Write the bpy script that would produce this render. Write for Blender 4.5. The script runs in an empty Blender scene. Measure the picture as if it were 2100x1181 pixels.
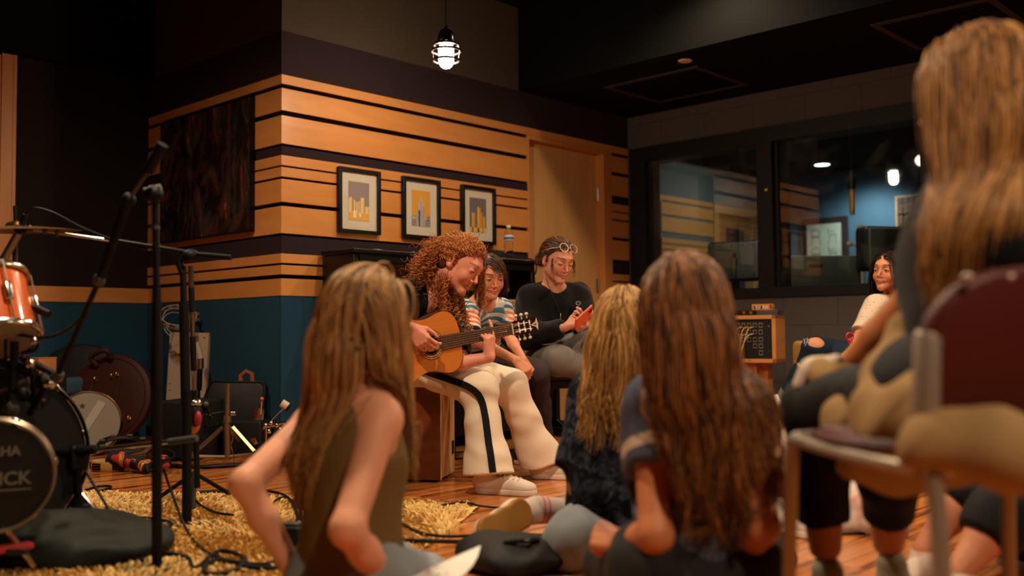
import bpy, math, random
import numpy as np
from math import pi, sin, cos, radians
from mathutils import Vector, Matrix
random.seed(7)
S = bpy.context.scene
COL = S.collection

# ------------------------------------------------------------------ camera
FPX = 2010.0
CAM = np.array([-3.0618, -4.6444, 0.6533])
RIGHT = np.array([0.68653, -0.72705, -0.00869])
UP = np.array([-0.02764, -0.03804, 0.99889])
FWD = np.array([0.72658, 0.68553, 0.04621])
cd = bpy.data.cameras.new('camera')
cam = bpy.data.objects.new('camera', cd)
COL.objects.link(cam)
cam.matrix_world = Matrix(((RIGHT[0], UP[0], -FWD[0], CAM[0]), (RIGHT[1], UP[1], -FWD[1], CAM[1]),
                           (RIGHT[2], UP[2], -FWD[2], CAM[2]), (0, 0, 0, 1)))
cd.sensor_width = 36.0
cd.lens = 36.0 * FPX / 2100
cd.clip_start = 0.05
cd.dof.use_dof = True
cd.dof.focus_distance = 4.45
cd.dof.aperture_fstop = 1.5
S.camera = cam

# ------------------------------------------------------------------ world, exposure
w = bpy.data.worlds.new('world'); S.world = w; w.use_nodes = True
w.node_tree.nodes['Background'].inputs[0].default_value = (0.9, 0.75, 0.6, 1)
w.node_tree.nodes['Background'].inputs[1].default_value = 0.004
S.view_settings.view_transform = 'Standard'
S.view_settings.look = 'None'
S.view_settings.gamma = 1.0
S.view_settings.use_curve_mapping = False
S.view_settings.exposure = 0.42

def point_light(name, loc, power, color, size=0.06, kind='POINT', rot=None, spot=None, blend=0.6):
    l = bpy.data.lights.new(name, kind); l.energy = power; l.color = color
    if kind == 'AREA': l.size = size
    else: l.shadow_soft_size = size
    if spot: l.spot_size = radians(spot); l.spot_blend = blend
    o = bpy.data.objects.new(name, l); COL.objects.link(o); o.location = loc
    if rot is not None:
        d = Vector(rot) - Vector(loc)
        o.rotation_euler = d.to_track_quat('-Z', 'Y').to_euler()
    return o

def P(px, py, F):
    """the world point at depth F (metres along the camera axis) behind pixel px, py"""
    return CAM + F * (FWD + RIGHT * (px - 1050) / FPX + UP * (590.5 - py) / FPX)
def G(px, py, z=0.0):
    """the world point where the sight line of a pixel meets the level z"""
    d = FWD + RIGHT * (px - 1050) / FPX + UP * (590.5 - py) / FPX
    return CAM + d * ((z - CAM[2]) / d[2])
def V(r, u, t):
    """a direction: r to the photograph's right, u up, t towards the camera (levelled)"""
    R_ = np.array([RIGHT[0], RIGHT[1], 0]); R_ /= np.linalg.norm(R_)
    F_ = np.array([-R_[1], R_[0], 0])
    v = R_ * r + np.array([0, 0, 1.0]) * u - F_ * t
    return v / np.linalg.norm(v)
def nrm(v):
    v = np.asarray(v, float); return v / max(1e-9, np.linalg.norm(v))

# warm lights of the hall (only the pendant has a body, built further down)
WARM = (1.0, 0.76, 0.51)
PENDANTS = [(0.42, -0.94, 2.10)]
LAMPS = [((0.42, -0.94, 2.085), 40, 0.035), ((1.45, -3.5, 2.5), 120, 0.05, 165), ((-1.45, -2.5, 2.6), 155, 0.05, 150),
         ((-2.3, -5.3, 2.5), 125, 0.06, 160), ((1.60, -1.75, 2.80), 72, 0.05, 158), ((0.6, -5.6, 2.5), 110, 0.06, 165), ((-1.5, -0.5, 2.55), 70, 0.06, 172)]
# spots outside the frame without fixtures: added fill, one inferred from the prints' shadows
for l_, p_, r_, a_ in LAMPS[1:]: point_light('unseen_spot', l_, p_, WARM, r_, 'SPOT', (l_[0], l_[1], 0), a_, 0.7)

# ------------------------------------------------------------------ materials
def lin(h):
    if isinstance(h, str):
        h = h.lstrip('#'); c = [int(h[i:i + 2], 16) / 255 for i in (0, 2, 4)]
    else: c = h
    return tuple((x / 12.92 if x <= 0.04045 else ((x + 0.055) / 1.055) ** 2.4) for x in c) + (1.0,)
MATS = {}
def mat(name, col='#808080', rough=0.5, metal=0.0, spec=0.5, noise=None, bump=None, trans=0, emit=None, coat=0, sheen=0, sss=0, ior=1.45, alpha=None):
    if name in MATS: return MATS[name]
    m = bpy.data.materials.new(name); m.use_nodes = True; MATS[name] = m
    nt = m.node_tree; b = nt.nodes['Principled BSDF']; L = nt.links
    c = lin(col); b.inputs['Base Color'].default_value = c
    b.inputs['Roughness'].default_value = rough; b.inputs['Metallic'].default_value = metal
    b.inputs['Specular IOR Level'].default_value = spec; b.inputs['IOR'].default_value = ior
    if trans: b.inputs['Transmission Weight'].default_value = trans
    if coat: b.inputs['Coat Weight'].default_value = coat
    if sheen: b.inputs['Sheen Weight'].default_value = sheen; b.inputs['Sheen Roughness'].default_value = 0.5
    if sss:
        b.inputs['Subsurface Weight'].default_value = sss
        b.inputs['Subsurface Radius'].default_value = (0.012, 0.005, 0.003); b.inputs['Subsurface Scale'].default_value = 1.0
    if emit:
        b.inputs['Emission Color'].default_value = lin(emit[0]); b.inputs['Emission Strength'].default_value = emit[1]
    if noise or bump:
        tc = nt.nodes.new('ShaderNodeTexCoord')
    if noise:
        sc, amt = noise[0], noise[1]
        mp = nt.nodes.new('ShaderNodeMapping'); L.new(tc.outputs['Object'], mp.inputs[0])
        mp.inputs['Scale'].default_value = noise[2] if len(noise) > 2 else (1, 1, 1)
        n = nt.nodes.new('ShaderNodeTexNoise'); n.inputs['Scale'].default_value = sc; n.inputs['Detail'].default_value = 5
        L.new(mp.outputs[0], n.inputs[0])
        mx = nt.nodes.new('ShaderNodeMix'); mx.data_type = 'RGBA'
        mx.inputs[6].default_value = tuple(x * (1 - amt) for x in c[:3]) + (1,)
        mx.inputs[7].default_value = tuple(min(1, x * (1 + amt)) for x in c[:3]) + (1,)
        L.new(n.outputs[0], mx.inputs[0]); L.new(mx.outputs[2], b.inputs['Base Color'])
    if bump:
        n2 = nt.nodes.new('ShaderNodeTexNoise'); n2.inputs['Scale'].default_value = bump[0]; n2.inputs['Detail'].default_value = 4
        L.new(tc.outputs['Object'], n2.inputs[0])
        bp = nt.nodes.new('ShaderNodeBump'); bp.inputs['Strength'].default_value = bump[1]; bp.inputs['Distance'].default_value = 0.004
        L.new(n2.outputs[0], bp.inputs['Height']); L.new(bp.outputs[0], b.inputs['Normal'])
    return m
def attr_mat(name, rough=0.6, spec=0.3, sss=0, bump=None, sheen=0, coat=0, aniso=0):
    """colour from the mesh's own colour attribute"""
    if name in MATS: return MATS[name]
    m = mat(name, '#808080', rough, 0, spec, bump=bump, sss=sss, sheen=sheen, coat=coat)
    nt = m.node_tree; a = nt.nodes.new('ShaderNodeAttribute'); a.attribute_name = 'Col'
    nt.links.new(a.outputs['Color'], nt.nodes['Principled BSDF'].inputs['Base Color'])
    return m
def wood(name, light, dark, scale=(1, 1, 1), nscale=6, rough=0.4, contrast=0.5, coat=0.0, fig=0.5):
    if name in MATS: return MATS[name]
    m = mat(name, light, rough, coat=coat); nt = m.node_tree; L = nt.links; b = nt.nodes['Principled BSDF']
    tc = nt.nodes.new('ShaderNodeTexCoord'); mp = nt.nodes.new('ShaderNodeMapping'); mp.inputs['Scale'].default_value = scale
    oi = nt.nodes.new('ShaderNodeObjectInfo')
    L.new(tc.outputs['Object'], mp.inputs[0]); 
    mul = nt.nodes.new('ShaderNodeMath'); mul.operation = 'MULTIPLY'; mul.inputs[1].default_value = 37.0
    L.new(oi.outputs['Random'], mul.inputs[0]); cx = nt.nodes.new('ShaderNodeCombineXYZ')
    for k in range(3): L.new(mul.outputs[0], cx.inputs[k])
    L.new(cx.outputs[0], mp.inputs['Location'])
    n = nt.nodes.new('ShaderNodeTexNoise'); n.inputs['Scale'].default_value = nscale; n.inputs['Detail'].default_value = 7; n.inputs['Distortion'].default_value = fig
    L.new(mp.outputs[0], n.inputs[0])
    r = nt.nodes.new('ShaderNodeValToRGB'); L.new(n.outputs[0], r.inputs[0])
    r.color_ramp.elements[0].position = 0.5 - contrast / 2; r.color_ramp.elements[1].position = 0.5 + contrast / 2
    r.color_ramp.elements[0].color = lin(dark); r.color_ramp.elements[1].color = lin(light)
    L.new(r.outputs[0], b.inputs['Base Color'])
    return m

# ------------------------------------------------------------------ mesh builder
class MB:
    def __init__(s): s.v = []; s.f = []; s.mi = []; s.cur = 0
    def add(s, vs, fs):
        o = len(s.v); s.v.extend([tuple(map(float, q)) for q in vs]); s.f.extend([tuple(i + o for i in f) for f in fs]); s.mi.extend([s.cur] * len(fs)); return s
    def box(s, lo, hi, M=None):
        x0, y0, z0 = lo; x1, y1, z1 = hi
        vs = [(x0, y0, z0), (x1, y0, z0), (x1, y1, z0), (x0, y1, z0), (x0, y0, z1), (x1, y0, z1), (x1, y1, z1), (x0, y1, z1)]
        if M is not None: vs = [tuple(M @ Vector(q)) for q in vs]
        return s.add(vs, [(0, 3, 2, 1), (4, 5, 6, 7), (0, 1, 5, 4), (1, 2, 6, 5), (2, 3, 7, 6), (3, 0, 4, 7)])
    def rbox(s, c, half, r=0.01, M=None, n=3):
        """a box with rounded vertical outline and rounded rims"""
        hx, hy, hz = half; r = min(r, hx * .99, hy * .99, hz * .99); rings = []
        prof = [(r * (1 - cos(a)), r * (1 - sin(a))) for a in [pi / 2 * k / n for k in range(n + 1)]]
        zz = [(-hz + q[1] * 1.0, q[0]) for q in [(r * (1 - sin(a)), r * (1 - cos(a))) for a in [pi / 2 * k / n for k in range(n + 1)]]]
        prof = [(r * (1 - sin(a)), -hz + r * (1 - cos(a))) for a in [pi / 2 * k / n for k in range(n + 1)]]
        prof = prof + [(i, -z) for i, z in reversed(prof)]
        for ins, z in prof:
            ring = []
            for q, (sx, sy) in enumerate(((1, 1), (-1, 1), (-1, -1), (1, -1))):
                for k in range(n + 1):
                    a = pi / 2 * (q + k / n)
                    ring.append((sx * (hx - r) + (r - ins) * cos(a), sy * (hy - r) + (r - ins) * sin(a), z))
            rings.append(ring)
        m = len(rings[0]); vs = [tuple(np.array(p_) + np.array(c)) for rg in rings for p_ in rg]; fs = []
        for i in range(len(rings) - 1):
            for k in range(m): fs.append((i * m + k, i * m + (k + 1) % m, (i + 1) * m + (k + 1) % m, (i + 1) * m + k))
        fs.append(tuple(reversed(range(m)))); fs.append(tuple((len(rings) - 1) * m + k for k in range(m)))
        if M is not None: vs = [tuple(M @ Vector(q)) for q in vs]
        return s.add(vs, fs)
    def rings(s, R, closed=False, caps=True):
        m = len(R[0]); vs = [p_ for rg in R for p_ in rg]; fs = []; n = len(R)
        for i in range(n if closed else n - 1):
            j = (i + 1) % n
            for k in range(m): fs.append((i * m + k, i * m + (k + 1) % m, j * m + (k + 1) % m, j * m + k))
        if caps and not closed: fs.append(tuple(reversed(range(m)))); fs.append(tuple((n - 1) * m + k for k in range(m)))
        return s.add(vs, fs)
    def tube(s, pts, r, n=8, closed=False, caps=True, flat=None):
        pts = [np.array(q, float) for q in pts]; N = len(pts)
        if np.isscalar(r): r = [r] * N
        T = []
        for i in range(N):
            a = pts[(i - 1) % N] if (closed or i) else pts[0]; b = pts[(i + 1) % N] if (closed or i < N - 1) else pts[-1]
            T.append(nrm(b - a))
        u = np.cross(T[0], (0, 0, 1.0)); u = np.cross(T[0], (1.0, 0, 0)) if np.linalg.norm(u) < .1 else u
        if flat is not None: u = np.cross(T[0], flat)
        u = nrm(u); R = []
        for i in range(N):
            u = nrm(u - T[i] * (u @ T[i])); w_ = np.cross(T[i], u)
            ra, rb = (r[i], r[i]) if np.isscalar(r[i]) else r[i]
            R.append([tuple(pts[i] + u * ra * cos(2 * pi * k / n) + w_ * rb * sin(2 * pi * k / n)) for k in range(n)])
        return s.rings(R, closed, caps)
    def cyl(s, a, b, r, r2=None, n=20): return s.tube([a, b], [r, r if r2 is None else r2], n)
    def lathe(s, prof, a=(0, 0, 0), axis=(0, 0, 1), n=32, caps=True):
        ax = nrm(axis); u = np.cross(ax, (1.0, 0, 0)) if abs(ax[0]) < .9 else np.cross(ax, (0, 1.0, 0)); u = nrm(u); w_ = np.cross(ax, u); a = np.array(a, float)
        R = [[tuple(a + ax * h + (u * cos(2 * pi * k / n) + w_ * sin(2 * pi * k / n)) * max(r, 1e-4)) for k in range(n)] for r, h in prof]
        return s.rings(R, False, caps)
    def ring(s, c, axis, R, r, n=32, m=8, flat=None):
        ax = nrm(axis); u = np.cross(ax, (1.0, 0, 0)) if abs(ax[0]) < .9 else np.cross(ax, (0, 1.0, 0)); u = nrm(u); w_ = np.cross(ax, u); c = np.array(c, float)
        ra, rb = (r, r) if np.isscalar(r) else r
        rg = []
        for k in range(n):
            d = u * cos(2 * pi * k / n) + w_ * sin(2 * pi * k / n)
            rg.append([tuple(c + d * (R + ra * cos(2 * pi * j / m)) + ax * rb * sin(2 * pi * j / m)) for j in range(m)])
        return s.rings(rg, True, False)
    def prism(s, poly, h0, h1, M=None):
        n = len(poly); vs = [(x, y, h0) for x, y in poly] + [(x, y, h1) for x, y in poly]
        if M is not None: vs = [tuple(M @ Vector(q)) for q in vs]
        return s.add(vs, [tuple(reversed(range(n))), tuple(range(n, 2 * n))] + [(k, (k + 1) % n, n + (k + 1) % n, n + k) for k in range(n)])
    def ell(s, c, r, M=None, n=16, m=10):
        R = []
        for i in range(m + 1):
            a = -pi / 2 + pi * i / m; cr = max(1e-3, cos(a))
            R.append([(r[0] * cr * cos(2 * pi * k / n), r[1] * cr * sin(2 * pi * k / n), r[2] * sin(a)) for k in range(n)])
        R = [[tuple(np.array((M.to_3x3() @ Vector(q)) if M is not None else q) + np.array(c)) for q in rg] for rg in R]
        return s.rings(R)
    def obj(s, name, mt, parent=None, smooth=35, bevel=0, loc=None):
        me = bpy.data.meshes.new(name)
        vs = s.v
        if loc is not None: vs = [(a - loc[0], b - loc[1], c - loc[2]) for a, b, c in vs]
        me.from_pydata(vs, [], s.f)
        for m_ in (mt if isinstance(mt, (list, tuple)) else [mt]): me.materials.append(m_)
        if isinstance(mt, (list, tuple)): me.polygons.foreach_set('material_index', s.mi)
        me.update(); fix_normals(me)
        if smooth:
            me.shade_smooth(); me.set_sharp_from_angle(angle=radians(smooth))
        o = bpy.data.objects.new(name, me); COL.objects.link(o)
        if loc is not None and parent is None: o.location = loc
        if parent is not None: o.parent = parent
        if bevel:
            bm_ = o.modifiers.new('bevel', 'BEVEL'); bm_.width = bevel; bm_.segments = 2; bm_.limit_method = 'ANGLE'
        return o
import bmesh
def fix_normals(me):
    bm = bmesh.new(); bm.from_mesh(me); bmesh.ops.recalc_face_normals(bm, faces=bm.faces); bm.to_mesh(me); bm.free()
def tag(o, label=None, cat=None, group=None, kind=None):
    if label: o['label'] = label
    if cat: o['category'] = cat
    if group: o['group'] = group
    if kind: o['kind'] = kind
    return o
def thing(name, label, cat, loc=(0, 0, 0), rotz=0.0, group=None, M=None):
    o = bpy.data.objects.new(name, None); COL.objects.link(o); o.empty_display_size = 0.1
    if M is not None: o.matrix_world = M
    else: o.location = tuple(map(float, loc)); o.rotation_euler = (0, 0, rotz)
    return tag(o, label, cat, group)
def dup(root, loc=None, rotz=None, label=None, group=None, M=None):
    r = root.copy(); COL.objects.link(r)
    if M is not None: r.matrix_world = M
    if loc is not None: r.location = tuple(map(float, loc))
    if rotz is not None: r.rotation_euler = (0, 0, rotz)
    if label: r['label'] = label
    if group: r['group'] = group
    for ch in [c for c in bpy.data.objects if c.parent is root]:
        c = ch.copy(); COL.objects.link(c); c.parent = r
        for g in [q for q in bpy.data.objects if q.parent is ch]:
            d = g.copy(); COL.objects.link(d); d.parent = c
    return r
def frame(o, x, z):
    """matrix with local x along x and local z as near to z as possible"""
    x = nrm(x); z = np.asarray(z, float); z = nrm(z - x * (z @ x)); y = np.cross(z, x)
    return Matrix(((x[0], y[0], z[0], o[0]), (x[1], y[1], z[1], o[1]), (x[2], y[2], z[2], o[2]), (0, 0, 0, 1)))
def struct(name, mb, mt, smooth=0, bevel=0):
    return tag(mb.obj(name, mt, None, smooth, bevel), kind='structure')
def text(name, body, size, mt, parent, M, ext=0.001, align='CENTER', bold=0.0):
    c = bpy.data.curves.new(name, 'FONT'); c.body = body; c.size = size; c.extrude = ext; c.align_x = align; c.align_y = 'CENTER'; c.offset = bold
    f = bpy.data.objects.new('tmp_text', c); COL.objects.link(f); bpy.context.view_layer.update()
    me = bpy.data.meshes.new_from_object(f.evaluated_get(bpy.context.evaluated_depsgraph_get())); me.name = name
    bpy.data.objects.remove(f); me.materials.clear(); me.materials.append(mt)
    o = bpy.data.objects.new(name, me); COL.objects.link(o); o.matrix_world = M
    if parent is not None: o.parent = parent
    return o
def bez(pts, n=12):
    """smooth path through points (Catmull-Rom)"""
    p_ = [np.array(q, float) for q in pts]; p_ = [2 * p_[0] - p_[1]] + p_ + [2 * p_[-1] - p_[-2]]; out = []
    for i in range(1, len(p_) - 2):
        for k in range(n):
            t = k / n; a, b, c, d = p_[i - 1:i + 3]
            out.append(0.5 * (2 * b + (c - a) * t + (2 * a - 5 * b + 4 * c - d) * t * t + (3 * b - a - 3 * c + d) * t ** 3))
    out.append(p_[-2]); return out
# ================================================================== the room
m_maple = wood('maple', '#cd8c4e', '#b87536', (1.2, 1.2, 6), 2.2, 0.36, 0.7, fig=0.8)
m_maple_v = wood('maple_upright', '#c98649', '#b27034', (6, 6, 1.0), 2.2, 0.38, 0.7, fig=0.8)
m_birch = wood('door_birch', '#cf9d63', '#b98750', (7, 7, 0.8), 2.4, 0.42, 0.8, fig=1.0)
m_purple = mat('purple_felt', '#2d2226', 0.95, spec=0.1, bump=(300, 0.3))
m_void = mat('dark_reveal', '#0c0a0a', 0.95, spec=0.05)
m_blue = mat('blue_felt', '#234256', 0.95, spec=0.1, bump=(300, 0.3), noise=(5, 0.08))
m_grey = mat('grey_fabric', '#463d34', 0.95, spec=0.1, bump=(250, 0.3), noise=(40, 0.06))
m_black = mat('black_paint', '#0d0d0c', 0.9, spec=0.15)
m_ceil = mat('black_ceiling', '#0b0b0a', 0.95, spec=0.1)
m_dark = mat('brown_black_felt', '#241d19', 0.95, spec=0.1, bump=(300, 0.3))
m_frame = mat('black_frame', '#141312', 0.55, spec=0.3)

def floor_mat():
    m = mat('tigerwood', '#b5652a', 0.24, coat=0.35); nt = m.node_tree; L = nt.links; b = nt.nodes['Principled BSDF']
    b.inputs['Coat Roughness'].default_value = 0.12
    tc = nt.nodes.new('ShaderNodeTexCoord')
    br = nt.nodes.new('ShaderNodeTexBrick'); br.offset = 0.37; br.inputs['Scale'].default_value = 1.0
    br.inputs['Brick Width'].default_value = 1.15; br.inputs['Row Height'].default_value = 0.083
    br.inputs['Mortar Size'].default_value = 0.0016; br.inputs['Color1'].default_value = (0, 0, 0, 1); br.inputs['Color2'].default_value = (1, 1, 1, 1)
    br.inputs['Mortar'].default_value = (0.5, 0.5, 0.5, 1)
    L.new(tc.outputs['Object'], br.inputs[0])
    sep = nt.nodes.new('ShaderNodeSeparateXYZ'); L.new(tc.outputs['Object'], sep.inputs[0])
    off = nt.nodes.new('ShaderNodeMath'); off.operation = 'MULTIPLY_ADD'; off.inputs[1].default_value = 9.0
    L.new(br.outputs[0], off.inputs[0]); L.new(sep.outputs[0], off.inputs[2])
    cb = nt.nodes.new('ShaderNodeCombineXYZ'); L.new(off.outputs[0], cb.inputs[0]); L.new(sep.outputs[1], cb.inputs[1]); L.new(br.outputs[0], cb.inputs[2])
    mp = nt.nodes.new('ShaderNodeMapping'); mp.inputs['Scale'].default_value = (0.7, 11, 6); L.new(cb.outputs[0], mp.inputs[0])
    n = nt.nodes.new('ShaderNodeTexNoise'); n.inputs['Scale'].default_value = 2.0; n.inputs['Detail'].default_value = 5; n.inputs['Distortion'].default_value = 0.3
    L.new(mp.outputs[0], n.inputs[0])
    r = nt.nodes.new('ShaderNodeValToRGB'); L.new(n.outputs[0], r.inputs[0]); e = r.color_ramp.elements
    e[0].position = 0.30; e[0].color = lin('#24120b'); e[1].position = 0.70; e[1].color = lin('#d98f4a')
    q = e.new(0.39); q.color = lin('#8f4c22'); q = e.new(0.47); q.color = lin('#c47838')
    hue = nt.nodes.new('ShaderNodeMix'); hue.data_type = 'RGBA'; hue.blend_type = 'MULTIPLY'; hue.inputs[0].default_value = 0.5
    r2 = nt.nodes.new('ShaderNodeValToRGB'); L.new(br.outputs[0], r2.inputs[0]); r2.color_ramp.elements[0].color = lin('#c99a80'); r2.color_ramp.elements[1].color = (1, 1, 1, 1)
    L.new(r.outputs[0], hue.inputs[6]); L.new(r2.outputs[0], hue.inputs[7])
    mx = nt.nodes.new('ShaderNodeMix'); mx.data_type = 'RGBA'; L.new(br.outputs['Fac'], mx.inputs[0]); L.new(hue.outputs[2], mx.inputs[6]); mx.inputs[7].default_value = lin('#2a140b')
    L.new(mx.outputs[2], b.inputs['Base Color'])
    return m
def block_mat(name, col, off):
    m = mat(name, col, 0.75, spec=0.25); nt = m.node_tree; L = nt.links; b = nt.nodes['Principled BSDF']
    tc = nt.nodes.new('ShaderNodeTexCoord'); sep = nt.nodes.new('ShaderNodeSeparateXYZ'); L.new(tc.outputs['Object'], sep.inputs[0])
    cb = nt.nodes.new('ShaderNodeCombineXYZ'); L.new(sep.outputs[1], cb.inputs[0]); L.new(sep.outputs[2], cb.inputs[1])
    mp = nt.nodes.new('ShaderNodeMapping'); mp.inputs['Location'].default_value = off; L.new(cb.outputs[0], mp.inputs[0])
    br = nt.nodes.new('ShaderNodeTexBrick'); br.inputs['Scale'].default_value = 1; br.inputs['Brick Width'].default_value = 0.4; br.inputs['Row Height'].default_value = 0.2
    br.inputs['Mortar Size'].default_value = 0.0045; br.inputs['Mortar Smooth'].default_value = 0.4; L.new(mp.outputs[0], br.inputs[0])
    c = lin(col); br.inputs['Color1'].default_value = c; br.inputs['Color2'].default_value = tuple(x * 0.93 for x in c[:3]) + (1,); br.inputs['Mortar'].default_value = tuple(x * 0.8 for x in c[:3]) + (1,)
    L.new(br.outputs[0], b.inputs['Base Color'])
    n = nt.nodes.new('ShaderNodeTexNoise'); n.inputs['Scale'].default_value = 160; L.new(tc.outputs['Object'], n.inputs[0])
    ad = nt.nodes.new('ShaderNodeMath'); ad.operation = 'MULTIPLY_ADD'; ad.inputs[1].default_value = -3.0; L.new(br.outputs['Fac'], ad.inputs[0]); L.new(n.outputs[0], ad.inputs[2])
    bp = nt.nodes.new('ShaderNodeBump'); bp.inputs['Strength'].default_value = 0.6; bp.inputs['Distance'].default_value = 0.003; L.new(ad.outputs[0], bp.inputs['Height']); L.new(bp.outputs[0], b.inputs['Normal'])
    return m
def facing(nt, base, amp):
    a = nt.nodes.new('ShaderNodeLayerWeight'); a.inputs[0].default_value = .5
    b = nt.nodes.new('ShaderNodeMath'); b.operation = 'POWER'; b.inputs[1].default_value = 4.0; nt.links.new(a.outputs['Facing'], b.inputs[0])
    c = nt.nodes.new('ShaderNodeMath'); c.operation = 'MULTIPLY_ADD'; c.inputs[1].default_value = amp; c.inputs[2].default_value = base; nt.links.new(b.outputs[0], c.inputs[0]); return c
def glass_pane_mat():
    m = bpy.data.materials.new('studio_glass'); m.use_nodes = True; MATS['studio_glass'] = m; nt = m.node_tree; L = nt.links
    nt.nodes.remove(nt.nodes['Principled BSDF']); out = nt.nodes['Material Output']
    t = nt.nodes.new('ShaderNodeBsdfTransparent'); t.inputs[0].default_value = (0.86, 0.9, 0.88, 1)
    g = nt.nodes.new('ShaderNodeBsdfGlossy'); g.inputs['Roughness'].default_value = 0.015
    d = nt.nodes.new('ShaderNodeBsdfDiffuse'); d.inputs[0].default_value = (0.6, 0.62, 0.6, 1)
    k = facing(nt, .055, .6)
    mx = nt.nodes.new('ShaderNodeMixShader'); L.new(k.outputs[0], mx.inputs[0]); L.new(t.outputs[0], mx.inputs[1]); L.new(g.outputs[0], mx.inputs[2])
    # faint smears on the pane
    tc = nt.nodes.new('ShaderNodeTexCoord'); n = nt.nodes.new('ShaderNodeTexNoise'); n.inputs['Scale'].default_value = 3.5; n.inputs['Detail'].default_value = 6; n.inputs['Distortion'].default_value = 1.5
    L.new(tc.outputs['Object'], n.inputs[0]); r = nt.nodes.new('ShaderNodeMapRange'); r.inputs[1].default_value = 0.5; r.inputs[2].default_value = 0.85; r.inputs[3].default_value = 0.004; r.inputs[4].default_value = 0.06
    L.new(n.outputs[0], r.inputs[0]); m2 = nt.nodes.new('ShaderNodeMixShader'); L.new(r.outputs[0], m2.inputs[0]); L.new(mx.outputs[0], m2.inputs[1]); L.new(d.outputs[0], m2.inputs[2])
    L.new(m2.outputs[0], out.inputs[0])
    return m

XC, YD, ZL, ZH = 3.22, 1.57, 2.36, 2.95      # control-room wall, recess wall, lower and upper ceiling level
struct('floor', MB().box((-7, -9, -0.1), (XC + 0.2, YD + 0.2, 0)), floor_mat())
# slats: (top, bottom)
SL = [(2.112, 2.059), (2.035, 1.909), (1.881, 1.722), (1.657, 1.601), (1.591, 1.537), (1.524, 1.395), (1.372, 1.220), (1.107, 1.055), (1.043, 0.991), (0.968, 0.873)]
DX0, DX1 = 2.035, 3.0
trim_n = [0]
def board(lo, hi, m=None, bevel=0.0015):
    trim_n[0] += 1
    return struct('trim_%d' % trim_n[0], MB().box(lo, hi), m or m_maple, bevel=bevel)
for i, (t, b) in enumerate(SL):
    if i == 0: board((0, 0, b), (XC, 0.018, t))
    else:
        board((0, 0, b), (DX0, 0.018, t)); board((DX1, 0, b), (XC - 0.002, 0.018, t))
    board((0, 0.018, b), (0.018, YD, t))
# purple felt strips between the boards, set back; dark reveals elsewhere
def back(x0, x1, y0, y1, axis):
    pass
struct('wall_center', MB().box((0.018, 0.018, 0), (DX0 + 0.01, 0.2, ZL)).box((DX1 - 0.01, 0.018, 0), (XC + 0.2, 0.2, ZL)).box((DX0 - 0.01, 0.018, 2.055), (DX1 + 0.01, 0.2, ZL)), m_void)
struct('wall_center_side', MB().box((0.018, 0.2, 0), (0.2, YD, ZL)), m_void)
for z0, z1 in ((1.657, 1.722), (1.107, 1.220)):
    h = (z1 - z0)
    for q, (a, b) in enumerate((((0.006, 0.006, z0 + 0.000), (DX0, 0.02, z1 - 0.012)), ((DX1, 0.006, z0), (XC, 0.02, z1 - 0.012)), ((0.006, 0.018, z0), (0.02, YD, z1 - 0.012)))):
        board(a, b, m_purple, 0)
board((0.0, 0.0, 2.112), (XC, 0.02, ZL), m_purple, 0); board((0.0, 0.018, 2.112), (0.02, YD, ZL), m_purple, 0)
board((0.004, 0.004, 0), (DX0, 0.02, 0.873), m_blue, 0); board((DX1, 0.004, 0), (XC, 0.02, 0.873), m_blue, 0); board((0.004, 0.018, 0), (0.02, YD, 0.873), m_blue, 0)
# upper grey panels and ceilings
struct('wall_center_upper', MB().box((0.002, 0.002, ZL), (1.947, 0.2, ZH)).box((0.002, 0.2, ZL), (0.2, YD - 0.09, ZH)), m_grey)
struct('ceiling', MB().box((-7, -9, ZH), (1.95, YD + 0.2, ZH + 0.1)), m_ceil)
struct('ceiling_lower', MB().box((1.947, -9, ZL), (XC + 0.2, 0.0, ZH + 0.1)), m_ceil)
struct('wall_recess', MB().box((-7, YD, 0), (0.2, YD + 0.2, ZL)), m_dark)
struct('wall_recess_upper', MB().box((-7, YD - 0.09, ZL), (0.004, YD + 0.2, ZH)), m_black)
board((-0.845, YD - 0.018, 0.873), (0.0, YD, 0.968)); board((-0.845, YD - 0.012, 0), (0.0, YD, 0.873), m_blue, 0)
board((-0.93, YD - 0.02, 0), (-0.845, YD, 2.36), m_maple_v); board((-0.865, YD - 0.024, 0), (-0.845, YD, 2.36), m_maple_v)
board((-2.3, YD - 0.012, 0.0), (-0.93, YD, 2.35), m_maple_v)
struct('wall_left', MB().box((-7.2, -9, 0), (-7, YD + 0.2, ZH)), m_dark)
struct('wall_back', MB().box((-7.2, -9.2, 0), (XC + 0.2, -9, ZH)), m_dark)
# slatted boards on the unseen back wall, which the control-room glass mirrors
# door
struct('door_1', MB().box((2.05, 0.07, 0.01), (2.905, 0.11, 2.028)), m_birch)
struct('door_frame_1', MB().box((2.035, -0.003, 0), (2.052, 0.15, 2.058)).box((2.898, 0.06, 0), (3.0, 0.15, 2.058)).box((2.9, -0.003, 0), (3.0, 0.07, 2.058)).box((2.052, -0.003, 2.03), (2.9, 0.15, 2.058)), m_maple_v, bevel=0.002)
m_steel = mat('brushed_steel', '#b9b2a6', 0.35, metal=1.0)
for z in (1.72, 1.02, 0.25):
    h = thing('door_hinge', {1.72: 'upper steel hinge on the right edge of the maple door', 1.02: 'middle steel hinge of the maple door, beside the person with the phone', .25: 'lowest steel hinge of the maple door'}[z], 'hinge', (2.893, 0.062, z))
    MB().cyl((0, -.012, -.05), (0, -.012, .05), 0.007, n=10).obj('hinge_pin', m_steel, h)
    MB().box((-.018, -.006, -.05), (0.006, .0, .05)).obj('hinge_leaf', m_steel, h)
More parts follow.
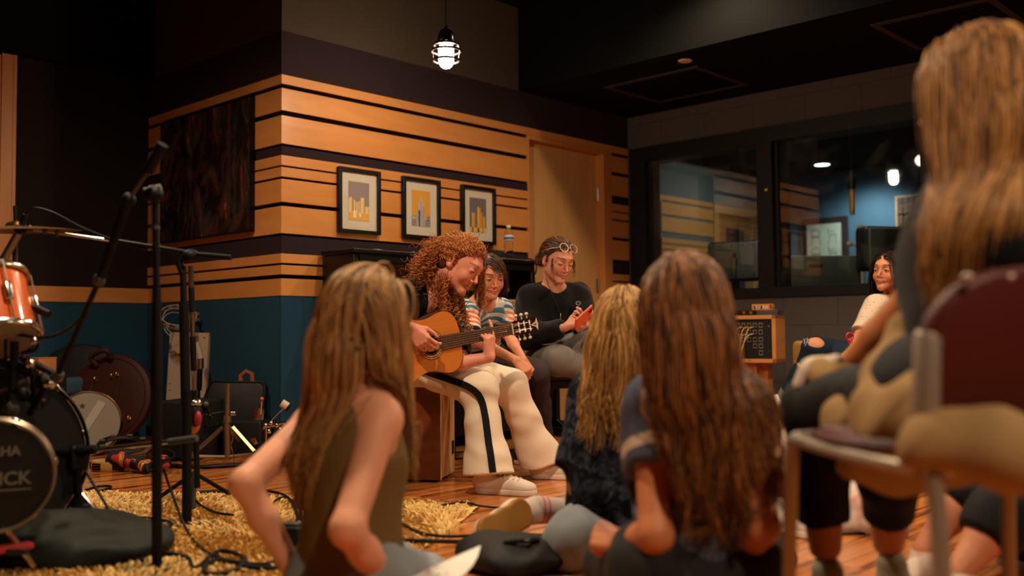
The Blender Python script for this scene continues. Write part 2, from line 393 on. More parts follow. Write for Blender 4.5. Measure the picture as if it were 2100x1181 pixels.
# control-room wall with its window
m_block = block_mat('grey_block', '#514a47', (0.12, -0.09, 0))
Y0, Y1, W0, W1 = -0.02, -2.36, 0.89, 2.105
wb = MB()
wb.box((XC, -9, 0), (XC + 0.2, Y1, ZL)); wb.box((XC, Y1, 0), (XC + 0.2, 0, W0)); wb.box((XC, Y1, W1), (XC + 0.2, 0, ZL)); wb.box((XC, Y0, W0), (XC + 0.2, 0, W1))
struct('wall_right', wb, m_block)
fr = MB()
def fbox(y0, y1, z0, z1): fr.box((XC - 0.012, y0, z0), (XC + 0.2, y1, z1))
fbox(Y1, Y0, W0, 0.962); fbox(Y1, Y0, 1.995, W1); fbox(-0.165, Y0, 0.962, 1.995); fbox(-1.26, -1.14, 0.962, 1.995); fbox(Y1, -2.295, 0.962, 1.995)
fr.box((XC + 0.03, -1.14, 0.962), (XC + 0.2, -1.125, 1.995)).box((XC + 0.03, -1.285, 0.962), (XC + 0.2, -1.26, 1.995))
struct('window_1_frame', fr, m_frame, bevel=0.002)
m_glass = glass_pane_mat()
struct('window_1', MB().box((XC + 0.045, -1.14, 0.96), (XC + 0.05, -0.165, 1.997)), m_glass)
struct('window_2', MB().box((XC + 0.045, -2.295, 0.96), (XC + 0.05, -1.26, 1.997)), m_glass)
# black skirting
board((0, -0.008, 0), (DX0, 0.004, 0.07), m_black); board((-0.008, 0, 0), (0.004, YD - .012, 0.07), m_black); board((XC - 0.01, -9, 0), (XC, 0, 0.07), m_black)

# ------------------------------------------------------------------ control room behind the glass
CX, CY = 7.75, 1.3
m_cblue = mat('control_blue', '#4d6a7c', 0.8, spec=0.2)
struct('floor_control', MB().box((XC + 0.2, -4.5, -0.1), (CX + 0.2, CY + 0.2, 0)), mat('control_carpet', '#2a2724', 0.95))
struct('wall_control_far', MB().box((CX, -4.5, 0), (CX + 0.2, CY, 2.6)), m_cblue)
struct('wall_control_side', MB().box((XC + 0.2, CY + 0.018, 0), (CX + 0.2, CY + 0.2, 2.6)), m_cblue)
struct('wall_control_near', MB().box((XC + 0.2, -4.7, 0), (CX + 0.2, -4.5, 2.6)), m_cblue)
struct('ceiling_control', MB().box((XC + 0.2, -4.5, 2.5), (CX + 0.2, CY + 0.2, 2.62)), m_ceil)
m_maple_c = wood('maple_pale', '#c59a66', '#ad8250', (1.2, 1.2, 6), 2.2, 0.45, 0.7)
for i, (t, b) in enumerate(SL):
    board((5.56, CY, b), (6.58, CY + 0.018, t), m_maple_c); board((7.5, CY, b), (CX, CY + 0.018, t), m_maple_c)
board((5.3, CY, 2.112 - .07), (5.56, CY + .02, 2.112), m_maple_c)
board((4.6, CY - 0.02, 0), (5.3, CY + 0.02, 2.06), mat('brown_board', '#5a3a20', .6), 0)
struct('door_2', MB().box((6.68, CY + 0.0, 0), (7.42, CY + 0.02, 2.0)), wood('door_walnut', '#a77a48', '#8f6638', (6, 6, 1), 2.2, 0.45, .7))
struct('door_frame_2', MB().box((6.58, CY - 0.02, 0), (6.68, CY + 0.02, 2.1)).box((7.42, CY - 0.02, 0), (7.5, CY + 0.02, 2.1)).box((6.68, CY - 0.02, 2.0), (7.42, CY + 0.02, 2.1)), m_maple_c)
struct('door_window_2', MB().box((6.85, CY - 0.006, 1.0), (7.25, CY + 0.0, 1.85)), mat('dark_glass', '#2b3137', 0.1))
point_light('control_room_fill', (3.75, -1.3, 2.4), 30, (0.95, 0.95, 0.95), 0.1, 'SPOT', (4.6, -1.4, 0.8), 150, 0.9)  # added light without a fixture, brightens the loudspeaker backs
point_light('control_room_light', (7.2, -0.2, 2.35), 55, (0.86, 0.95, 1.0), 0.1, 'SPOT', (7.75, 0.0, 1.1), 120, 0.9)
point_light('control_room_warm', (6.0, 0.0, 2.35), 30, (1.0, 0.78, 0.5), 0.1, 'SPOT', (6.2, 1.3, 1.3), 120, 0.9)
# ================================================================== smooth bodies from blended shapes
class Cap:
    """tapered limb from a to b"""
    def __init__(s, a, b, ra, rb=None, k=0.02, sub=False, flat=None, fr=1.0):
        s.a = np.array(a, float); s.b = np.array(b, float); s.ra = ra; s.rb = ra if rb is None else rb; s.k = k; s.sub = sub
        s.flat = None if flat is None else nrm(flat); s.fr = fr      # squash along flat by fr
    def box(s):
        m = max(s.ra, s.rb) * max(1, s.fr)
        return np.minimum(s.a, s.b) - m, np.maximum(s.a, s.b) + m
    def d(s, p):
        ab = s.b - s.a; pa = p - s.a; L = max(ab @ ab, 1e-9); h = np.clip((pa @ ab) / L, 0, 1)
        q = pa - h[..., None] * ab; r = s.ra + (s.rb - s.ra) * h
        if s.flat is not None:
            f = q @ s.flat; q = q + s.flat * (f * (1 / s.fr - 1))[..., None]
            return (np.linalg.norm(q, axis=-1) - r) * min(1.0, s.fr)
        return np.linalg.norm(q, axis=-1) - r
class Ell:
    def __init__(s, c, r, A=None, k=0.02, sub=False):
        s.c = np.array(c, float); s.r = np.array(r, float); s.A = np.eye(3) if A is None else np.array(A, float); s.k = k; s.sub = sub   # rows of A: local axes
    def box(s):
        m = max(s.r); return s.c - m, s.c + m
    def d(s, p):
        q = (p - s.c) @ s.A.T; k0 = np.linalg.norm(q / s.r, axis=-1); k1 = np.linalg.norm(q / (s.r ** 2), axis=-1)
        return k0 * (k0 - 1) / np.maximum(k1, 1e-6)
class Cut:
    """removes everything beyond the plane through c on the side of n; limited to a ball of radius R"""
    def __init__(s, c, n, R=0.3, k=0.004): s.c = np.array(c, float); s.n = nrm(n); s.R = R; s.k = k; s.sub = True
    def box(s): return s.c - s.R, s.c + s.R
    def d(s, p):
        q = p - s.c; return np.maximum(-(q @ s.n), np.linalg.norm(q, axis=-1) - s.R)
def smin(a, b, k):
    h = np.maximum(k - np.abs(a - b), 0) / k; return np.minimum(a, b) - h * h * k * 0.25
def smax(a, b, k): return -smin(-a, -b, k)
def sdf_at(prims, p, far=0.5):
    f = np.full(p.shape[:-1], far)
    for q in prims:
        if q.sub: f = smax(f, -q.d(p), q.k)
        else: f = smin(f, q.d(p), q.k)
    return f
def sdf_grid(prims, lo, hi, h, fold=None):
    n = np.ceil((hi - lo) / h).astype(int) + 1
    ax = [lo[i] + h * np.arange(n[i]) for i in range(3)]
    f = np.full(tuple(n), 0.08, np.float64)
    for q in prims:
        b0, b1 = q.box(); pad = q.k + 0.05
        i0 = np.clip(np.floor((b0 - pad - lo) / h).astype(int), 0, n); i1 = np.clip(np.ceil((b1 + pad - lo) / h).astype(int) + 1, 0, n)
        if (i1 <= i0).any(): continue
        sl = tuple(slice(a, b) for a, b in zip(i0, i1))
        p = np.stack(np.meshgrid(*[ax[i][sl[i]] for i in range(3)], indexing='ij'), -1)
        f[sl] = smax(f[sl], -q.d(p), q.k) if q.sub else smin(f[sl], q.d(p), q.k)
    if fold:
        m = np.abs(f) < 0.04; idx = np.argwhere(m); p = lo + h * idx
        f[m] += folds(p, *fold)
    return f
def folds(p, amp, freq, seed=0, axis=None):
    r = np.random.RandomState(seed); o = np.zeros(len(p)); q = p + 0.02 * np.sin(p[:, [1, 2, 0]] * 17 + seed)
    for i in range(7):
        d = nrm(r.normal(size=3)); 
        if axis is not None: d = nrm(d + np.array(axis) * 1.6 * np.sign(d @ np.array(axis)))
        w_ = freq * (0.6 + 1.1 * r.rand()); o += np.sin(q @ d * w_ + r.rand() * 6.28 + 1.5 * np.sin(q @ nrm(r.normal(size=3)) * w_ * .4)) / 3.0
    return amp * o
def surface_nets(f, lo, h):
    """a quad mesh of the zero level"""
    s = f < 0; n = np.array(f.shape)
    c = np.zeros(tuple(n - 1), int)
    for i in (0, 1):
        for j in (0, 1):
            for k in (0, 1): c += s[i:n[0] - 1 + i, j:n[1] - 1 + j, k:n[2] - 1 + k]
    act = (c > 0) & (c < 8); idx = np.argwhere(act)
    if len(idx) == 0: return np.zeros((0, 3)), np.zeros((0, 4), int)
    vid = -np.ones(tuple(n - 1), int); vid[act] = np.arange(len(idx))
    acc = np.zeros((len(idx), 3)); cnt = np.zeros(len(idx))
    cor = [(i, j, k) for i in (0, 1) for j in (0, 1) for k in (0, 1)]
    for a in cor:
        for ax in range(3):
            if a[ax]: continue
            b = list(a); b[ax] = 1
            fa = f[tuple((idx + a).T)]; fb = f[tuple((idx + b).T)]; m = (fa < 0) != (fb < 0)
            t = np.where(m, fa / np.where(m, fa - fb, 1), 0)
            pt = idx + np.array(a, float); pt[:, ax] += t
            acc[m] += pt[m]; cnt[m] += 1
    v = lo + h * acc / cnt[:, None]; faces = []
    for ax in range(3):
        u, w_ = [(1, 2), (2, 0), (0, 1)][ax]
        sa = [slice(1, n[i] - 1) for i in range(3)]; sb = list(sa); sa[ax] = slice(0, n[ax] - 1); sb[ax] = slice(1, n[ax])
        A_, B_ = s[tuple(sa)], s[tuple(sb)]; e = np.argwhere(A_ != B_); fl = A_[A_ != B_]
        base = e + 1; base[:, ax] = e[:, ax]
        du = np.zeros(3, int); du[u] = 1; dw = np.zeros(3, int); dw[w_] = 1
        q = np.stack([vid[tuple((base - du - dw).T)], vid[tuple((base - dw).T)], vid[tuple(base.T)], vid[tuple((base - du).T)]], 1)
        q[~fl] = q[~fl][:, ::-1]; faces.append(q)
    return v, np.concatenate(faces)
def sdf_obj(name, prims, mt, parent=None, h=0.007, fine=(), hf=0.0025, fold=None, color=None, base=(0, 0, 0), st=None, smooth_it=0):
    """ONE mesh: a coarse body plus finer regions (list of (lo, hi)) that continue it"""
    lo = np.min([q.box()[0] for q in prims if not q.sub], 0) - 0.03; hi = np.max([q.box()[1] for q in prims if not q.sub], 0) + 0.03
    VV, FF, o = [], [], 0
    f = sdf_grid(prims, lo, hi, h, fold)
    ax = [lo[i] + h * np.arange(f.shape[i]) for i in range(3)]
    for a, b in fine:        # leave the fine boxes out of the coarse grid
        sl = [np.where((ax[i] > a[i] + 0.004) & (ax[i] < b[i] - 0.004))[0] for i in range(3)]
        if any(len(q) == 0 for q in sl): continue
        f[sl[0][0]:sl[0][-1] + 1, sl[1][0]:sl[1][-1] + 1, sl[2][0]:sl[2][-1] + 1] = np.nan
    fin = np.isfinite(f); f2 = np.where(fin, f, 1.0)
    v, q = surface_nets(f2, lo, h)
    if len(fine):            # drop faces that touch the blanked samples
        ci = np.clip(np.floor((v - lo) / h).astype(int), 0, np.array(f.shape) - 2); bad = np.zeros(len(v), bool)
        for i in (0, 1):
            for j in (0, 1):
                for k in (0, 1): bad |= ~fin[ci[:, 0] + i, ci[:, 1] + j, ci[:, 2] + k]
        q = q[~bad[q].any(1)]
    VV.append(v); FF.append(q); o = len(v)
    for a, b in fine:
        a = np.array(a) - 0.006; b = np.array(b) + 0.006; g = sdf_grid(prims, a, b, hf, fold); v, q = surface_nets(g, a, hf)
        VV.append(v); FF.append(q + o); o += len(v)
    v = np.concatenate(VV); q = np.concatenate(FF)
    used = np.unique(q); re = -np.ones(len(v), int); re[used] = np.arange(len(used)); v = v[used]; q = re[q]
    return raw_obj(name, v, q, mt, parent, base, color(v) if color else None, st(v) if st else None)
def raw_obj(name, v, q, mt, parent=None, base=(0, 0, 0), col=None, st=None, smooth=True):
    me = bpy.data.meshes.new(name); nv, nf, k = len(v), len(q), q.shape[1]
    me.vertices.add(nv); me.vertices.foreach_set('co', (v - np.array(base, float)).astype(np.float32).ravel())
    me.loops.add(nf * k); me.loops.foreach_set('vertex_index', q.astype(np.int32).ravel())
    me.polygons.add(nf); me.polygons.foreach_set('loop_start', (np.arange(nf) * k).astype(np.int32))
    me.update(calc_edges=True); me.validate()
    if smooth: me.shade_smooth()
    if col is not None:
        a = me.attributes.new('Col', 'FLOAT_COLOR', 'POINT'); c = np.ones((nv, 4), np.float32); c[:, :3] = col; a.data.foreach_set('color', c.ravel())
    if st is not None:
        a = me.attributes.new('st', 'FLOAT', 'POINT'); a.data.foreach_set('value', st.astype(np.float32))
    me.materials.append(mt)
    ob = bpy.data.objects.new(name, me); COL.objects.link(ob)
    if parent is not None: ob.parent = parent
    return ob

# ------------------------------------------------------------------ heads
SKIN = {'fair': '#d9967a', 'pink': '#d68d74', 'tan': '#b9744f'}
class Head:
    def __init__(s, c, f, u, sc=1.0):
        s.c = np.array(c, float); s.f = nrm(f); u = np.array(u, float); s.u = nrm(u - s.f * (u @ s.f)); s.s = np.cross(s.u, s.f); s.sc = sc   # s: the person's left
        s.A = np.array([s.s, s.f, s.u])
    def w(s, a, b, c): return s.c + s.sc * (s.s * a + s.f * b + s.u * c)
    def local(s, p): return ((p - s.c) @ s.A.T) / s.sc
    def prims(s, smile=0.0, openeye=1.0, detail=True, nose=1.0):
        k = s.sc; w_ = s.w; A = s.A
        P_ = [Ell(w_(0, -.010, .030), np.array([.073, .092, .082]) * k, A, .02),
              Ell(w_(0, .027, -.026), np.array([.056, .059, .074]) * k, A, .03)]
        for sg in (1, -1):
            P_.append(Cap(w_(sg * .044, .006, -.052), w_(sg * .008, .066, -.093), .014 * k, .011 * k, .03))
            P_.append(Ell(w_(sg * .033, .058, -.034), np.array([.022, .021, .022]) * k, A, .02))
        P_.append(Ell(w_(0, .075, -.094), np.array([.014, .012, .012]) * k, A, .02))
        if detail:
            P_.append(Cap(w_(-.028, .077, .026), w_(.028, .077, .026), .009 * k, None, .025))
            for sg in (1, -1): P_.append(Ell(w_(sg * .031, .096, .004), np.array([.017, .014, .010]) * k, A, .012 * k, sub=True))
            for sg in (1, -1): P_.append(Ell(w_(sg * .031, .0735, .003), np.array([.0145, .0135, .0128]) * k, A, .004 * k))
            P_.append(Cap(w_(0, .084, .010), w_(0, .088 + .016 * nose, -.026), .0050 * k, .0065 * k, .012 * k))
            P_.append(Ell(w_(0, .090 + .016 * nose, -.031), np.array([.0075, .0075, .0065]) * k, A, .006 * k))
            for sg in (1, -1): P_.append(Ell(w_(sg * .0115, .093, -.035), np.array([.0052, .0075, .0055]) * k, A, .006 * k))
            m = smile * .006
            for sg in (1, -1):
                P_.append(Cap(w_(0, .0885, -.0580), w_(sg * (.020 + m), .079 - .3 * m, -.0605 + m), .0050 * k, .0020 * k, .010 * k))
                P_.append(Cap(w_(0, .0875, -.0675), w_(sg * (.018 + m), .079 - .3 * m, -.0625 + m), .0055 * k, .0020 * k, .010 * k))
                P_.append(Cap(w_(0, .0955, -.0628), w_(sg * (.021 + m), .085 - .3 * m, -.0615 + m), .0018 * k, .0012 * k, .003 * k, sub=True))
                P_.append(Ell(w_(sg * .0055, .100, -.0405), np.array([.003, .006, .0025]) * k, A, .002 * k, sub=True))
        for sg in (1, -1):
            E_ = np.array([nrm(s.s * sg + s.f * -.35), nrm(s.f + s.s * sg * .35), s.u])
            P_.append(Ell(w_(sg * .076, -.010, -.006), np.array([.008, .0175, .030]) * k, E_, .008))
            P_.append(Ell(w_(sg * .074, .000, -.026), np.array([.007, .010, .012]) * k, E_, .006))
            if detail: P_.append(Ell(w_(sg * .086, -.006, -.004), np.array([.0075, .009, .016]) * k, E_, .004, sub=True))
        return P_
    def box(s, m=0.135):
        return (s.c - m * s.sc, s.c + m * s.sc)
    def paint(s, v, skin, lip='#b4564a', brow='#6b4630', openeye=1.0, smile=0.0, blush=0.5, hairline=None):
        """colours of the face's own features: lips, brows, lashes, cheeks"""
        q = s.local(v); x, y, z = q[:, 0], q[:, 1], q[:, 2]; ax_ = np.abs(x); base = np.array(lin(skin)[:3]); C = np.tile(base, (len(v), 1))
        def mixin(w_, c): C[:] = C * (1 - w_[:, None]) + np.array(lin(c)[:3]) * w_[:, None]
        near = (np.abs(q) < 0.14).all(1)
        g = np.exp(-(((ax_ - .040) / .020) ** 2 + ((z + .032) / .018) ** 2)) * (y > .03) * near; mixin(g * .35 * blush, '#c8604e')
        g = np.exp(-((x / .013) ** 2 + ((z + .032) / .012) ** 2)) * (y > .08) * near; mixin(g * .3 * blush, '#c8604e')
        ear = (ax_ > .071) * (z > -.05) * (z < .04) * (y < .03) * near; mixin(ear * .35 * blush, '#c8604e')
        m = smile * .006; zc = -.0625 + m * (ax_ / .02) ** 2
        lipw = (ax_ < .0215 + m) * (y > .07) * near * (np.abs(z - zc) < (.0075 * (1 - (ax_ / (.0235 + m)) ** 2)).clip(0)); mixin(lipw * .6, lip)
        line = (ax_ < .021 + m) * (y > .07) * near * (np.abs(z - zc) < .0013); mixin(line * .6, '#5a2420')
        bz = .026 + .004 * np.cos((ax_ - .032) / .018 * 1.4) ; brw = (ax_ > .012) * (ax_ < .052) * (y > .05) * near * (np.abs(z - bz) < .0042 * (1 - ((ax_ - .030) / .024) ** 2).clip(0) ** .5); mixin(brw * .8, brow)
        # eye: opening between lids
        ex = (ax_ - .031) / .0135; up_ = .0045 + .0055 * openeye * (1 - ex ** 2) - .002 * (1 - openeye); lo_ = .0005 - .0035 * (1 - ex ** 2) * (.4 + .6 * openeye) - .0035 * (1 - openeye)
        inz = (np.abs(ex) < 1) * (y > .05) * near
        if openeye > .15:
            up_ = .0005 + .0055 * openeye * (1 - ex ** 2).clip(0); lo_ = .0005 - .0038 * (.35 + .65 * openeye) * (1 - ex ** 2).clip(0)
            o_ = inz * (z < up_) * (z > lo_); mixin(o_ * 1.0, '#b5a598'); iris = o_ * (((ax_ - .031) ** 2 + (z - .0005) ** 2) < .0056 ** 2); mixin(iris * 1.0, '#2c1d14')
            lash = inz * (np.abs(z - up_) < .0013); mixin(lash * .85, '#2a1712'); lash = inz * (np.abs(z - lo_) < .0007); mixin(lash * .4, '#4a2a20')
        else:
            lz = .0015 - .0052 * (1 - ex ** 2).clip(0); lash = inz * (np.abs(z - lz) < .0014); mixin(lash * .9, '#2a1712')
        return C
def neck(H, base, r=0.052):
    return [Cap(H.w(0, -.024, -.050), base, r * H.sc * 1.0, r * H.sc * 1.12, 0.03)]

# ------------------------------------------------------------------ hands
def hand(wrist, d, palm, sc=1.0, curl=(0.3, 0.35, 0.4, 0.45), thumb=(0.5, 0.35), side=1, spread=0.12, straight=()):
    """wrist point, pointing direction d, palm normal (the way the palm faces); side=+1: thumb lies towards cross(d, palm)"""
    d = nrm(d); pn = np.array(palm, float); pn = nrm(pn - d * (pn @ d)); t = np.cross(d, pn) * side; wrist = np.array(wrist, float); out = []
    L = np.array([[.042, .026, .020], [.046, .029, .021], [.043, .027, .020], [.034, .020, .018]]) * sc
    off = np.array([.028, .0095, -.009, -.027]) * sc; kl = np.array([.086, .089, .084, .076]) * sc
    for i in range(4):
        kp = wrist + d * kl[i] + t * off[i]; out.append(Cap(wrist + t * off[i] * .55 + d * .008 * sc, kp, .0135 * sc, .0105 * sc, .012 * sc))
        out.append(Cap(wrist + t * off[i] * .5 + d * .02 * sc + pn * .006 * sc, kp - d * .016 * sc + pn * .007 * sc, .0125 * sc, .0105 * sc, .012 * sc))
        c = curl[i] if i not in straight else 0.08; a = c * 0.9; p0 = kp; dd = nrm(d + t * spread * (1.2 - i * .8) * (1 - min(1, c)))
        for j in range(3):
            ang = c * (1.25, 1.55, 0.95)[j]
            ax = np.cross(dd, pn); dn = nrm(dd * cos(ang) + pn * sin(ang)); pn2 = nrm(pn * cos(ang) - dd * sin(ang))
            if j == 0: nd, npn = dn, pn2
            else:
                nd = nrm(cd_ * cos(ang) + cp_ * sin(ang)); npn = nrm(cp_ * cos(ang) - cd_ * sin(ang))
            p1 = p0 + nd * L[i][j]; r0 = (.0088, .0078, .0070)[j] * sc * (1, 1.03, .98, .87)[i]; r1 = (.0080, .0072, .0060)[j] * sc * (1, 1.03, .98, .87)[i]
            out.append(Cap(p0, p1, r0, r1, .003 * sc if j else .008 * sc)); p0 = p1; cd_, cp_ = nd, npn
    tb = wrist + d * .020 * sc + t * .022 * sc + pn * .006 * sc; td = nrm(d * .75 + t * (.75 - thumb[0] * .4) + pn * (.15 + thumb[0] * .5))
    m1 = tb + td * .040 * sc; td2 = nrm(td + d * .35 - t * thumb[1] * .8 + pn * thumb[1] * .4); m2 = m1 + td2 * .031 * sc; td3 = nrm(td2 - t * thumb[1] * .5 + d * .15); m3 = m2 + td3 * .024 * sc
    out += [Cap(wrist + d * .012 * sc + t * .012 * sc, m1, .016 * sc, .0115 * sc, .012 * sc), Cap(m1, m2, .0098 * sc, .0088 * sc, .004 * sc), Cap(m2, m3, .0088 * sc, .0068 * sc, .003 * sc)]
    return out
def pbox(prims, m=0.012):
    return (np.min([q.box()[0] for q in prims], 0) - m, np.max([q.box()[1] for q in prims], 0) + m)

# ------------------------------------------------------------------ hair
def grow(H, roots, body, length, step=0.016, gravity=0.35, noise=0.12, clear=0.006, seed=0, tang=None, stiff=0.75, pull=None, layk=0.010):
    """strands that leave the scalp, fall and slide over the body; returns a list of point arrays"""
    r = np.random.RandomState(seed); n = len(roots); p = roots.copy(); nst = int(max(length) / step) + 1
    loc = H.local(p); nor = (loc - np.array([0, -.01, .03])) / np.array([.073, .092, .082]) ** 2; nor = nor @ H.A; nor /= np.linalg.norm(nor, axis=1)[:, None]
    v = np.tile(-H.u, (n, 1)) * 1.0 if tang is None else tang.copy(); v -= nor * (v * nor).sum(1)[:, None] * .8; v /= np.linalg.norm(v, axis=1)[:, None] + 1e-9
    G_ = np.array([0, 0, -1.0]); out = [p.copy()]; wob = r.normal(size=(n, 3)) * noise; lay = r.rand(n) ** 1.5
    for i in range(nst):
        wob = wob * .85 + r.normal(size=(n, 3)) * noise * .5
        v = v * stiff + G_ * gravity + wob * .3
        if pull is not None: v += pull(p, i * step) * .25
        v /= np.linalg.norm(v, axis=1)[:, None]
        q = p + v * step
        for it in range(2):
            d = sdf_at(body, q); e = 1e-3; c = clear + lay * layk
            m = d < c
            if m.any():
                qm = q[m]; g = np.stack([sdf_at(body, qm + np.eye(3)[a] * e) - d[m] for a in range(3)], 1) / e; g /= np.linalg.norm(g, axis=1)[:, None] + 1e-6
                q[m] = qm + g * (c[m] - d[m])[:, None] * .8
        v2 = q - p; v2 /= np.linalg.norm(v2, axis=1)[:, None] + 1e-9; v = v2; p = p + v2 * step; out.append(p.copy())
    A_ = np.array(out).transpose(1, 0, 2)
    return [A_[i][:max(3, int(length[i] / step))] for i in range(n)]
def scalp(H, n, seed=0, inflate=1.02, front=0.35, low=-0.02, nape=-0.055):
    """root points on the hair-bearing part of the head"""
    r = np.random.RandomState(seed); out = []
    while len(out) < n:
        d = r.normal(size=3); d /= np.linalg.norm(d); q = np.array([0, -.010, .030]) + d * np.array([.073, .092, .082]) * inflate
        lim = low + (q[1] + .1) * .0
        if q[1] > 0.02 and q[2] < .035 + (q[1] - .02) * .55: continue      # forehead and temples
        if q[1] <= 0.02 and q[2] < (nape if q[1] < -.03 else -.01): continue
        out.append(H.w(*q))
    return np.array(out)
def curl_up(paths, amp=0.008, wl=0.035, seed=0, start=0.02, grow_=0.2):
    r = np.random.RandomState(seed); out = []
    for p in paths:
        d = np.r_[0, np.cumsum(np.linalg.norm(np.diff(p, axis=0), axis=1))]; n = max(6, int(d[-1] / (wl / 7))); t = np.linspace(0, d[-1], n)
        q = np.stack([np.interp(t, d, p[:, k]) for k in range(3)], 1); T = np.gradient(q, axis=0); T /= np.linalg.norm(T, axis=1)[:, None] + 1e-9
        u = np.cross(T, [0.3, 0.5, 0.81]); u /= np.linalg.norm(u, axis=1)[:, None] + 1e-9; w_ = np.cross(T, u); ph = r.rand() * 6.28; W = wl * (.8 + .4 * r.rand())
        a = amp * (.7 + .6 * r.rand()) * np.clip((t - start) / grow_ + .25, 0, 1)
        out.append(q + u * (a * np.cos(ph + t / W * 6.28))[:, None] + w_ * (a * np.sin(ph + t / W * 6.28))[:, None])
    return out
def wave(paths, amp=0.01, wl=0.12, seed=0, start=0.12):
    r = np.random.RandomState(seed); out = []
    for p in paths:
        d = np.r_[0, np.cumsum(np.linalg.norm(np.diff(p, axis=0), axis=1))]; T = np.gradient(p, axis=0); T /= np.linalg.norm(T, axis=1)[:, None] + 1e-9
        c = p[0]; u = np.cross(T, [0, 0, 1.0]); u = np.array([0.9, -.4, 0]) + .5 * r.normal(size=3) + 0 * u; ph = d / wl * 6.28 + 2.5 * np.sin(c @ [9, 7, 5]) + r.normal() * .5
        a = amp * np.clip((d - start) / .2, 0, 1); out.append(p + nrm(u[0] if u.ndim > 1 else u) * (a * np.sin(ph))[:, None])
    return out
def clump(paths, k=14, amt=0.55, seed=0):
    """draw strands together into locks towards their tips"""
    r = np.random.RandomState(seed); n = len(paths); g = [paths[i] for i in r.choice(n, max(1, n // k), replace=False)]
    tips = np.array([q[min(len(q) - 1, len(q) * 2 // 3)] for q in g]); roots = np.array([q[0] for q in g]); out = []
    for p in paths:
        c = p[min(len(p) - 1, len(p) * 2 // 3)]; j = np.argmin(((tips - c) ** 2).sum(1) + .3 * ((roots - p[0]) ** 2).sum(1)); q = g[j]; m = min(len(p), len(q))
        w_ = np.zeros(len(p)); w_[:m] = np.clip(np.linspace(0, 1, len(p))[:m] * 1.4, 0, 1) * amt; t = p.copy(); t[:m] = p[:m] * (1 - w_[:m, None]) + q[:m] * w_[:m, None]; out.append(t)
    return out
def strands(name, paths, r0, cols, mt, parent=None, base=(0, 0, 0), seed=0, tip=0.35, extra=None, flatten=1.0, rootshade=None):
    """every strand a thin tapering tube; all of one head's hair is one mesh. cols: list of hex, blended per strand"""
    r = np.random.RandomState(seed); VV, FF, CC = [], [], []; o = 0; K = 4; ang = np.arange(K) * 2 * pi / K; cl = np.array([lin(c)[:3] for c in cols])
    for p in paths:
        n = len(p)
        if n < 3: continue
        T = np.gradient(p, axis=0); T /= np.linalg.norm(T, axis=1)[:, None] + 1e-9; ref = np.array([0.35, 0.2, 0.9]); u = np.cross(T, ref); ln = np.linalg.norm(u, axis=1); u[ln < .1] = np.cross(T[ln < .1], [1.0, 0.1, 0]); u /= np.linalg.norm(u, axis=1)[:, None] + 1e-9; w_ = np.cross(T, u)
        t = np.linspace(0, 1, n); rad = r0 * (.75 + .5 * r.rand()) * (1 - (1 - tip) * t ** 2) * np.where(t > .985, .4, 1)
        ring = p[:, None, :] + (u[:, None, :] * np.cos(ang)[None, :, None] + w_[:, None, :] * np.sin(ang)[None, :, None] * flatten) * rad[:, None, None]
        VV.append(ring.reshape(-1, 3)); i = np.arange(n - 1)[:, None] * K; k = np.arange(K)[None, :]; k2 = (k + 1) % K
        FF.append(np.stack([(o + i + k), (o + i + k2), (o + i + K + k2), (o + i + K + k)], -1).reshape(-1, 4)); o += n * K
        a = r.rand() * (len(cl) - 1); j = int(a); c0 = cl[j] * (1 - (a - j)) + cl[min(j + 1, len(cl) - 1)] * (a - j); c = np.tile(c0, (n, 1))
        if rootshade is not None:
            q = np.array(lin(rootshade)[:3]); wt = np.clip(1 - t * 2.2, 0, 1)[:, None] * .6; c = c * (1 - wt) + q * wt
        CC.append(np.repeat(c, K, axis=0))
    if extra is not None:
        v, q, c = extra; VV.append(v); FF.append(q + o); CC.append(np.tile(np.array(lin(c)[:3]), (len(v), 1)))
    return raw_obj(name, np.concatenate(VV), np.concatenate(FF), mt, parent, base, np.concatenate(CC))
def sdf_raw(prims, h, fold=None):
    lo = np.min([q.box()[0] for q in prims if not q.sub], 0) - 0.02; hi = np.max([q.box()[1] for q in prims if not q.sub], 0) + 0.02
    return surface_nets(sdf_grid(prims, lo, hi, h, fold), lo, h)
def haircap(H, h=0.004, inflate=1.06, extra=()):
    k = H.sc; c = [Ell(H.w(0, -.012, .030), np.array([.075, .094, .084]) * k * inflate, H.A, .01), Ell(H.w(0, -.035, -.015), np.array([.066, .060, .055]) * k * inflate, H.A, .03)]
    c += list(extra)
    c.append(Cut(H.w(0, .040, .048), H.f * .83 - H.u * .55, .16 * k, .012)); c.append(Cut(H.w(0, .018, -.02), H.f, .075 * k, .01))
    return sdf_raw(c, h)
m_skin = attr_mat('skin', 0.5, 0.35, sss=0.12, bump=(260, 0.06))
m_hair = attr_mat('hair', 0.48, 0.4, sheen=0.0)
def mix3(a, b, t): return np.array(a) * (1 - t) + np.array(b) * t
# ================================================================== people
m_blackknit = mat('black_cotton', '#0e0d0d', 0.85, spec=0.15, sheen=0.15, bump=(500, 0.3))
m_cream = mat('cream_twill', '#e2cdb6', 0.8, spec=0.2, bump=(600, 0.25), noise=(6, 0.04))
m_stripe_b = mat('black_stripe', '#0f0d10', 0.8, spec=0.2)
m_rubber = mat('white_rubber', '#d6c5b4', 0.6)
m_canvas = mat('white_canvas', '#d8c7b8', 0.8, bump=(400, 0.3))
m_brass = mat('brass', '#d1a45a', 0.3, metal=1.0)

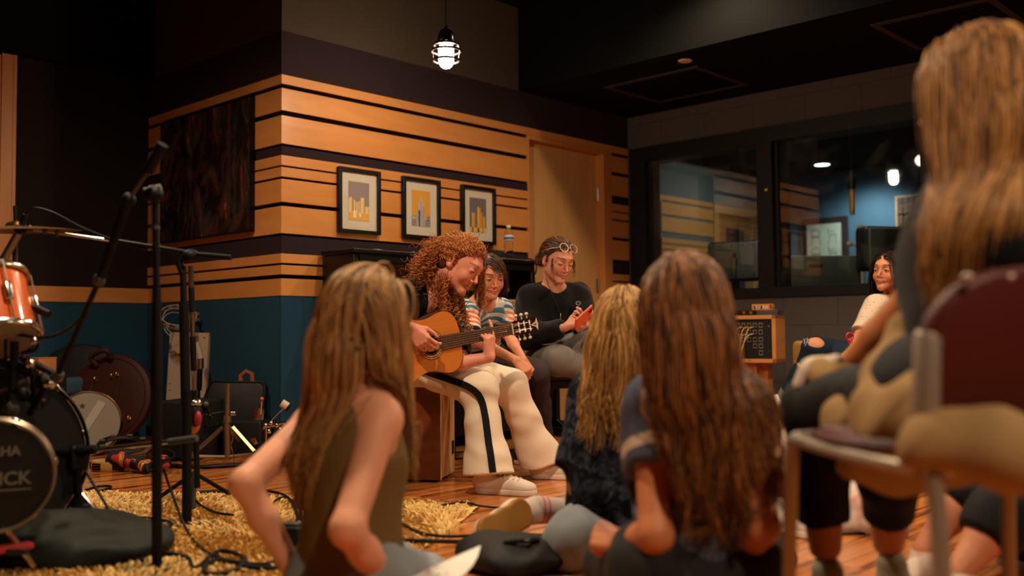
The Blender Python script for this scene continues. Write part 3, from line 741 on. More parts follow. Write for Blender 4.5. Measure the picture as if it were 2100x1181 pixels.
def shoe(ankle, heel, toe, w=0.045, up=(0, 0, 1), sc=1.0, mats=None, parent=None, base=(0, 0, 0), high=False, sole=0.026, laces=True, nm='shoe'):
    """a sneaker: upper, rubber sole and laces as one part with a sole sub-part"""
    heel = np.array(heel, float); toe = np.array(toe, float); ankle = np.array(ankle, float); d = nrm(toe - heel); up = nrm(np.array(up) - d * (np.array(up) @ d)); s = np.cross(up, d); L = np.linalg.norm(toe - heel)
    A = np.array([d, s, up]); c = lambda a, b, e: heel + d * a * L + s * b + up * e
    pr = [Ell(c(.16, 0, .045 * sc), [.16 * L + .012, w * .80, .042 * sc], A, .03), Ell(c(.50, 0, .036 * sc), [.30 * L, w * .86, .040 * sc], A, .03), Ell(c(.80, 0, .028 * sc), [.205 * L, w * .98, .030 * sc], A, .03),
          Cap(c(.17, 0, .055 * sc), ankle * .55 + c(.17, 0, .055 * sc) * .45, .034 * sc, .034 * sc, .03), Cut(c(.5, 0, .006), -up, .3, .004)]
    up_o = sdf_obj(nm, pr, mats[0], parent, 0.0042, base=base)
    sp = [Ell(c(.18, 0, .008), [.185 * L, w * .86, .06], A, .02), Ell(c(.5, 0, .008), [.34 * L, w * .90, .06], A, .02), Ell(c(.79, 0, .008), [.225 * L, w * 1.05, .06], A, .02), Cut(c(.5, 0, sole), up, .4, .005), Cut(c(.5, 0, 0.0), -up, .4, .005)]
    so = sdf_obj('sole', sp, mats[1], up_o, 0.0042, base=base)
    if laces:
        lb = MB(); sd = sdf_at
        for i in range(5):
            a = .44 + .075 * i
            pts = []
            for b in np.linspace(-.026, .026, 7):
                z = .09 * sc
                for _ in range(40):
                    if sdf_at(pr[:4], c(a, b, z)[None])[0] < .001: break
                    z -= .0015
                pts.append(c(a, b, z + .002) - np.array(base))
            lb.tube(pts, .0024, 5)
        lb.obj('laces', mats[2] if len(mats) > 2 else mats[1], up_o)
    return up_o

# ---------- the guitarist
B1 = P(850, 735, 4.42) * [1, 1, 0]
g1 = thing('person', 'seated guitarist with curly red hair and cream trousers with black side stripe', 'person', B1)
H1 = Head(P(945, 541, 4.12), V(.72, -.50, .36), V(.50, .84, .05), 1.0)
pel = P(850, 738, 4.44); nk = P(884, 592, 4.22); shR = P(830, 610, 4.17); shL = P(922, 622, 4.24)
elR = P(775, 715, 3.98); wrR = P(841, 672, 3.88); elL = P(945, 744, 4.06); wrL = P(1004, 733, 4.07)
hip1 = P(866, 748, 4.36); kn1 = P(982, 796, 4.10); an1 = P(1000, 955, 4.02); hip2 = P(880, 742, 4.48); kn2 = P(1046, 792, 4.36); an2 = P(1105, 935, 4.42)
hR = hand(wrR, V(.62, -.66, .15), V(.35, -.05, -.93), 0.94, (.45, .5, .5, .5), (.6, .4), side=1)
hL = hand(wrL, V(.02, .98, -.12), V(-.80, -.1, -.45), 0.94, (.12, .62, .68, .72), (.9, .6), side=-1, spread=.05)
hd = H1.prims(smile=.7)
body1 = hd + neck(H1, nk, .050) + [Cap(nk, mix3(shR, shL, .5), .055, .06, .04), Cap(shR, shL, .048, .048, .05), Cap(mix3(nk, shR, .6), mix3(nk, shL, .6), .05, .05, .04),
    Ell(mix3(nk, pel, .35), [.12, .10, .13], None, .05), Cap(mix3(nk, pel, .5), pel, .10, .12, .05), Cap(shR, elR, .042, .034, .02), Cap(elR, wrR, .034, .023, .02), Cap(shL, elL, .042, .030, .02), Cap(elL, wrL, .031, .022, .02),
    Cap(hip1, kn1, .07, .05, .03), Cap(kn1, an1, .048, .033, .02), Cap(hip2, kn2, .07, .05, .03), Cap(kn2, an2, .048, .033, .02)] + hR + hL
sdf_obj('body', body1, m_skin, g1, .007, [H1.box(.13), pbox(hR), pbox(hL)], .0022, color=lambda v: H1.paint(v, SKIN['pink'], brow='#8a4e2c', openeye=.35, smile=.7, blush=.9), base=B1)
top1 = [Cap(mix3(shR, nk, .12), mix3(shL, nk, .12), .062, .060, .05), Ell(mix3(nk, pel, .38), [.135, .125, .16], None, .06), Cap(mix3(nk, pel, .5), mix3(nk, pel, .98), .118, .135, .06), Cap(shR, mix3(shR, elR, .95), .056, .05, .03), Cap(elR, mix3(elR, wrR, .52), .05, .044, .02),
    Cap(shL, mix3(shL, elL, .80), .058, .053, .03), Cut(nk + nrm(H1.w(0, -.02, -.05) - nk) * .030, nrm(H1.w(0, -.02, -.05) - nk), .056, .008), Cap(mix3(nk, shR, .35), mix3(nk, shL, .35), .064, .062, .04), Cap(mix3(nk, pel, .12), mix3(nk, pel, .3), .075, .10, .05), Cut(mix3(elR, wrR, .6), wrR - elR, .10, .004), Cut(mix3(shL, elL, .86), elL - shL, .10, .004)]
sdf_obj('sweater', top1, m_blackknit, g1, .007, fold=(.0035, 45, 3), base=B1)
def flare(hip, kn, an, seed, r=(.095, .082, .072, .125)):
    d = an - kn; hem = an + nrm(d) * .035
    return [Cap(hip, kn, r[0], r[1], .04), Cap(kn, mix3(kn, hem, .45), r[1] * .98, r[2] * 1.08, .04), Cap(mix3(kn, hem, .45), hem + nrm(d) * .06, r[2] * 1.08, r[3], .05), Cut(hem, d * [1, 1, 1] + np.array([0, 0, -.25]), .20, .004)]
tr1 = flare(hip1, kn1, an1, 1, (.092, .076, .062, .122)) + flare(hip2, kn2, an2, 2, (.090, .075, .062, .122)) + [Ell(pel - [0, 0, .01], [.165, .15, .12], None, .05)]
pant = sdf_obj('trousers', tr1, m_cream, g1, .0065, fold=(.0050, 38, 8), base=B1)
# black side stripe: a strip laid on the outer side of the near leg
def on_surface(prims, p, d, lift=.003, maxd=.3):
    """walk from inside p along d to the surface"""
    p = np.array(p, float); d = nrm(d); t = 0
    for _ in range(60):
        s_ = sdf_at(prims, (p + d * t)[None])[0]
        if s_ > -.001: break
        t += max(.002, -s_ * .7)
    return p + d * (t + lift)
def strip(name, path, width, normal_of, mt, parent, base, thick=.0015):
    mb = MB(); L_, R_ = [], []
    for i, p in enumerate(path):
        T = nrm(path[min(i + 1, len(path) - 1)] - path[max(i - 1, 0)]); n = normal_of[i]; s_ = nrm(np.cross(T, n)); L_.append(p + s_ * width / 2); R_.append(p - s_ * width / 2)
    n = len(path); ro = [[tuple(L_[i] - base + normal_of[i] * thick), tuple(R_[i] - base + normal_of[i] * thick), tuple(R_[i] - base - normal_of[i] * .004), tuple(L_[i] - base - normal_of[i] * .004)] for i in range(n)]
    mb.rings(ro); return mb.obj(name, mt, parent)
pts, nn = [], []
cen = [mix3(hip1, kn1, t) for t in np.linspace(-.1, .9, 12)] + [mix3(kn1, an1 + nrm(an1 - kn1) * .035, t) for t in np.linspace(.05, .99, 16)]
cen = [np.mean(cen[max(0, i - 2):i + 3], 0) for i in range(len(cen))]
for i, c_ in enumerate(cen):
    t = i / (len(cen) - 1); d_ = V(-.10 + .30 * min(1, t * 1.6), -.12 + .12 * min(1, t * 2.0), .98)
    def nf(p, pr=tr1):
        e = 1e-3; p = p[None]; g = np.array([(sdf_at(pr, p + np.eye(3)[a] * e) - sdf_at(pr, p - np.eye(3)[a] * e))[0] for a in range(3)]); return nrm(g)
    tr_ = [q for q in tr1 if not isinstance(q, Cut)]
    q = on_surface(tr_, c_, d_, 0.004); pts.append(q); nn.append(nf(q, tr_))
# follow the folds: shift by the same displacement
pts = [p - n_ * folds(p[None], .0050, 38, 8)[0] for p, n_ in zip(pts, nn)]
strip('side_stripe', pts, .028, nn, m_stripe_b, g1, B1, .003)
def foot_on_floor(an, toe_dir, L=.26, back=.055):
    h = np.array([an[0], an[1], 0.0]); d = nrm(np.array([toe_dir[0], toe_dir[1], 0])); return h - d * back, h + d * (L - back)
he, to = foot_on_floor(an1, V(.93, 0, .36), .265)
shoe(an1, he, to, .047, mats=(m_canvas, m_rubber, m_rubber), parent=g1, base=B1)
he, to = foot_on_floor(an2 + V(.3, 0, .1) * .02, V(.98, 0, .20), .265)
shoe(an2, he, to, .047, mats=(m_canvas, m_rubber, m_rubber), parent=g1, base=B1)
# hair: tight curls, gathered back, loose over both shoulders
rt = scalp(H1, 2300, 3, 1.05)
lc = H1.local(rt); rr = np.random.RandomState(5); K1 = H1.w(-.02, -.12, -.01)
face1 = [Ell(H1.w(0, .05, -.04), [.066, .062, .09], H1.A, .02)]
def to_knot(p, t): return (K1 - p) / (np.linalg.norm(K1 - p, axis=1)[:, None] + .02) * 1.5
tg = -H1.f * 1.0 + H1.u * .25 + H1.s * (lc[:, :1] * 2)
cp = grow(H1, rt, body1[:2], rr.uniform(.08, .17, len(rt)), .012, .0, .10, .006, 5, tg, .75, pull=to_knot)
# the gathered tail spreading over the back
st_ = np.array([K1 + H1.s * rr.normal() * .032 + H1.u * rr.normal() * .035 + H1.f * rr.uniform(-.005, .05) for _ in range(620)])
back_dir = V(-.93, -.36, -.1)
cpb = grow(H1, st_, body1[:2] + top1[:4], rr.uniform(.07, .17, len(st_)), .014, .10, .30, .014, 6, np.tile(back_dir, (len(st_), 1)) + rr.normal(size=(len(st_), 3)) * .35, .8, pull=lambda p, t: np.tile(back_dir * .55 + np.array([0, 0, -.45]) * min(1, t / .18), (len(p), 1)))
# locks hanging in front of the shoulders
fr_ = np.array([H1.w(-.045 + .018 * rr.normal(), -.02 + .02 * rr.normal(), -.085 + .015 * rr.normal()) for _ in range(40)])
cpc = grow(H1, fr_, face1 + body1[:2] + top1[:6], rr.uniform(.18, .34, len(fr_)), .014, .8, .15, .012, 8, np.tile(-H1.u, (len(fr_), 1)) + V(.3, 0, .5) * .5, .6)
fr2_ = np.array([H1.w(.045 + .02 * rr.normal(), -.02 + .03 * rr.normal(), -.07 + .02 * rr.normal()) for _ in range(60)])
cpd = grow(H1, fr2_, face1 + body1[:2] + top1[:6], rr.uniform(.20, .36, len(fr2_)), .014, .8, .12, .010, 9, np.tile(-H1.u, (len(fr2_), 1)) + V(.2, 0, .3) * .4, .6)
tm = np.array([H1.w(.074 + .004 * rr.rand(), .050 + .012 * rr.rand(), .030 + .03 * rr.rand()) for _ in range(26)])
cp3 = grow(H1, tm, body1[:2], rr.uniform(.16, .26, len(tm)), .014, .9, .05, .010, 8, np.tile(-H1.u, (len(tm), 1)) + H1.s * .35, .5)
fz = scalp(H1, 120, 33, 1.06); lf = H1.local(fz)
cpf = grow(H1, fz, body1[:2], rr.uniform(.04, .08, len(fz)), .012, .0, .6, .012, 15, -H1.f * .8 + H1.u * .5 + H1.s * (lf[:, :1] * 9), .7)
allp = curl_up(cp, .0045, .020, 2, -.02, .05) + curl_up(cpb, .0085, .028, 12, .0, .10) + curl_up(cpc + cpd, .009, .032, 14, .0, .1) + curl_up(cp3, .006, .040, 4, .0, .1) + curl_up(cpf, .0045, .018, 16, 0, .1)
extra = haircap(H1, inflate=1.08)
strands('hair', allp, .0015, ['#74381a', '#a85c28', '#cc8640', '#8f4c20'], m_hair, g1, B1, extra=(extra[0], extra[1], '#5e2f16'))
# earring, watch
e_ = H1.w(-.079, -.004, -.040); MB().ring(e_ - B1, H1.f, .006, .0012, 16, 6).obj('earring', m_brass, g1)
wc = mix3(wrR, elR, .10); wa = nrm(wrR - elR)
wt = MB().ring(wc - B1, wa, .028, (.003, .010), 28, 6).obj('watch_strap', mat('dark_leather', '#2b1f1a', .6), g1)
wn = V(.25, .35, .9); MB().lathe([(.018, 0), (.0185, .006), (.016, .009)], wc - B1 + wn * .026, wn, 24).obj('watch_case', mat('watch_metal', '#8f8a7c', .3, metal=1), wt)
MB().lathe([(.0145, 0), (.0145, .001)], wc - B1 + wn * .0352, wn, 24).obj('watch_dial', mat('watch_dial', '#7e9480', .3), wt)
# ================================================================== generic figure
def figure(H, nk, shR, shL, elR, elL, wrR, wrL, pel, hipR=None, hipL=None, knR=None, knL=None, anR=None, anL=None, s=1.0, hands=(), chest=(.12, .10, .13), armr=(.040, .033, .022), legr=(.070, .050, .032), neckr=.05):
    b = neck(H, nk, neckr) + [Cap(nk, mix3(shR, shL, .5), .052 * s, .058 * s, .04), Cap(shR, shL, .045 * s, .045 * s, .05), Cap(mix3(nk, shR, .6), mix3(nk, shL, .6), .048 * s, .048 * s, .04),
        Ell(mix3(nk, pel, .33), np.array(chest) * s, frame_axes(shL - shR, nk - pel), .05), Cap(mix3(nk, pel, .5), pel, .095 * s, .12 * s, .05, flat=np.cross(shL - shR, nk - pel), fr=.8)]
    for sh, el, wr in ((shR, elR, wrR), (shL, elL, wrL)):
        if el is None: continue
        b += [Cap(sh, el, armr[0] * s, armr[1] * s, .02), Cap(el, mix3(el, wr, .4), armr[1] * s, armr[1] * s * .95, .02), Cap(mix3(el, wr, .4), wr, armr[1] * s * .95, armr[2] * s, .02)]
    for hp, kn, an in ((hipR, knR, anR), (hipL, knL, anL)):
        if kn is None: continue
        b += [Cap(hp, kn, legr[0] * s, legr[1] * s, .03), Cap(kn, mix3(kn, an, .35), legr[1] * s * .95, legr[1] * s, .02), Cap(mix3(kn, an, .35), an, legr[1] * s, legr[2] * s, .03)]
    for h_ in hands: b += h_
    return b
def frame_axes(x, z):
    x = nrm(x); z = np.asarray(z, float); z = nrm(z - x * (z @ x)); return np.array([x, np.cross(z, x), z])
def stripe_mat(name, period, cols, rough=.8):
    """bands along the garment's own length (attribute st, metres)"""
    m = mat(name, cols[0][1], rough, 0, .2, bump=(500, .25)); nt = m.node_tree; L = nt.links
    a = nt.nodes.new('ShaderNodeAttribute'); a.attribute_name = 'st'
    d = nt.nodes.new('ShaderNodeMath'); d.operation = 'DIVIDE'; d.inputs[1].default_value = period; L.new(a.outputs['Fac'], d.inputs[0])
    r = nt.nodes.new('ShaderNodeValToRGB'); r.color_ramp.interpolation = 'CONSTANT'; L.new(d.outputs[0], r.inputs[0]); e = r.color_ramp.elements
    e[0].position = cols[0][0]; e[0].color = lin(cols[0][1]); e[1].position = cols[1][0]; e[1].color = lin(cols[1][1])
    for p_, c_ in cols[2:]: q = e.new(p_); q.color = lin(c_)
    L.new(r.outputs[0], nt.nodes['Principled BSDF'].inputs['Base Color']); return m
def torso_cloth(nk, shR, shL, pel, s=1.0, ch=(.135, .115, .16), hem=.95, r0=.060, waist=(.11, .125), collar=None):
    return [Cap(mix3(shR, nk, .1), mix3(shL, nk, .1), r0 * s, r0 * s, .05), Ell(mix3(nk, pel, .36), np.array(ch) * s, frame_axes(shL - shR, nk - pel), .06),
            Cap(mix3(nk, pel, .45), mix3(nk, pel, hem), waist[0] * s, waist[1] * s, .06, flat=np.cross(shL - shR, nk - pel), fr=.85)]
def collar_cut(H, nk, r=.075, off=.0):
    d = nrm(H.w(0, -.02, -.05) - nk); return Cut(nk + d * (.035 + off), d, r * 1.0, .008)
def sleeve(sh, el, t, r0, r1, cut=True, wr=None):
    if wr is None:
        o = [Cap(sh, mix3(sh, el, t), r0, r1, .03)]
        if cut: o.append(Cut(mix3(sh, el, t + .02), el - sh, r1 * 2.0, .004))
        return o
    o = [Cap(sh, el, r0, r1, .03), Cap(el, mix3(el, wr, t), r1, r1 * .85, .02)]
    if cut: o.append(Cut(mix3(el, wr, t + .02), wr - el, r1 * 2.0, .004))
    return o

# ---------- the younger child in the striped shirt
B2 = P(1010, 730, 4.95) * [1, 1, 0]
g2 = thing('person', 'child in white shirt striped teal and orange, hands clasped, leaning beside the guitarist', 'person', B2)
H2 = Head(P(1005, 566, 4.72), V(.34, -.30, .88), V(.10, .95, .30), .90)
nk2 = P(984, 628, 4.86); pel2 = P(985, 728, 5.05); sR2 = P(957, 640, 4.80); sL2 = P(1029, 634, 4.92); eR2 = P(968, 694, 4.66); eL2 = P(1040, 684, 4.84); wR2 = P(1058, 738, 4.58); wL2 = P(1072, 736, 4.66)
hipR2 = P(985, 742, 4.98); hipL2 = P(1020, 742, 5.02); kR2 = P(1052, 772, 4.68); kL2 = P(1100, 764, 4.80); aR2 = P(1072, 880, 4.90); aL2 = P(1112, 888, 5.02)
hR2 = hand(wR2, V(.72, -.70, .15), V(-.2, -.5, -.8), .84, (.95, .95, .95, .9), (.9, .6), side=1)
hL2 = hand(wL2, V(.50, -.84, .25), V(-.6, -.2, -.5), .84, (.75, .8, .8, .8), (.8, .6), side=-1)
body2 = H2.prims(smile=.9, nose=.8) + figure(H2, nk2, sR2, sL2, eR2, eL2, wR2, wL2, pel2, hipR2, hipL2, kR2, kL2, aR2, aL2, .86, (hR2, hL2))
sdf_obj('body', body2, m_skin, g2, .007, [H2.box(.13), pbox(hR2 + hL2)], .0022, color=lambda v: H2.paint(v, '#d08a68', brow='#3d261a', openeye=.55, smile=.9), base=B2)
sh2 = torso_cloth(nk2, sR2, sL2, pel2, .86, hem=.9) 
sl2 = sleeve(sR2, eR2, .80, .056, .054) + sleeve(sL2, eL2, .72, .054, .052)
ch2 = [collar_cut(H2, nk2, .062, -.02)]
def st2(v):
    dR = Cap(sR2, eR2, .03).d(v); dL = Cap(sL2, eL2, .03).d(v); ax2 = nrm(pel2 - nk2); t = (v - nk2) @ ax2 + .06 + 0.03 * np.abs((v - nk2) @ nrm(sL2 - sR2)) / .1 * -1
    aR = (v - sR2) @ nrm(eR2 - sR2) + .085; aL = (v - sL2) @ nrm(eL2 - sL2) + .085
    inR = (dR < .035) & (((v - sR2) @ nrm(sL2 - sR2)) < .03); inL = (dL < .035) & (((v - sL2) @ nrm(sR2 - sL2)) < .03)
    return np.where(inR, aR, np.where(inL, aL, t))
W_, T_, O_, N_ = '#d9cfc0', '#3f7f96', '#e8693a', '#23406e'
bands = [(0, W_)]; z = .03
seq = [T_, T_, T_, O_, O_, O_]
for c_ in seq: bands += [(z / .6, c_), ((z + .017) / .6, W_)]; z += .034
bands += [(z / .6 + .004, N_), ((z + .009) / .6, W_)]; z += .03
for c_ in [T_, T_, O_]: bands += [(z / .6, c_), ((z + .017) / .6, W_)]; z += .034
bands = bands[:30]
sdf_obj('striped_shirt', sh2 + sl2 + ch2, stripe_mat('striped_cotton', .6, bands), g2, .0055, fold=(.003, 50, 5), base=B2, st=st2)
m_char = mat('charcoal_denim', '#3d3335', .85, spec=.15, bump=(500, .25), noise=(8, .08))
def trouser(pairs, r=(.085, .068, .058, .055), hem=.03, cutend=True):
    o = []
    for hp, kn, an in pairs:
        d = an - kn; e_ = an + nrm(d) * hem
        o += [Cap(hp, kn, r[0], r[1], .03), Cap(kn, mix3(kn, e_, .5), r[1], r[2], .03), Cap(mix3(kn, e_, .5), e_ + nrm(d) * .02, r[2], r[3], .03)]
        if cutend: o.append(Cut(e_, d, r[3] * 1.8, .004))
    return o
sdf_obj('trousers', trouser([(hipR2, kR2, aR2), (hipL2, kL2, aL2)], (.078, .062, .055, .056)) + [Ell(pel2, [.135, .12, .10], None, .05)], m_char, g2, .0065, fold=(.003, 45, 6), base=B2)
m_navy = mat('navy_canvas', '#1c2233', .8)
for a_, dd in ((aR2, V(.6, 0, .8)), (aL2, V(.75, 0, .6))):
    he, to = foot_on_floor(a_, dd, .22); shoe(a_, he, to, .04, mats=(m_navy, m_rubber), parent=g2, base=B2, laces=False)
rr = np.random.RandomState(9)
rt = scalp(H2, 1700, 12, 1.03); lc = H2.local(rt); tg = H2.s * (np.sign(lc[:, :1]) * .9) - H2.f * .5 - H2.u * .1
cap2 = haircap(H2, inflate=1.05)
tg = H2.s * (np.where(lc[:, :1] > -.035, 1.0, -.6)) + H2.f * .10 - H2.u * .35
c2 = grow(H2, rt, body2[:2] + [Ell(H2.w(0, .04, -.06), [.064, .055, .07], H2.A, .02)], np.where(lc[:, 1] > .0, .080, .12) * rr.uniform(.75, 1.1, len(rt)), .010, np.float64(.30), .03, .001, 3, tg, .8, layk=.006)
fr2 = np.array([H2.w(-.070, .045, .02 + .02 * rr.rand()) for _ in range(22)])
c2b = grow(H2, fr2, body2[:2] + sh2, rr.uniform(.16, .24, 22), .014, .9, .04, .008, 8, np.tile(-H2.u, (22, 1)) - H2.s * .3, .5)
strands('hair', clump(c2, 12, .3, 2) + wave(c2b, .006, .05, 2, .0), .0017, ['#2b170d', '#4a2a16', '#5e3820'], m_hair, g2, B2, extra=(cap2[0], cap2[1], '#2b170d'))

# ---------- the person with the phone
B3 = P(1115, 730, 5.25) * [1, 1, 0]
g3 = thing('person', 'person in black sweatshirt looking down at an orange phone, glasses pushed up on the head', 'person', B3)
H3 = Head(P(1143, 533, 5.08), V(.50, -.36, .79), V(.22, .93, .26), .98)
nk3 = P(1136, 592, 5.16); pel3 = P(1105, 722, 5.38); sR3 = P(1088, 614, 5.16); sL3 = P(1184, 610, 5.24); eR3 = P(1083, 690, 5.05); eL3 = P(1212, 672, 5.10); wR3 = P(1158, 672, 4.90); wL3 = P(1190, 676, 4.98)
hpR3 = P(1098, 738, 5.26); hpL3 = P(1128, 728, 5.36); kR3 = P(1145, 738, 4.90); kL3 = P(1208, 706, 4.98); aR3 = P(1235, 770, 4.98); aL3 = P(1262, 838, 5.10)
hR3 = hand(wR3, V(.86, .34, .36), V(.10, .62, .40), .92, (.55, .55, .6, .6), (.5, .3), side=-1)
hL3 = hand(wL3, V(.35, .75, .1), V(.2, .2, .9), .90, (.6, .6, .7, .7), (.6, .3), side=1)
body3 = H3.prims(smile=.8, nose=.95) + figure(H3, nk3, sR3, sL3, eR3, eL3, wR3, wL3, pel3, hpR3, hpL3, kR3, kL3, aR3, aL3, .95, (hR3, hL3))
sdf_obj('body', body3, m_skin, g3, .007, [H3.box(.13), pbox(hR3 + hL3)], .0022, color=lambda v: H3.paint(v, SKIN['fair'], brow='#5a3a28', openeye=.0, smile=.9, blush=1), base=B3)
s3 = torso_cloth(nk3, sR3, sL3, pel3, 1.0, (.155, .13, .17), 1.0, .072, (.15, .16))
s3 += [Cap(sR3, eR3, .070, .062, .04), Cap(eR3, mix3(eR3, wR3, .75), .062, .050, .03), Cap(mix3(eR3, wR3, .75), mix3(eR3, wR3, .93), .042, .036, .01), Cap(sL3, eL3, .070, .062, .04), Cap(eL3, mix3(eL3, wL3, .7), .055, .045, .03), Cut(mix3(eR3, wR3, .92), wR3 - eR3, .06, .004), collar_cut(H3, nk3, .078)]
sdf_obj('sweatshirt', s3, m_blackknit, g3, .0065, fold=(.007, 34, 9), base=B3)
m_greyj = mat('grey_denim', '#77706a', .85, spec=.15, bump=(500, .3), noise=(5, .12))
sdf_obj('trousers', trouser([(hpR3, kR3, aR3), (hpL3, kL3, aL3)], (.095, .075, .062, .05)) + [Ell(pel3 - [0, 0, .02], [.16, .14, .10], None, .05)], m_greyj, g3, .0065, fold=(.003, 45, 11), base=B3)
for a_, dd in ((aR3, V(.5, -.2, .6)), (aL3, V(.6, 0, .7))):
    if a_ is aL3: he, to = foot_on_floor(P(1262, 840, 5.10), dd, .24)
    else: he = a_ - nrm(dd) * .04 - [0, 0, .07]; to = he + nrm(dd) * .24
    shoe(a_, he, to, .042, mats=(mat('black_canvas', '#141414', .8), m_rubber), parent=g3, base=B3, laces=False)
rt = scalp(H3, 1000, 22, 1.02); lc = H3.local(rt); rr = np.random.RandomState(21)
tg = -H3.f * 1.0 + H3.u * .1 + H3.s * (lc[:, :1] * 2)
knot = H3.w(-.01, -.125, -.035)
c3 = grow(H3, rt, body3[:2], rr.uniform(.10, .15, len(rt)), .012, .02, .03, .003, 4, tg, .8, pull=lambda p, t: (knot - p) / np.linalg.norm(knot - p, axis=1)[:, None] * 1.4)
bun = []
for _ in range(150):
    th0 = rr.rand() * 6.28; tlt = nrm(rr.normal(size=3)); u_ = nrm(np.cross(tlt, [0, 0, 1.])); w2 = np.cross(tlt, u_); R0 = .020 + .018 * rr.rand(); bun.append(np.array([knot + (u_ * cos(th0 + a) + w2 * sin(th0 + a)) * R0 for a in np.linspace(0, 3.6 + rr.rand(), 12)]))
wis = np.array([H3.w(sg * .070, .050, .02) for sg in (1, -1) for _ in range(9)]); c3b = curl_up(grow(H3, wis, body3[:2], rr.uniform(.05, .11, 18), .01, .7, .15, .006, 5), .005, .04, 3, 0, .05)
fl = [knot + (np.array(rr.normal(size=3)) * .012) for _ in range(16)]; c3c = [np.array([f_ + nrm(-H3.f + rr.normal(size=3) * .6) * t for t in np.linspace(0, .045 + .03 * rr.rand(), 5)]) for f_ in fl]
cap3 = haircap(H3, inflate=1.04)
strands('hair', c3 + bun + c3b + c3c, .0017, ['#3c2415', '#5f3c22', '#7c5230'], m_hair, g3, B3, extra=(cap3[0], cap3[1], '#3c2415'))
# glasses on the head
mg = mat('clear_frame', '#d8ccc2', .2, spec=.8)
gl = thing('glasses', 'clear framed glasses pushed up on the hair of the person with the phone', 'glasses', H3.w(0, .075, .085)); gb = H3.w(0, .075, .085); mb = MB()
ga = nrm(H3.f * .75 + H3.u * .65)
for sg in (1, -1): mb.ring(H3.w(sg * .031, .074, .088) - gb, ga + H3.s * sg * .12, .0235, .0016, 24, 6)
mb.tube([H3.w(-.009, .083, .090) - gb, H3.w(0, .086, .092) - gb, H3.w(.009, .083, .090) - gb], .0016, 6)
mb.obj('frame', mg, gl); mb = MB()
for sg in (1, -1): mb = MB().tube([H3.w(sg * .054, .070, .088) - gb, H3.w(sg * .076, .045, .074) - gb, H3.w(sg * .084, -.01, .045) - gb, H3.w(sg * .083, -.035, .02) - gb], .0014, 6); mb.obj('temple', mg, gl)
# phone
pc = P(1197, 651, 4.84); px_ = V(.62, .52, -.60); Mp = frame(pc, px_, V(.30, -.62, .72))
ph = thing('phone', 'smartphone in an orange case held by the person in black', 'phone', M=Mp)
MB().rbox((0, 0, 0), (.072, .036, .0045), .008, None, 4).obj('case', mat('orange_case', '#e0633c', .45), ph)
MB().rbox((0, 0, -.0048), (.069, .033, .0012), .006).obj('screen', mat('phone_glass', '#101010', .08), ph)
cb = MB().rbox((.048, .014, .0052), (.016, .016, .0012), .005).obj('camera_bump', mat('camera_bump', '#b9553a', .3), ph)
for a_, b_ in ((.054, .020), (.054, .008), (.041, .014)): MB().lathe([(.0052, 0), (.0052, .0014), (.004, .0014)], (a_, b_, .0062), (0, 0, 1), 16).obj('lens', mat('lens_black', '#15151a', .1), cb)
# cord with pendant, flower print on the chest
cpts = [nk3 + H3.A[0] * sg * .06 + V(0, 0, 1) * .03 for sg in (-1, 1)]
chain = bez([on_surface([q for q in s3 if not isinstance(q, Cut)], p, V(0, .1, 1), .004) for p in (P(1120, 572, 5.10), P(1130, 600, 5.12), P(1142, 628, 5.12), P(1149, 645, 5.12))], 8)
nkl = MB().tube([q - B3 for q in chain], .0014, 5).obj('necklace_cord', mat('dark_leather', '#2b1f1a', .6), g3)
mb = MB(); e0 = chain[-1] - B3
for i in range(5): mb.ell(e0 - np.array([0, 0, .008 * i]), (.003, .003, .0045), n=8, m=6)
mb.obj('necklace_beads', m_brass, g3)
mw = mat('white_print', '#b9b4b0', .7)
fc = on_surface([q for q in s3 if not isinstance(q, Cut)], P(1178, 640, 5.2), V(.15, .1, 1), .010); fx = V(1, 0, -.1); fn = V(.1, .1, 1); mb = MB()
def pr_(a, b): return fc + fx * a + np.array([0, 0, 1.]) * b + fn * .001 - B3
for k in range(6):
    a0 = k * pi / 3; mb.tube([pr_(.013 * cos(a0 + t) * (.6 + .4 * sin(t * 2)), .035 + .010 * sin(a0 + t)) for t in np.linspace(0, 1.9, 7)], .0009, 4)
mb.tube([pr_(.001 * sin(t * 5), .022 - .062 * t) for t in np.linspace(0, 1, 8)], .0009, 4)
for sg, z_ in ((1, 0), (-1, -.012), (1, -.024)): mb.tube([pr_(0, z_), pr_(sg * .010, z_ + .012), pr_(sg * .016, z_ + .010), pr_(sg * .006, z_), pr_(0, z_ - .002)], .0009, 4)
mb.obj('flower_print', mw, g3)

# ---------- the woman by the window wall
B4 = P(1850, 740, 5.60) * [1, 1, 0]
g4 = thing('person', 'smiling person with long dark hair, white dotted blouse and ripped dark jeans', 'person', B4)
H4 = Head(P(1822, 556, 5.50), V(-.72, .02, .62), V(.06, 1, .05), 1.0)
nk4 = P(1838, 612, 5.58); pel4 = P(1852, 738, 5.66); sR4 = P(1795, 628, 5.45); sL4 = P(1880, 624, 5.72); eR4 = P(1764, 690, 5.36); wR4 = P(1752, 712, 5.16); eL4 = P(1885, 700, 5.60); wL4 = P(1810, 715, 5.36)
hpR4 = P(1835, 745, 5.55); hpL4 = P(1865, 745, 5.72); kR4 = P(1672, 716, 5.32); kL4 = P(1730, 735, 5.30); aR4 = P(1612, 816, 5.40); aL4 = P(1700, 890, 5.50)
hR4 = hand(wR4, V(-.7, -.5, .4), V(.1, -.9, .1), .95, (.5, .5, .5, .5), side=1); hL4 = hand(wL4, V(-.9, -.3, .2), V(.1, -.9, .1), .95, side=-1)
body4 = H4.prims(smile=1.0) + figure(H4, nk4, sR4, sL4, eR4, eL4, wR4, wL4, pel4, hpR4, hpL4, kR4, kL4, aR4, aL4, 1.0, (hR4, hL4))
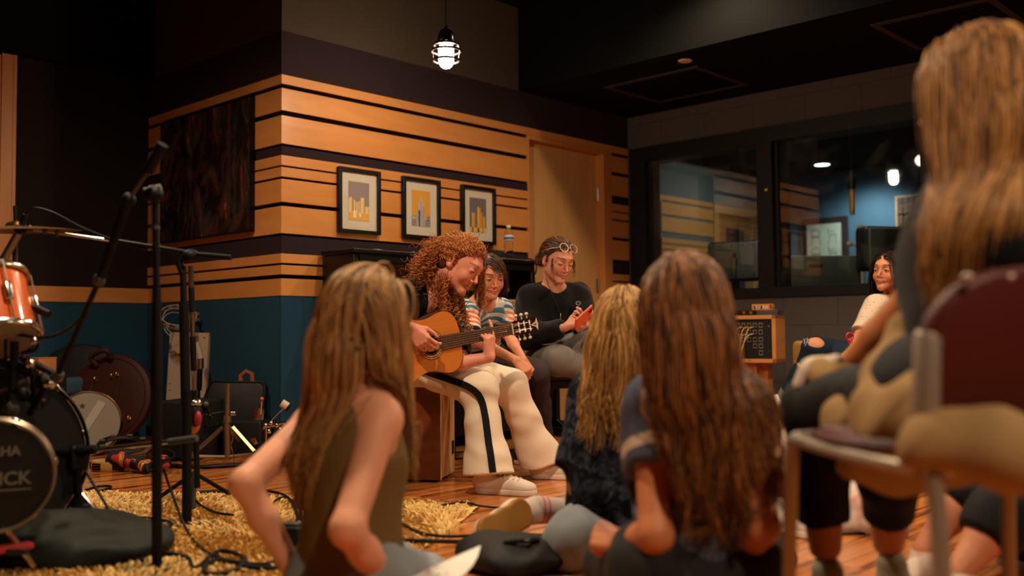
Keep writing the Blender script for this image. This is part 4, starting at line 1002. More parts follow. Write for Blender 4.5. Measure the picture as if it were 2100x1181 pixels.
body4.append(Ell(kR4 + V(-.1, .6, .5) * .004, [.064, .064, .064], None, .02))
sdf_obj('body', body4, m_skin, g4, .007, [H4.box(.13), pbox(hR4)], .0022, color=lambda v: H4.paint(v, '#c98763', brow='#24150f', openeye=.8, smile=1, lip='#a04538'), base=B4)
m_dots = mat('dotted_blouse', '#d6c0ac', .8, spec=.2, bump=(400, .2)); nt = m_dots.node_tree
vo = nt.nodes.new('ShaderNodeTexVoronoi'); vo.inputs['Scale'].default_value = 62; vo.inputs['Randomness'].default_value = .25; tc = nt.nodes.new('ShaderNodeTexCoord'); nt.links.new(tc.outputs['Object'], vo.inputs[0])
lt = nt.nodes.new('ShaderNodeMath'); lt.operation = 'LESS_THAN'; lt.inputs[1].default_value = .17; nt.links.new(vo.outputs['Distance'], lt.inputs[0])
mxn = nt.nodes.new('ShaderNodeMix'); mxn.data_type = 'RGBA'; mxn.inputs[6].default_value = lin('#d6c0ac'); mxn.inputs[7].default_value = lin('#4a3030'); nt.links.new(lt.outputs[0], mxn.inputs[0]); nt.links.new(mxn.outputs[2], nt.nodes['Principled BSDF'].inputs['Base Color'])
s4 = torso_cloth(nk4, sR4, sL4, pel4, 1.0, (.14, .125, .17), 1.0, .064, (.12, .14)) + sleeve(sR4, eR4, .85, .064, .058) + sleeve(sL4, eL4, .85, .064, .058) + [collar_cut(H4, nk4, .07)]
sdf_obj('blouse', s4, m_dots, g4, .006, fold=(.003, 45, 2), base=B4)
m_jean = mat('dark_denim', '#1b2a38', .85, spec=.15, bump=(500, .3), noise=(6, .22))
hole = P(1668, 690, 5.30); jn = trouser([(hpR4, kR4, aR4)], (.09, .068, .052, .044), 0.0) + trouser([(hpL4, kL4, aL4)], (.09, .068, .052, .044), 0)
jo = [Ell(kR4 + V(-.15, .65, .75) * .058, [.042, .042, .032], None, .006, sub=True)]
sdf_obj('jeans', jn + [Ell(pel4 - [0, 0, .02], [.16, .15, .10], None, .05)] + jo, m_jean, g4, .006, fold=(.0025, 50, 4), base=B4)
mb = MB(); rr = np.random.RandomState(4); kc = kR4
for i in range(16):
    a = kc + V(-.5 + rr.rand() * .3, .85, .3) * .066 + V(1, 0, 0) * rr.uniform(-.045, .03); b = a + V(rr.uniform(-.5, .5), -.8, .5) * rr.uniform(.02, .05); mb.tube([a - B4, mix3(a, b, .5) - B4 + V(0, 0, 1) * .006, b - B4], .0012, 4)
mb.obj('frayed_threads', mat('frayed_cotton', '#c9c0b4', .9), g4)
d4 = nrm(aR4 - kR4); mb = MB(); mb.tube([aR4 - d4 * .035 - B4, aR4 + d4 * .012 - B4], [.052, .050], 18); mb.obj('jeans_cuff', mat('cuff_grey', '#6d6f68', .85, bump=(400, .3)), g4)
tp = V(-.55, -.30, .55); he = aR4 + d4 * .085 - tp * .03; shoe(aR4, he, he + tp * .25, .045, up=V(-.3, 1, 0), mats=(m_canvas, m_rubber, m_stripe_b), parent=g4, base=B4)
he, to = foot_on_floor(aL4, V(-.8, 0, .6), .25); shoe(aL4, he, to, .045, mats=(m_canvas, m_rubber, m_stripe_b), parent=g4, base=B4)
rt = scalp(H4, 1100, 32, 1.02, low=-.0); lc = H4.local(rt); tg = H4.s * np.sign(lc[:, :1] + .001) * .9 - H4.f * 1.1 - H4.u * .2; rr = np.random.RandomState(2)
c4 = grow(H4, rt, body4[:2] + s4[:4] + [Ell(H4.w(0, .05, -.035), [.074, .060, .085], H4.A, .02)], rr.uniform(.26, .36, len(rt)), .014, .30, .05, .002, 6, tg, .7)
cap4 = haircap(H4, inflate=1.03)
strands('hair', wave(clump(c4, 16, .5, 1), .008, .10, 3), .0018, ['#120a08', '#1f110c', '#2e1a12'], m_hair, g4, B4, extra=(cap4[0], cap4[1], '#120a08'))
# little red charm on the wrist
mb = MB(); rc = P(1743, 690, 5.12)
mb.ring(rc - B4, V(.2, 0, 1), .020, .004, 20, 6); mb.ell(rc - B4 - np.array([0, 0, .022]), (.015, .012, .016)); mb.obj('red_bracelet', mat('red_plastic', '#c8202e', .35), g4)
# ================================================================== the listeners in front, seen from behind
def longhair(H, body, n, lens, cols, parent, base, seed, tang, target, strength=1.2, t0=.10, gravity=.45, amp=.006, wl=.14, r0=.0019, inflate=1.04, cl=(18, .5), clear=.003, noise=.04, capcol=None, start=.1, nape=-.055):
    """target(lc, r) gives every strand the column it hangs in"""
    body = body + [Ell(H.w(0, -.035, -.10), [.068, .060, .12], H.A, .05)]
    rt = scalp(H, n, seed, inflate - .015, nape=nape); lc = H.local(rt); rr = np.random.RandomState(seed); T = target(lc, rr)
    def pull(p, t):
        d = T - p; d[:, 2] = 0; L_ = np.linalg.norm(d, axis=1)[:, None] + 1e-6; return d / L_ * np.minimum(1, L_ / .08) * strength * (1 if t > t0 else .15)
    p = grow(H, rt, body, rr.uniform(lens[0], lens[1], len(rt)), .018, gravity, noise, clear, seed, tang(H, lc), .7, pull=pull)
    cap_ = haircap(H, inflate=inflate)
    return strands('hair', wave(clump(p, cl[0], cl[1], seed), amp, wl, seed, start), r0, cols, m_hair, parent, base, seed, extra=(cap_[0], cap_[1], capcol or cols[0]))
def spread(lc, r, px0, px1, py, F0, F1, jit=.12):
    """columns from px0 (the roots furthest left in view) to px1"""
    a = lc[:, 0]; u = np.clip((a.max() - a) / (a.max() - a.min()) + r.normal(size=len(a)) * jit, 0, 1); return np.array([P(px0 + (px1 - px0) * k, py, F0 + (F1 - F0) * r.rand()) for k in u])
part_mid = lambda H, lc: H.s * (np.tanh(lc[:, :1] * 40) * .9) - H.f * .55 - H.u * .15
m_olive = mat('olive_ribbed_cotton', '#735a36', .9, spec=.1, bump=(500, .3), noise=(7, .06))
m_ldenim = mat('light_denim', '#8f959a', .85, spec=.15, bump=(400, .35), noise=(7, .22))
m_blueT = mat('slate_blue_cotton', '#3f4150', .9, spec=.1, bump=(500, .25), noise=(6, .06))

# ---------- olive tank top
B5 = P(715, 1178, 2.18) * [1, 1, 0]
g5 = thing('person', 'person in olive tank top with long light brown hair, back turned', 'person', B5)
H5 = Head(P(748, 652, 2.24), V(.62, -.12, -.78), V(.08, 1, 0), 1.0)
nk5 = P(722, 800, 2.26); pel5 = P(722, 1178, 2.16); sR5 = P(782, 858, 2.16); sL5 = P(640, 868, 2.40); eR5 = P(712, 1085, 1.98); eL5 = P(502, 992, 2.22); wR5 = P(800, 1200, 2.12); wL5 = P(600, 1168, 2.24)
kR5 = P(868, 1196, 2.36); kL5 = P(745, 1150, 2.55); aR5 = P(720, 1150, 2.60); aL5 = P(840, 1158, 2.55)
hR5 = hand(wR5, V(.5, -.6, -.3), V(-.1, -.9, .1), .92, (.3, .3, .3, .3), side=-1); hL5 = hand(wL5, V(.3, -.8, .2), V(.3, -.2, -.8), .92, (.3, .35, .35, .4), side=1)
body5 = H5.prims() + figure(H5, nk5, sR5, sL5, eR5, eL5, wR5, wL5, pel5, pel5 + V(.6, 0, .4) * .07, pel5 - V(.6, 0, .4) * .07, kR5, kL5, aR5, aL5, .98, (hR5, hL5), chest=(.125, .095, .15), armr=(.044, .034, .024))
sdf_obj('body', body5, m_skin, g5, .007, [pbox(hR5), pbox(hL5)], .003, color=lambda v: H5.paint(v, '#e3a07e'), base=B5)
t5 = [Ell(mix3(nk5, pel5, .36), np.array([.135, .108, .165]), frame_axes(sR5 - sL5, nk5 - pel5), .06), Cap(mix3(nk5, pel5, .5), mix3(nk5, pel5, .99), .112, .132, .06, flat=np.cross(sR5 - sL5, nk5 - pel5), fr=.85),
      Cap(mix3(nk5, sR5, .50), mix3(mix3(nk5, sR5, .50), pel5, .3), .050, .09, .04), Cap(mix3(nk5, sL5, .50), mix3(mix3(nk5, sL5, .50), pel5, .3), .050, .09, .04), collar_cut(H5, nk5, .07, -.005),
      Ell(sR5 + nrm(sR5 - sL5) * .035, [.070, .070, .085], None, .008, sub=True), Ell(sL5 + nrm(sL5 - sR5) * .035, [.070, .070, .085], None, .008, sub=True)]
sdf_obj('tank_top', t5, m_olive, g5, .006, fold=(.0035, 42, 13), base=B5)
sdf_obj('jeans', trouser([(pel5 + V(.6, 0, .4) * .07, kR5, mix3(kR5, aR5, .95)), (pel5 - V(.6, 0, .4) * .07, kL5, mix3(kL5, aL5, .95))], (.09, .066, .055, .05), 0) + [Ell(pel5 - [0, 0, .035], [.15, .14, .08], None, .05)], m_ldenim, g5, .0075, fold=(.004, 42, 14), base=B5)
rr = np.random.RandomState(51)
def target5(lc, r):
    L_ = spread(lc, r, 612, 735, 950, 2.22, 2.34); R_ = spread(lc, r, 815, 862, 950, 2.34, 2.48); return np.where((lc[:, 0] > -.045)[:, None], L_, R_)
def tang5(H, lc): return np.where(lc[:, :1] > -.045, H.s * (.2 + lc[:, :1] * 5) - H.f * .7, -H.s * .75 + H.f * .45) - H.u * .2
longhair(H5, body5[:2] + t5[:4] + [Cap(sR5, eR5, .062, .045, .03), Cap(sL5, eL5, .05, .04, .03), Ell(sR5, [.07, .07, .07])], 2900, (.34, .50), ['#553820', '#8c6238', '#b0824c', '#cb9c62'], g5, B5, 51, tang5, target5, 1.2, .12, .45, .005, .2, .0018, cl=(22, .5))

# ---------- slate blue T-shirt, long wavy hair
B7 = P(1420, 1150, 2.05) * [1, 1, 0]
g7 = thing('person', 'person in slate blue T-shirt with very long wavy brown hair, back turned', 'person', B7)
H7 = Head(P(1402, 632, 2.06), V(-.10, -.12, -.98), V(-.02, 1, 0), .98)
nk7 = P(1418, 788, 2.08); pel7 = P(1425, 1160, 2.06); sL7 = P(1338, 836, 2.10); sR7 = P(1512, 850, 1.98); eL7 = P(1345, 1098, 1.97); eR7 = P(1560, 1080, 1.92); wL7 = P(1282, 1118, 2.12); wR7 = P(1500, 1160, 2.15)
kL7 = P(1270, 1165, 2.35); kR7 = P(1560, 1150, 2.42); aL7 = P(1450, 1120, 2.65); aR7 = P(1400, 1130, 2.62)
hL7 = hand(wL7, V(-.65, .15, -.55), V(.3, -.6, -.6), .90, (.85, .9, .9, .9), (.8, .6), side=-1); hR7 = hand(wR7, V(-.8, -.3, -.4), V(0, -1, 0), .9, side=1)
body7 = H7.prims(detail=False) + figure(H7, nk7, sR7, sL7, eR7, eL7, wR7, wL7, pel7, pel7 + V(1, 0, 0) * .07, pel7 - V(1, 0, 0) * .07, kR7, kL7, aR7, aL7, .97, (hL7, hR7), armr=(.043, .036, .026))
sdf_obj('body', body7, m_skin, g7, .007, [pbox(hL7)], .003, color=lambda v: H7.paint(v, '#c47a50'), base=B7)
t7 = torso_cloth(nk7, sR7, sL7, pel7, 1.0, (.15, .118, .17), .90, .066, (.125, .135)) + sleeve(sL7, eL7, .46, .054, .052) + sleeve(sR7, eR7, .42, .068, .064) + [collar_cut(H7, nk7, .07), Cut(mix3(nk7, pel7, .92), pel7 - nk7, .3, .004)]
m_band = stripe_mat('slate_blue_banded', .4, [(0, '#4b4e60'), ((.078) / .4, '#c4ab92'), (.103 / .4, '#4b4e60')])
def st7(v):
    a = (v - sL7) @ nrm(eL7 - sL7); b = (v - sR7) @ nrm(eR7 - sR7); inL = (Cap(sL7, eL7, .03).d(v) < .05) & (((v - sL7) @ nrm(sR7 - sL7)) < .07); inR = (Cap(sR7, eR7, .03).d(v) < .05) & (((v - sR7) @ nrm(sL7 - sR7)) < .05)
    return np.where(inL, a, np.where(inR, b, 0)).clip(0, .39)
sdf_obj('tee_shirt', t7, m_band, g7, .006, fold=(.0045, 38, 17), base=B7, st=st7)
sdf_obj('trousers', trouser([(pel7 + V(1, 0, 0) * .07, kR7, aR7), (pel7 - V(1, 0, 0) * .07, kL7, aL7)], (.11, .08, .07, .06), 0) + [Ell(pel7 - [0, 0, .03], [.175, .15, .11], None, .05)], mat('black_denim', '#15130f', .85, bump=(500, .3)), g7, .0075, fold=(.004, 40, 19), base=B7)
longhair(H7, body7[:2] + t7[:5] + [Cap(sR7, eR7, .06, .05, .03)], 2900, (.38, .52), ['#3a200f', '#5f3a1c', '#8a5629', '#ab7038'], g7, B7, 71, lambda H, lc: H.s * (np.tanh((lc[:, :1] - .01) * 40) * .5) - H.f * .75 - H.u * .2, lambda lc, r: spread(lc, r, 1405, 1585, 960, 1.90, 1.99), 1.1, .20, .42, .012, .17, .0019, cl=(34, .72), noise=.06)

# ---------- dark tie-dye T-shirt
B6 = P(1275, 1090, 2.80) * [1, 1, 0]
g6 = thing('person', 'person in dark tie-dye T-shirt with long blond hair, tan shoe sole showing', 'person', B6)
H6 = Head(P(1282, 668, 2.86), V(.35, -.1, -.93), V(0, 1, 0), .96)
nk6 = P(1262, 778, 2.88); pel6 = P(1275, 1075, 2.86); sL6 = P(1212, 812, 2.92); sR6 = P(1325, 812, 2.80); eL6 = P(1188, 1000, 2.84); wL6 = P(1222, 1040, 3.02); eR6 = P(1340, 1000, 2.8); wR6 = P(1290, 1060, 3.0)
kL6 = P(1178, 1108, 2.72); aL6 = P(1300, 1120, 2.95); kR6 = P(1330, 1060, 3.16); aR6 = P(1118, 1046, 3.05)
body6 = H6.prims(detail=False) + figure(H6, nk6, sR6, sL6, eR6, eL6, wR6, wL6, pel6, pel6 + V(1, 0, 0) * .07, pel6 - V(1, 0, 0) * .07, kR6, kL6, aR6, aL6, .92, (hand(wL6, V(.2, -.6, -.5), V(0, -.5, -.8), .85), hand(wR6, V(-.7, -.2, -.3), V(0, -1, 0), .85)))
sdf_obj('body', body6, m_skin, g6, .0075, color=lambda v: H6.paint(v, '#c98562'), base=B6)
t6 = torso_cloth(nk6, sR6, sL6, pel6, .95, (.15, .12, .17), 1.04, .066, (.14, .15)) + sleeve(sL6, eL6, .75, .072, .078) + sleeve(sR6, eR6, .75, .072, .078) + [collar_cut(H6, nk6, .065), Ell(pel6 + [0, 0, .10], [.155, .14, .12], None, .06), Cap(mix3(nk6, pel6, .5), pel6, .14, .15, .05)]
m_tie = mat('dark_tie_dye', '#15171d', .9, spec=.1, bump=(400, .25)); nt = m_tie.node_tree; tc = nt.nodes.new('ShaderNodeTexCoord'); nz = nt.nodes.new('ShaderNodeTexNoise'); nz.inputs['Scale'].default_value = 26; nz.inputs['Detail'].default_value = 3; nz.inputs['Distortion'].default_value = 1.5
r_ = nt.nodes.new('ShaderNodeValToRGB'); r_.color_ramp.elements[0].position = .42; r_.color_ramp.elements[1].position = .68; r_.color_ramp.elements[0].color = lin('#101219'); r_.color_ramp.elements[1].color = lin('#3d4350')
nt.links.new(tc.outputs['Object'], nz.inputs[0]); nt.links.new(nz.outputs[0], r_.inputs[0]); nt.links.new(r_.outputs[0], nt.nodes['Principled BSDF'].inputs['Base Color'])
sdf_obj('tee_shirt', t6, m_tie, g6, .0065, fold=(.006, 34, 23), base=B6)
cuff6 = mix3(kR6, aR6, .62)
sdf_obj('jeans', trouser([(pel6 + V(1, 0, 0) * .07, kR6, cuff6), (pel6 - V(1, 0, 0) * .07, kL6, mix3(kL6, aL6, .9))], (.10, .082, .078, .07), 0) + [Ell(pel6 - [0, 0, .03], [.165, .14, .10], None, .05)], m_ldenim, g6, .0065, fold=(.0045, 42, 24), base=B6)
sd6 = nrm(aR6 - kR6)
sk = sdf_obj('sock', [Cap(aR6 - sd6 * .045, aR6 + sd6 * .03, .041, .040, .02), Cap(aR6 + sd6 * .02, P(1060, 1058, 3.02), .036, .036, .02)], stripe_mat('striped_sock', .2, [(0, '#c9b9ae'), (.055 / .2, '#d7707a'), (.062 / .2, '#c9b9ae'), (.072 / .2, '#d7707a'), (.079 / .2, '#c9b9ae')]), g6, .004, base=B6, st=lambda v: ((v - aR6) @ sd6 + .06).clip(0, .19))
m_gum = mat('tan_gum_sole', '#a06f2c', .7, bump=(300, .2), noise=(20, .08))
h6 = P(1090, 1040, 3.0); t6_ = P(1016, 1092, 2.90)
shoe(aR6, h6, t6_ + nrm(t6_ - h6) * .05, .056, up=-V(.12, .0, .99), mats=(m_canvas, m_gum), parent=g6, base=B6, laces=False)
longhair(H6, body6[:2] + t6[:5], 2900, (.27, .40), ['#6b4520', '#9a6c36', '#c0904e', '#d9ab66'], g6, B6, 61, part_mid, lambda lc, r: spread(lc, r, 1180, 1325, 800, 2.72, 2.78), .8, .10, .42, .009, .16, .0018, cl=(22, .55), noise=.05)

# ---------- the chair and the person on it
m_chrome = mat('worn_chair_metal', '#b3a596', .35, metal=.6)
m_maroon = mat('maroon_vinyl', '#4a1712', .5, spec=.35, bump=(200, .1), noise=(5, .12))
FD, RD = nrm(V(-.22, 0, -.97)), nrm(V(.97, 0, -.22)); Z3 = np.array([0, 0, 1.0])
RL = P(1885, 955, 1.46) * [1, 1, 0]      # rear left foot of the seat frame
RL = RL + 0
def ch(f, r, z): return RL + FD * f + RD * r + Z3 * z
BC = ch(.21, .22, 0)
gc = thing('chair', 'maroon padded chair with dull metal legs carrying the person in the black T-shirt', 'chair', BC)
sb = MB(); SP = bez([ch(0.0, 0.0, .445), ch(.10, -.015, .447), ch(.30, -.012, .452), ch(.385, .02, .455), ch(.42, .22, .455), ch(.385, .42, .455), ch(.30, .455, .452), ch(.10, .455, .447), ch(0, .44, .445), ch(-.03, .22, .443)], 6)
sb = MB().tube([q - BC for q in SP[:-1]] + [SP[0] - BC], .011, 10); sb.obj('seat_frame', m_chrome, gc)
ps = [Ell(ch(.20, .22, .475), [.215, .225, .022], np.array([FD, RD, Z3]), .02), Ell(ch(.20, .22, .468), [.235, .245, .014], np.array([FD, RD, Z3]), .02)]
sdf_obj('seat', ps, m_maroon, gc, .006, base=BC)
for nm_, a, b in (('leg', ch(.36, -.010, .455), ch(.385, -.02, 0)), ('leg', ch(.36, .45, .455), ch(.385, .46, 0)), ('leg', ch(-.02, 0.0, .62), ch(-.09, -.012, 0)), ('leg', ch(-.02, .44, .62), ch(-.09, .452, 0))):
    l_ = MB().tube([a - BC, b - BC], .0135, 12).obj(nm_, m_chrome, gc); MB().tube([b - BC, b - BC + Z3 * .03], .017, 12).obj('foot_cap', mat('black_rubber', '#111111', .7), l_)
for r in (0, .44): MB().tube([ch(-.02, r, .50) - BC, ch(-.035, r, .645) - BC, ch(-.036, r, .652) - BC], (.023, .023, .019), 12).obj('back_upright', m_chrome, gc)
bk = [Cap(ch(-.030, .06, .56), ch(-.055, .06, .73), .050, .048, .04, flat=FD, fr=.38), Cap(ch(-.030, .38, .56), ch(-.055, .38, .73), .050, .048, .04, flat=FD, fr=.38)]
for t in np.linspace(0, 1, 7): bk.append(Cap(ch(-.030, .05, .54 + .22 * t), ch(-.030, .39, .54 + .22 * t), .03, .03, .04, flat=FD, fr=.7))
bk = [Ell(ch(-.045, .22, .66), [.020, .205, .125], np.array([FD, RD, Z3]), .02)]
n8 = 4
def superback():
    mb = MB(); rings = []
    for k, (ins, off) in enumerate([(.012, -.018), (.003, -.014), (0, -.006), (0, .006), (.003, .014), (.012, .018)]):
        ring = []
        for a in np.linspace(0, 2 * pi, 48, endpoint=False):
            c_, s_ = cos(a), sin(a); e = .55; y = np.sign(c_) * abs(c_) ** e * (.238 - ins); z = np.sign(s_) * abs(s_) ** e * (.145 - ins)
            y *= (1 - .10 * max(0, z / .145) ** 2)
            ring.append(tuple(ch(-.045 + off + .03 * (1 - (y / .238) ** 2) * -1 + .015, .22 + y, .602 + z) - BC - FD * .12 * (z / 1.0)))
        rings.append(ring)
    return mb.rings(rings)
bo = superback().obj('backrest', m_maroon, gc, smooth=60)
for r in (.03, .10, .41):
    MB().ell(ch(-.080, r, .728) - BC, (.008, .008, .006)).obj('back_bolt', m_chrome, gc)
B8 = ch(.2, .22, 0)
g8 = thing('person', 'long-haired person in black T-shirt sitting on the maroon chair', 'person', B8)
H8 = Head(P(2003, 190, 1.74), V(-.62, -.08, -.78), V(.02, 1, 0), 1.0)
nk8 = P(2010, 372, 1.74); pel8 = ch(.16, .22, .565); sL8 = P(1955, 522, 1.78); sR8 = P(2085, 500, 1.58); eL8 = P(1850, 660, 1.94); wL8 = P(1752, 742, 2.08); eR8 = P(2120, 700, 1.7); wR8 = P(1850, 730, 2.02)
hpL8 = ch(.18, .13, .53); hpR8 = ch(.18, .31, .53); kL8 = P(1672, 838, 2.12); kR8 = P(1822, 900, 2.10); aL8 = P(1692, 1118, 2.18); aR8 = P(1822, 1110, 2.26)
hL8 = hand(wL8, V(-.75, -.15, -.55), V(-.1, -.95, -.1), .92, (.35, .4, .4, .45), (.4, .3), side=1); hR8 = hand(wR8, V(-.6, -.2, -.6), V(0, -.9, -.2), .92, (.4, .4, .4, .4), side=-1)
body8 = H8.prims() + figure(H8, nk8, sR8, sL8, eR8, eL8, wR8, wL8, pel8, hpR8, hpL8, kR8, kL8, aR8, aL8, 1.0, (hL8, hR8), armr=(.051, .044, .027), legr=(.075, .055, .036))
sdf_obj('body', body8, m_skin, g8, .007, [pbox(hL8), pbox(hR8)], .003, color=lambda v: H8.paint(v, '#b8703f'), base=B8)
t8 = torso_cloth(nk8, sR8, sL8, pel8, 1.0, (.145, .118, .17), .95, .064, (.125, .14)) + sleeve(sL8, eL8, .42, .066, .064) + sleeve(sR8, eR8, .60, .068, .066) + [collar_cut(H8, nk8, .07)]
sdf_obj('tee_shirt', t8, m_blackknit, g8, .006, fold=(.004, 40, 27), base=B8)
m_legg = mat('black_leggings', '#0d0c0c', .7, spec=.25)
sdf_obj('leggings', trouser([(hpL8, kL8, mix3(kL8, aL8, .80)), (hpR8, kR8, mix3(kR8, aR8, .72))], (.088, .068, .062, .056), 0) + [Ell(pel8, [.16, .15, .11], None, .05)], m_legg, g8, .0065, fold=(.0015, 40, 28), base=B8)
m_knit = mat('beige_knit', '#8f8470', .9, bump=(250, .5))
for a_, dd in ((aL8, V(-.35, 0, -.9)), (aR8, V(-.75, 0, -.6))):
    he, to = foot_on_floor(a_, dd, .245); shoe(a_, he, to, .044, mats=(m_knit, m_rubber), parent=g8, base=B8, laces=False)
longhair(H8, body8[:2] + t8[:5] + [Ell(H8.w(0, -.02, -.19), [.086, .065, .11], H8.A, .05), Ell(H8.w(0, -.03, -.10), [.080, .070, .12], H8.A, .05)], 3800, (.38, .50), ['#4a2c14', '#7d5227', '#a8743a', '#c8924e'], g8, B8, 81, lambda H, lc: H.s * (np.tanh(lc[:, :1] * 40) * .8) - H.f * .75 - H.u * .15, lambda lc, r: spread(lc, r, 1915, 2110, 500, 1.60, 1.66), .7, .14, .5, .005, .2, .0017, cl=(26, .5))
# khaki jacket tied round the waist, its sleeves over the lap and behind the back
m_khaki = mat('khaki_cotton', '#9c7d55', .88, spec=.12, bump=(350, .3), noise=(6, .08))
JB = ch(.2, .1, .45)
gj = thing('jacket', 'khaki jacket bunched on the lap of the person on the maroon chair', 'jacket', JB)
jk = [Cap(P(1885, 745, 1.70), P(1860, 850, 1.66), .050, .085, .05), Cap(P(1900, 800, 1.60), P(1905, 880, 1.56), .06, .07, .05), Cap(P(1760, 850, 1.92), P(1880, 900, 1.66), .06, .085, .06), Cap(P(1880, 900, 1.66), P(2080, 900, 1.52), .075, .06, .05), Cap(P(1860, 775, 1.78), P(1800, 880, 1.78), .060, .085, .06), Cap(P(1750, 900, 1.90), P(1830, 950, 1.70), .03, .05, .05),
      Cap(P(1900, 720, 1.72), P(1860, 800, 1.74), .06, .07, .05), Cap(P(2080, 905, 1.50), P(2180, 930, 1.50), .05, .05, .04), Ell(P(1960, 820, 1.72), [.17, .15, .07], None, .05)]
jo_ = sdf_obj('jacket_body', jk, m_khaki, gj, .0065, fold=(.013, 38, 31), base=JB)
slv = [Cap(P(1905, 905, 1.44), P(2040, 925, 1.40), .045, .048, .03), Cap(P(2040, 925, 1.40), P(2080, 935, 1.39), .048, .038, .02), Cap(P(2080, 935, 1.39), P(2160, 930, 1.40), .034, .05, .03)]
sdf_obj('jacket_sleeve', slv, m_khaki, gj, .006, fold=(.010, 42, 32), base=JB)
cf = [Cap(P(1695, 772, 2.02), P(1800, 795, 1.98), .030, .040, .03), Cap(P(1676, 766, 2.06), P(1700, 774, 2.02), .026, .028, .03)]
sdf_obj('jacket_cuff', cf, m_khaki, gj, .005, fold=(.005, 45, 33), base=JB)
sdf_obj('sleeve_lining', [Cap(P(1655, 790, 2.07), P(1668, 762, 2.06), .022, .026, .02), Cap(P(1692, 752, 2.04), P(1712, 748, 2.02), .020, .018, .02)], mat('cream_lining', '#cbb8a6', .8), gj, .004, fold=(.004, 60, 3), base=JB)

# ---------- child on the floor behind, in pale tie-dye; another child's legs at the right
B9 = P(1510, 1040, 3.35) * [1, 1, 0]
g9 = thing('person', 'child in pale pink tie-dye clothes on the floor, mostly hidden behind others', 'person', B9)
H9 = Head(P(1420, 668, 3.30), V(.3, 0, .6), V(0, 1, 0), .88)
nk9 = P(1432, 760, 3.35); pel9 = P(1520, 1010, 3.42); sA = P(1400, 790, 3.3); sB = P(1490, 790, 3.4)
body9 = H9.prims(detail=False) + figure(H9, nk9, sA, sB, P(1410, 900, 3.3), P(1500, 890, 3.3), P(1460, 960, 3.25), P(1540, 950, 3.25), pel9, pel9, pel9, P(1608, 915, 3.28), P(1745, 1030, 3.30), P(1592, 1028, 3.20), P(1850, 1055, 3.05), .85)
sdf_obj('body', body9, m_skin, g9, .009, color=lambda v: H9.paint(v, '#c98562'), base=B9)
m_pale = mat('pale_tie_dye', '#cdb3a2', .9, bump=(350, .3)); nt = m_pale.node_tree; tc = nt.nodes.new('ShaderNodeTexCoord'); nz = nt.nodes.new('ShaderNodeTexNoise'); nz.inputs['Scale'].default_value = 11; nz.inputs['Detail'].default_value = 2
r_ = nt.nodes.new('ShaderNodeValToRGB'); r_.color_ramp.elements[0].position = .38; r_.color_ramp.elements[1].position = .52; r_.color_ramp.elements[0].color = lin('#c07a68'); r_.color_ramp.elements[1].color = lin('#cfb9aa')
nt.links.new(tc.outputs['Object'], nz.inputs[0]); nt.links.new(nz.outputs[0], r_.inputs[0]); nt.links.new(r_.outputs[0], nt.nodes['Principled BSDF'].inputs['Base Color'])
sdf_obj('sweatshirt', torso_cloth(nk9, sA, sB, pel9, .85, (.14, .12, .16), 1.0, .06, (.12, .13)), m_pale, g9, .008, fold=(.004, 40, 41), base=B9)
sdf_obj('trousers', trouser([(pel9, P(1608, 915, 3.28), P(1590, 1000, 3.20)), (pel9, P(1745, 1030, 3.30), P(1850, 1055, 3.10))], (.11, .075, .07, .065), 0) + [Cap(P(1690, 1070, 3.22), P(1780, 1075, 3.16), .05, .045, .05), Cap(pel9, P(1700, 1060, 3.3), .1, .07, .05)], m_pale, g9, .007, fold=(.008, 34, 42), base=B9)
he = P(1572, 1052, 3.20); he[2] = 0; shoe(P(1592, 1015, 3.2), he, he + nrm(V(.6, 0, .5)) * .2, .04, mats=(m_canvas, m_rubber), parent=g9, base=B9, laces=False)
B0 = P(2080, 1100, 2.7) * [1, 1, 0]
g0 = thing('person', 'child in black trousers sitting on the floor beyond the maroon chair', 'person', B0)
H0 = Head(P(2110, 700, 2.75), V(-.8, 0, .3), V(0, 1, 0), .9); nk0 = P(2110, 800, 2.78); pel0 = P(2110, 1060, 2.72); sA = P(2080, 830, 2.7); sB = P(2150, 830, 2.9)
k0, k1, a0, a1 = P(1990, 1000, 2.55), P(2060, 1050, 2.35), P(1895, 1128, 2.52), P(1960, 1180, 2.30)
body0 = H0.prims(detail=False) + figure(H0, nk0, sA, sB, P(2080, 950, 2.6), P(2150, 950, 2.8), P(2020, 1010, 2.5), P(2080, 1000, 2.6), pel0, pel0, pel0, k0, k1, a0, a1, .9)
sdf_obj('body', body0, m_skin, g0, .009, color=lambda v: H0.paint(v, '#c98562'), base=B0)
sdf_obj('top', torso_cloth(nk0, sA, sB, pel0, .9, (.14, .12, .16), 1.0, .06, (.12, .13)) + sleeve(sA, P(2080, 950, 2.6), .9, .06, .055), m_blackknit, g0, .008, base=B0)
sdf_obj('trousers', trouser([(pel0, k0, mix3(k0, a0, .30)), (pel0, k1, mix3(k1, a1, .45))], (.10, .075, .068, .06), 0) + [Ell(pel0 - [0, 0, .03], [.14, .13, .08], None, .05)], m_legg, g0, .007, fold=(.003, 40, 44), base=B0)
for a_, dd in ((a0, V(-.6, 0, .6)), (a1, V(-.8, 0, .5))):
    he, to = foot_on_floor(a_, dd, .21); shoe(a_, he, to, .04, mats=(m_pale, m_rubber), parent=g0, base=B0, laces=False)
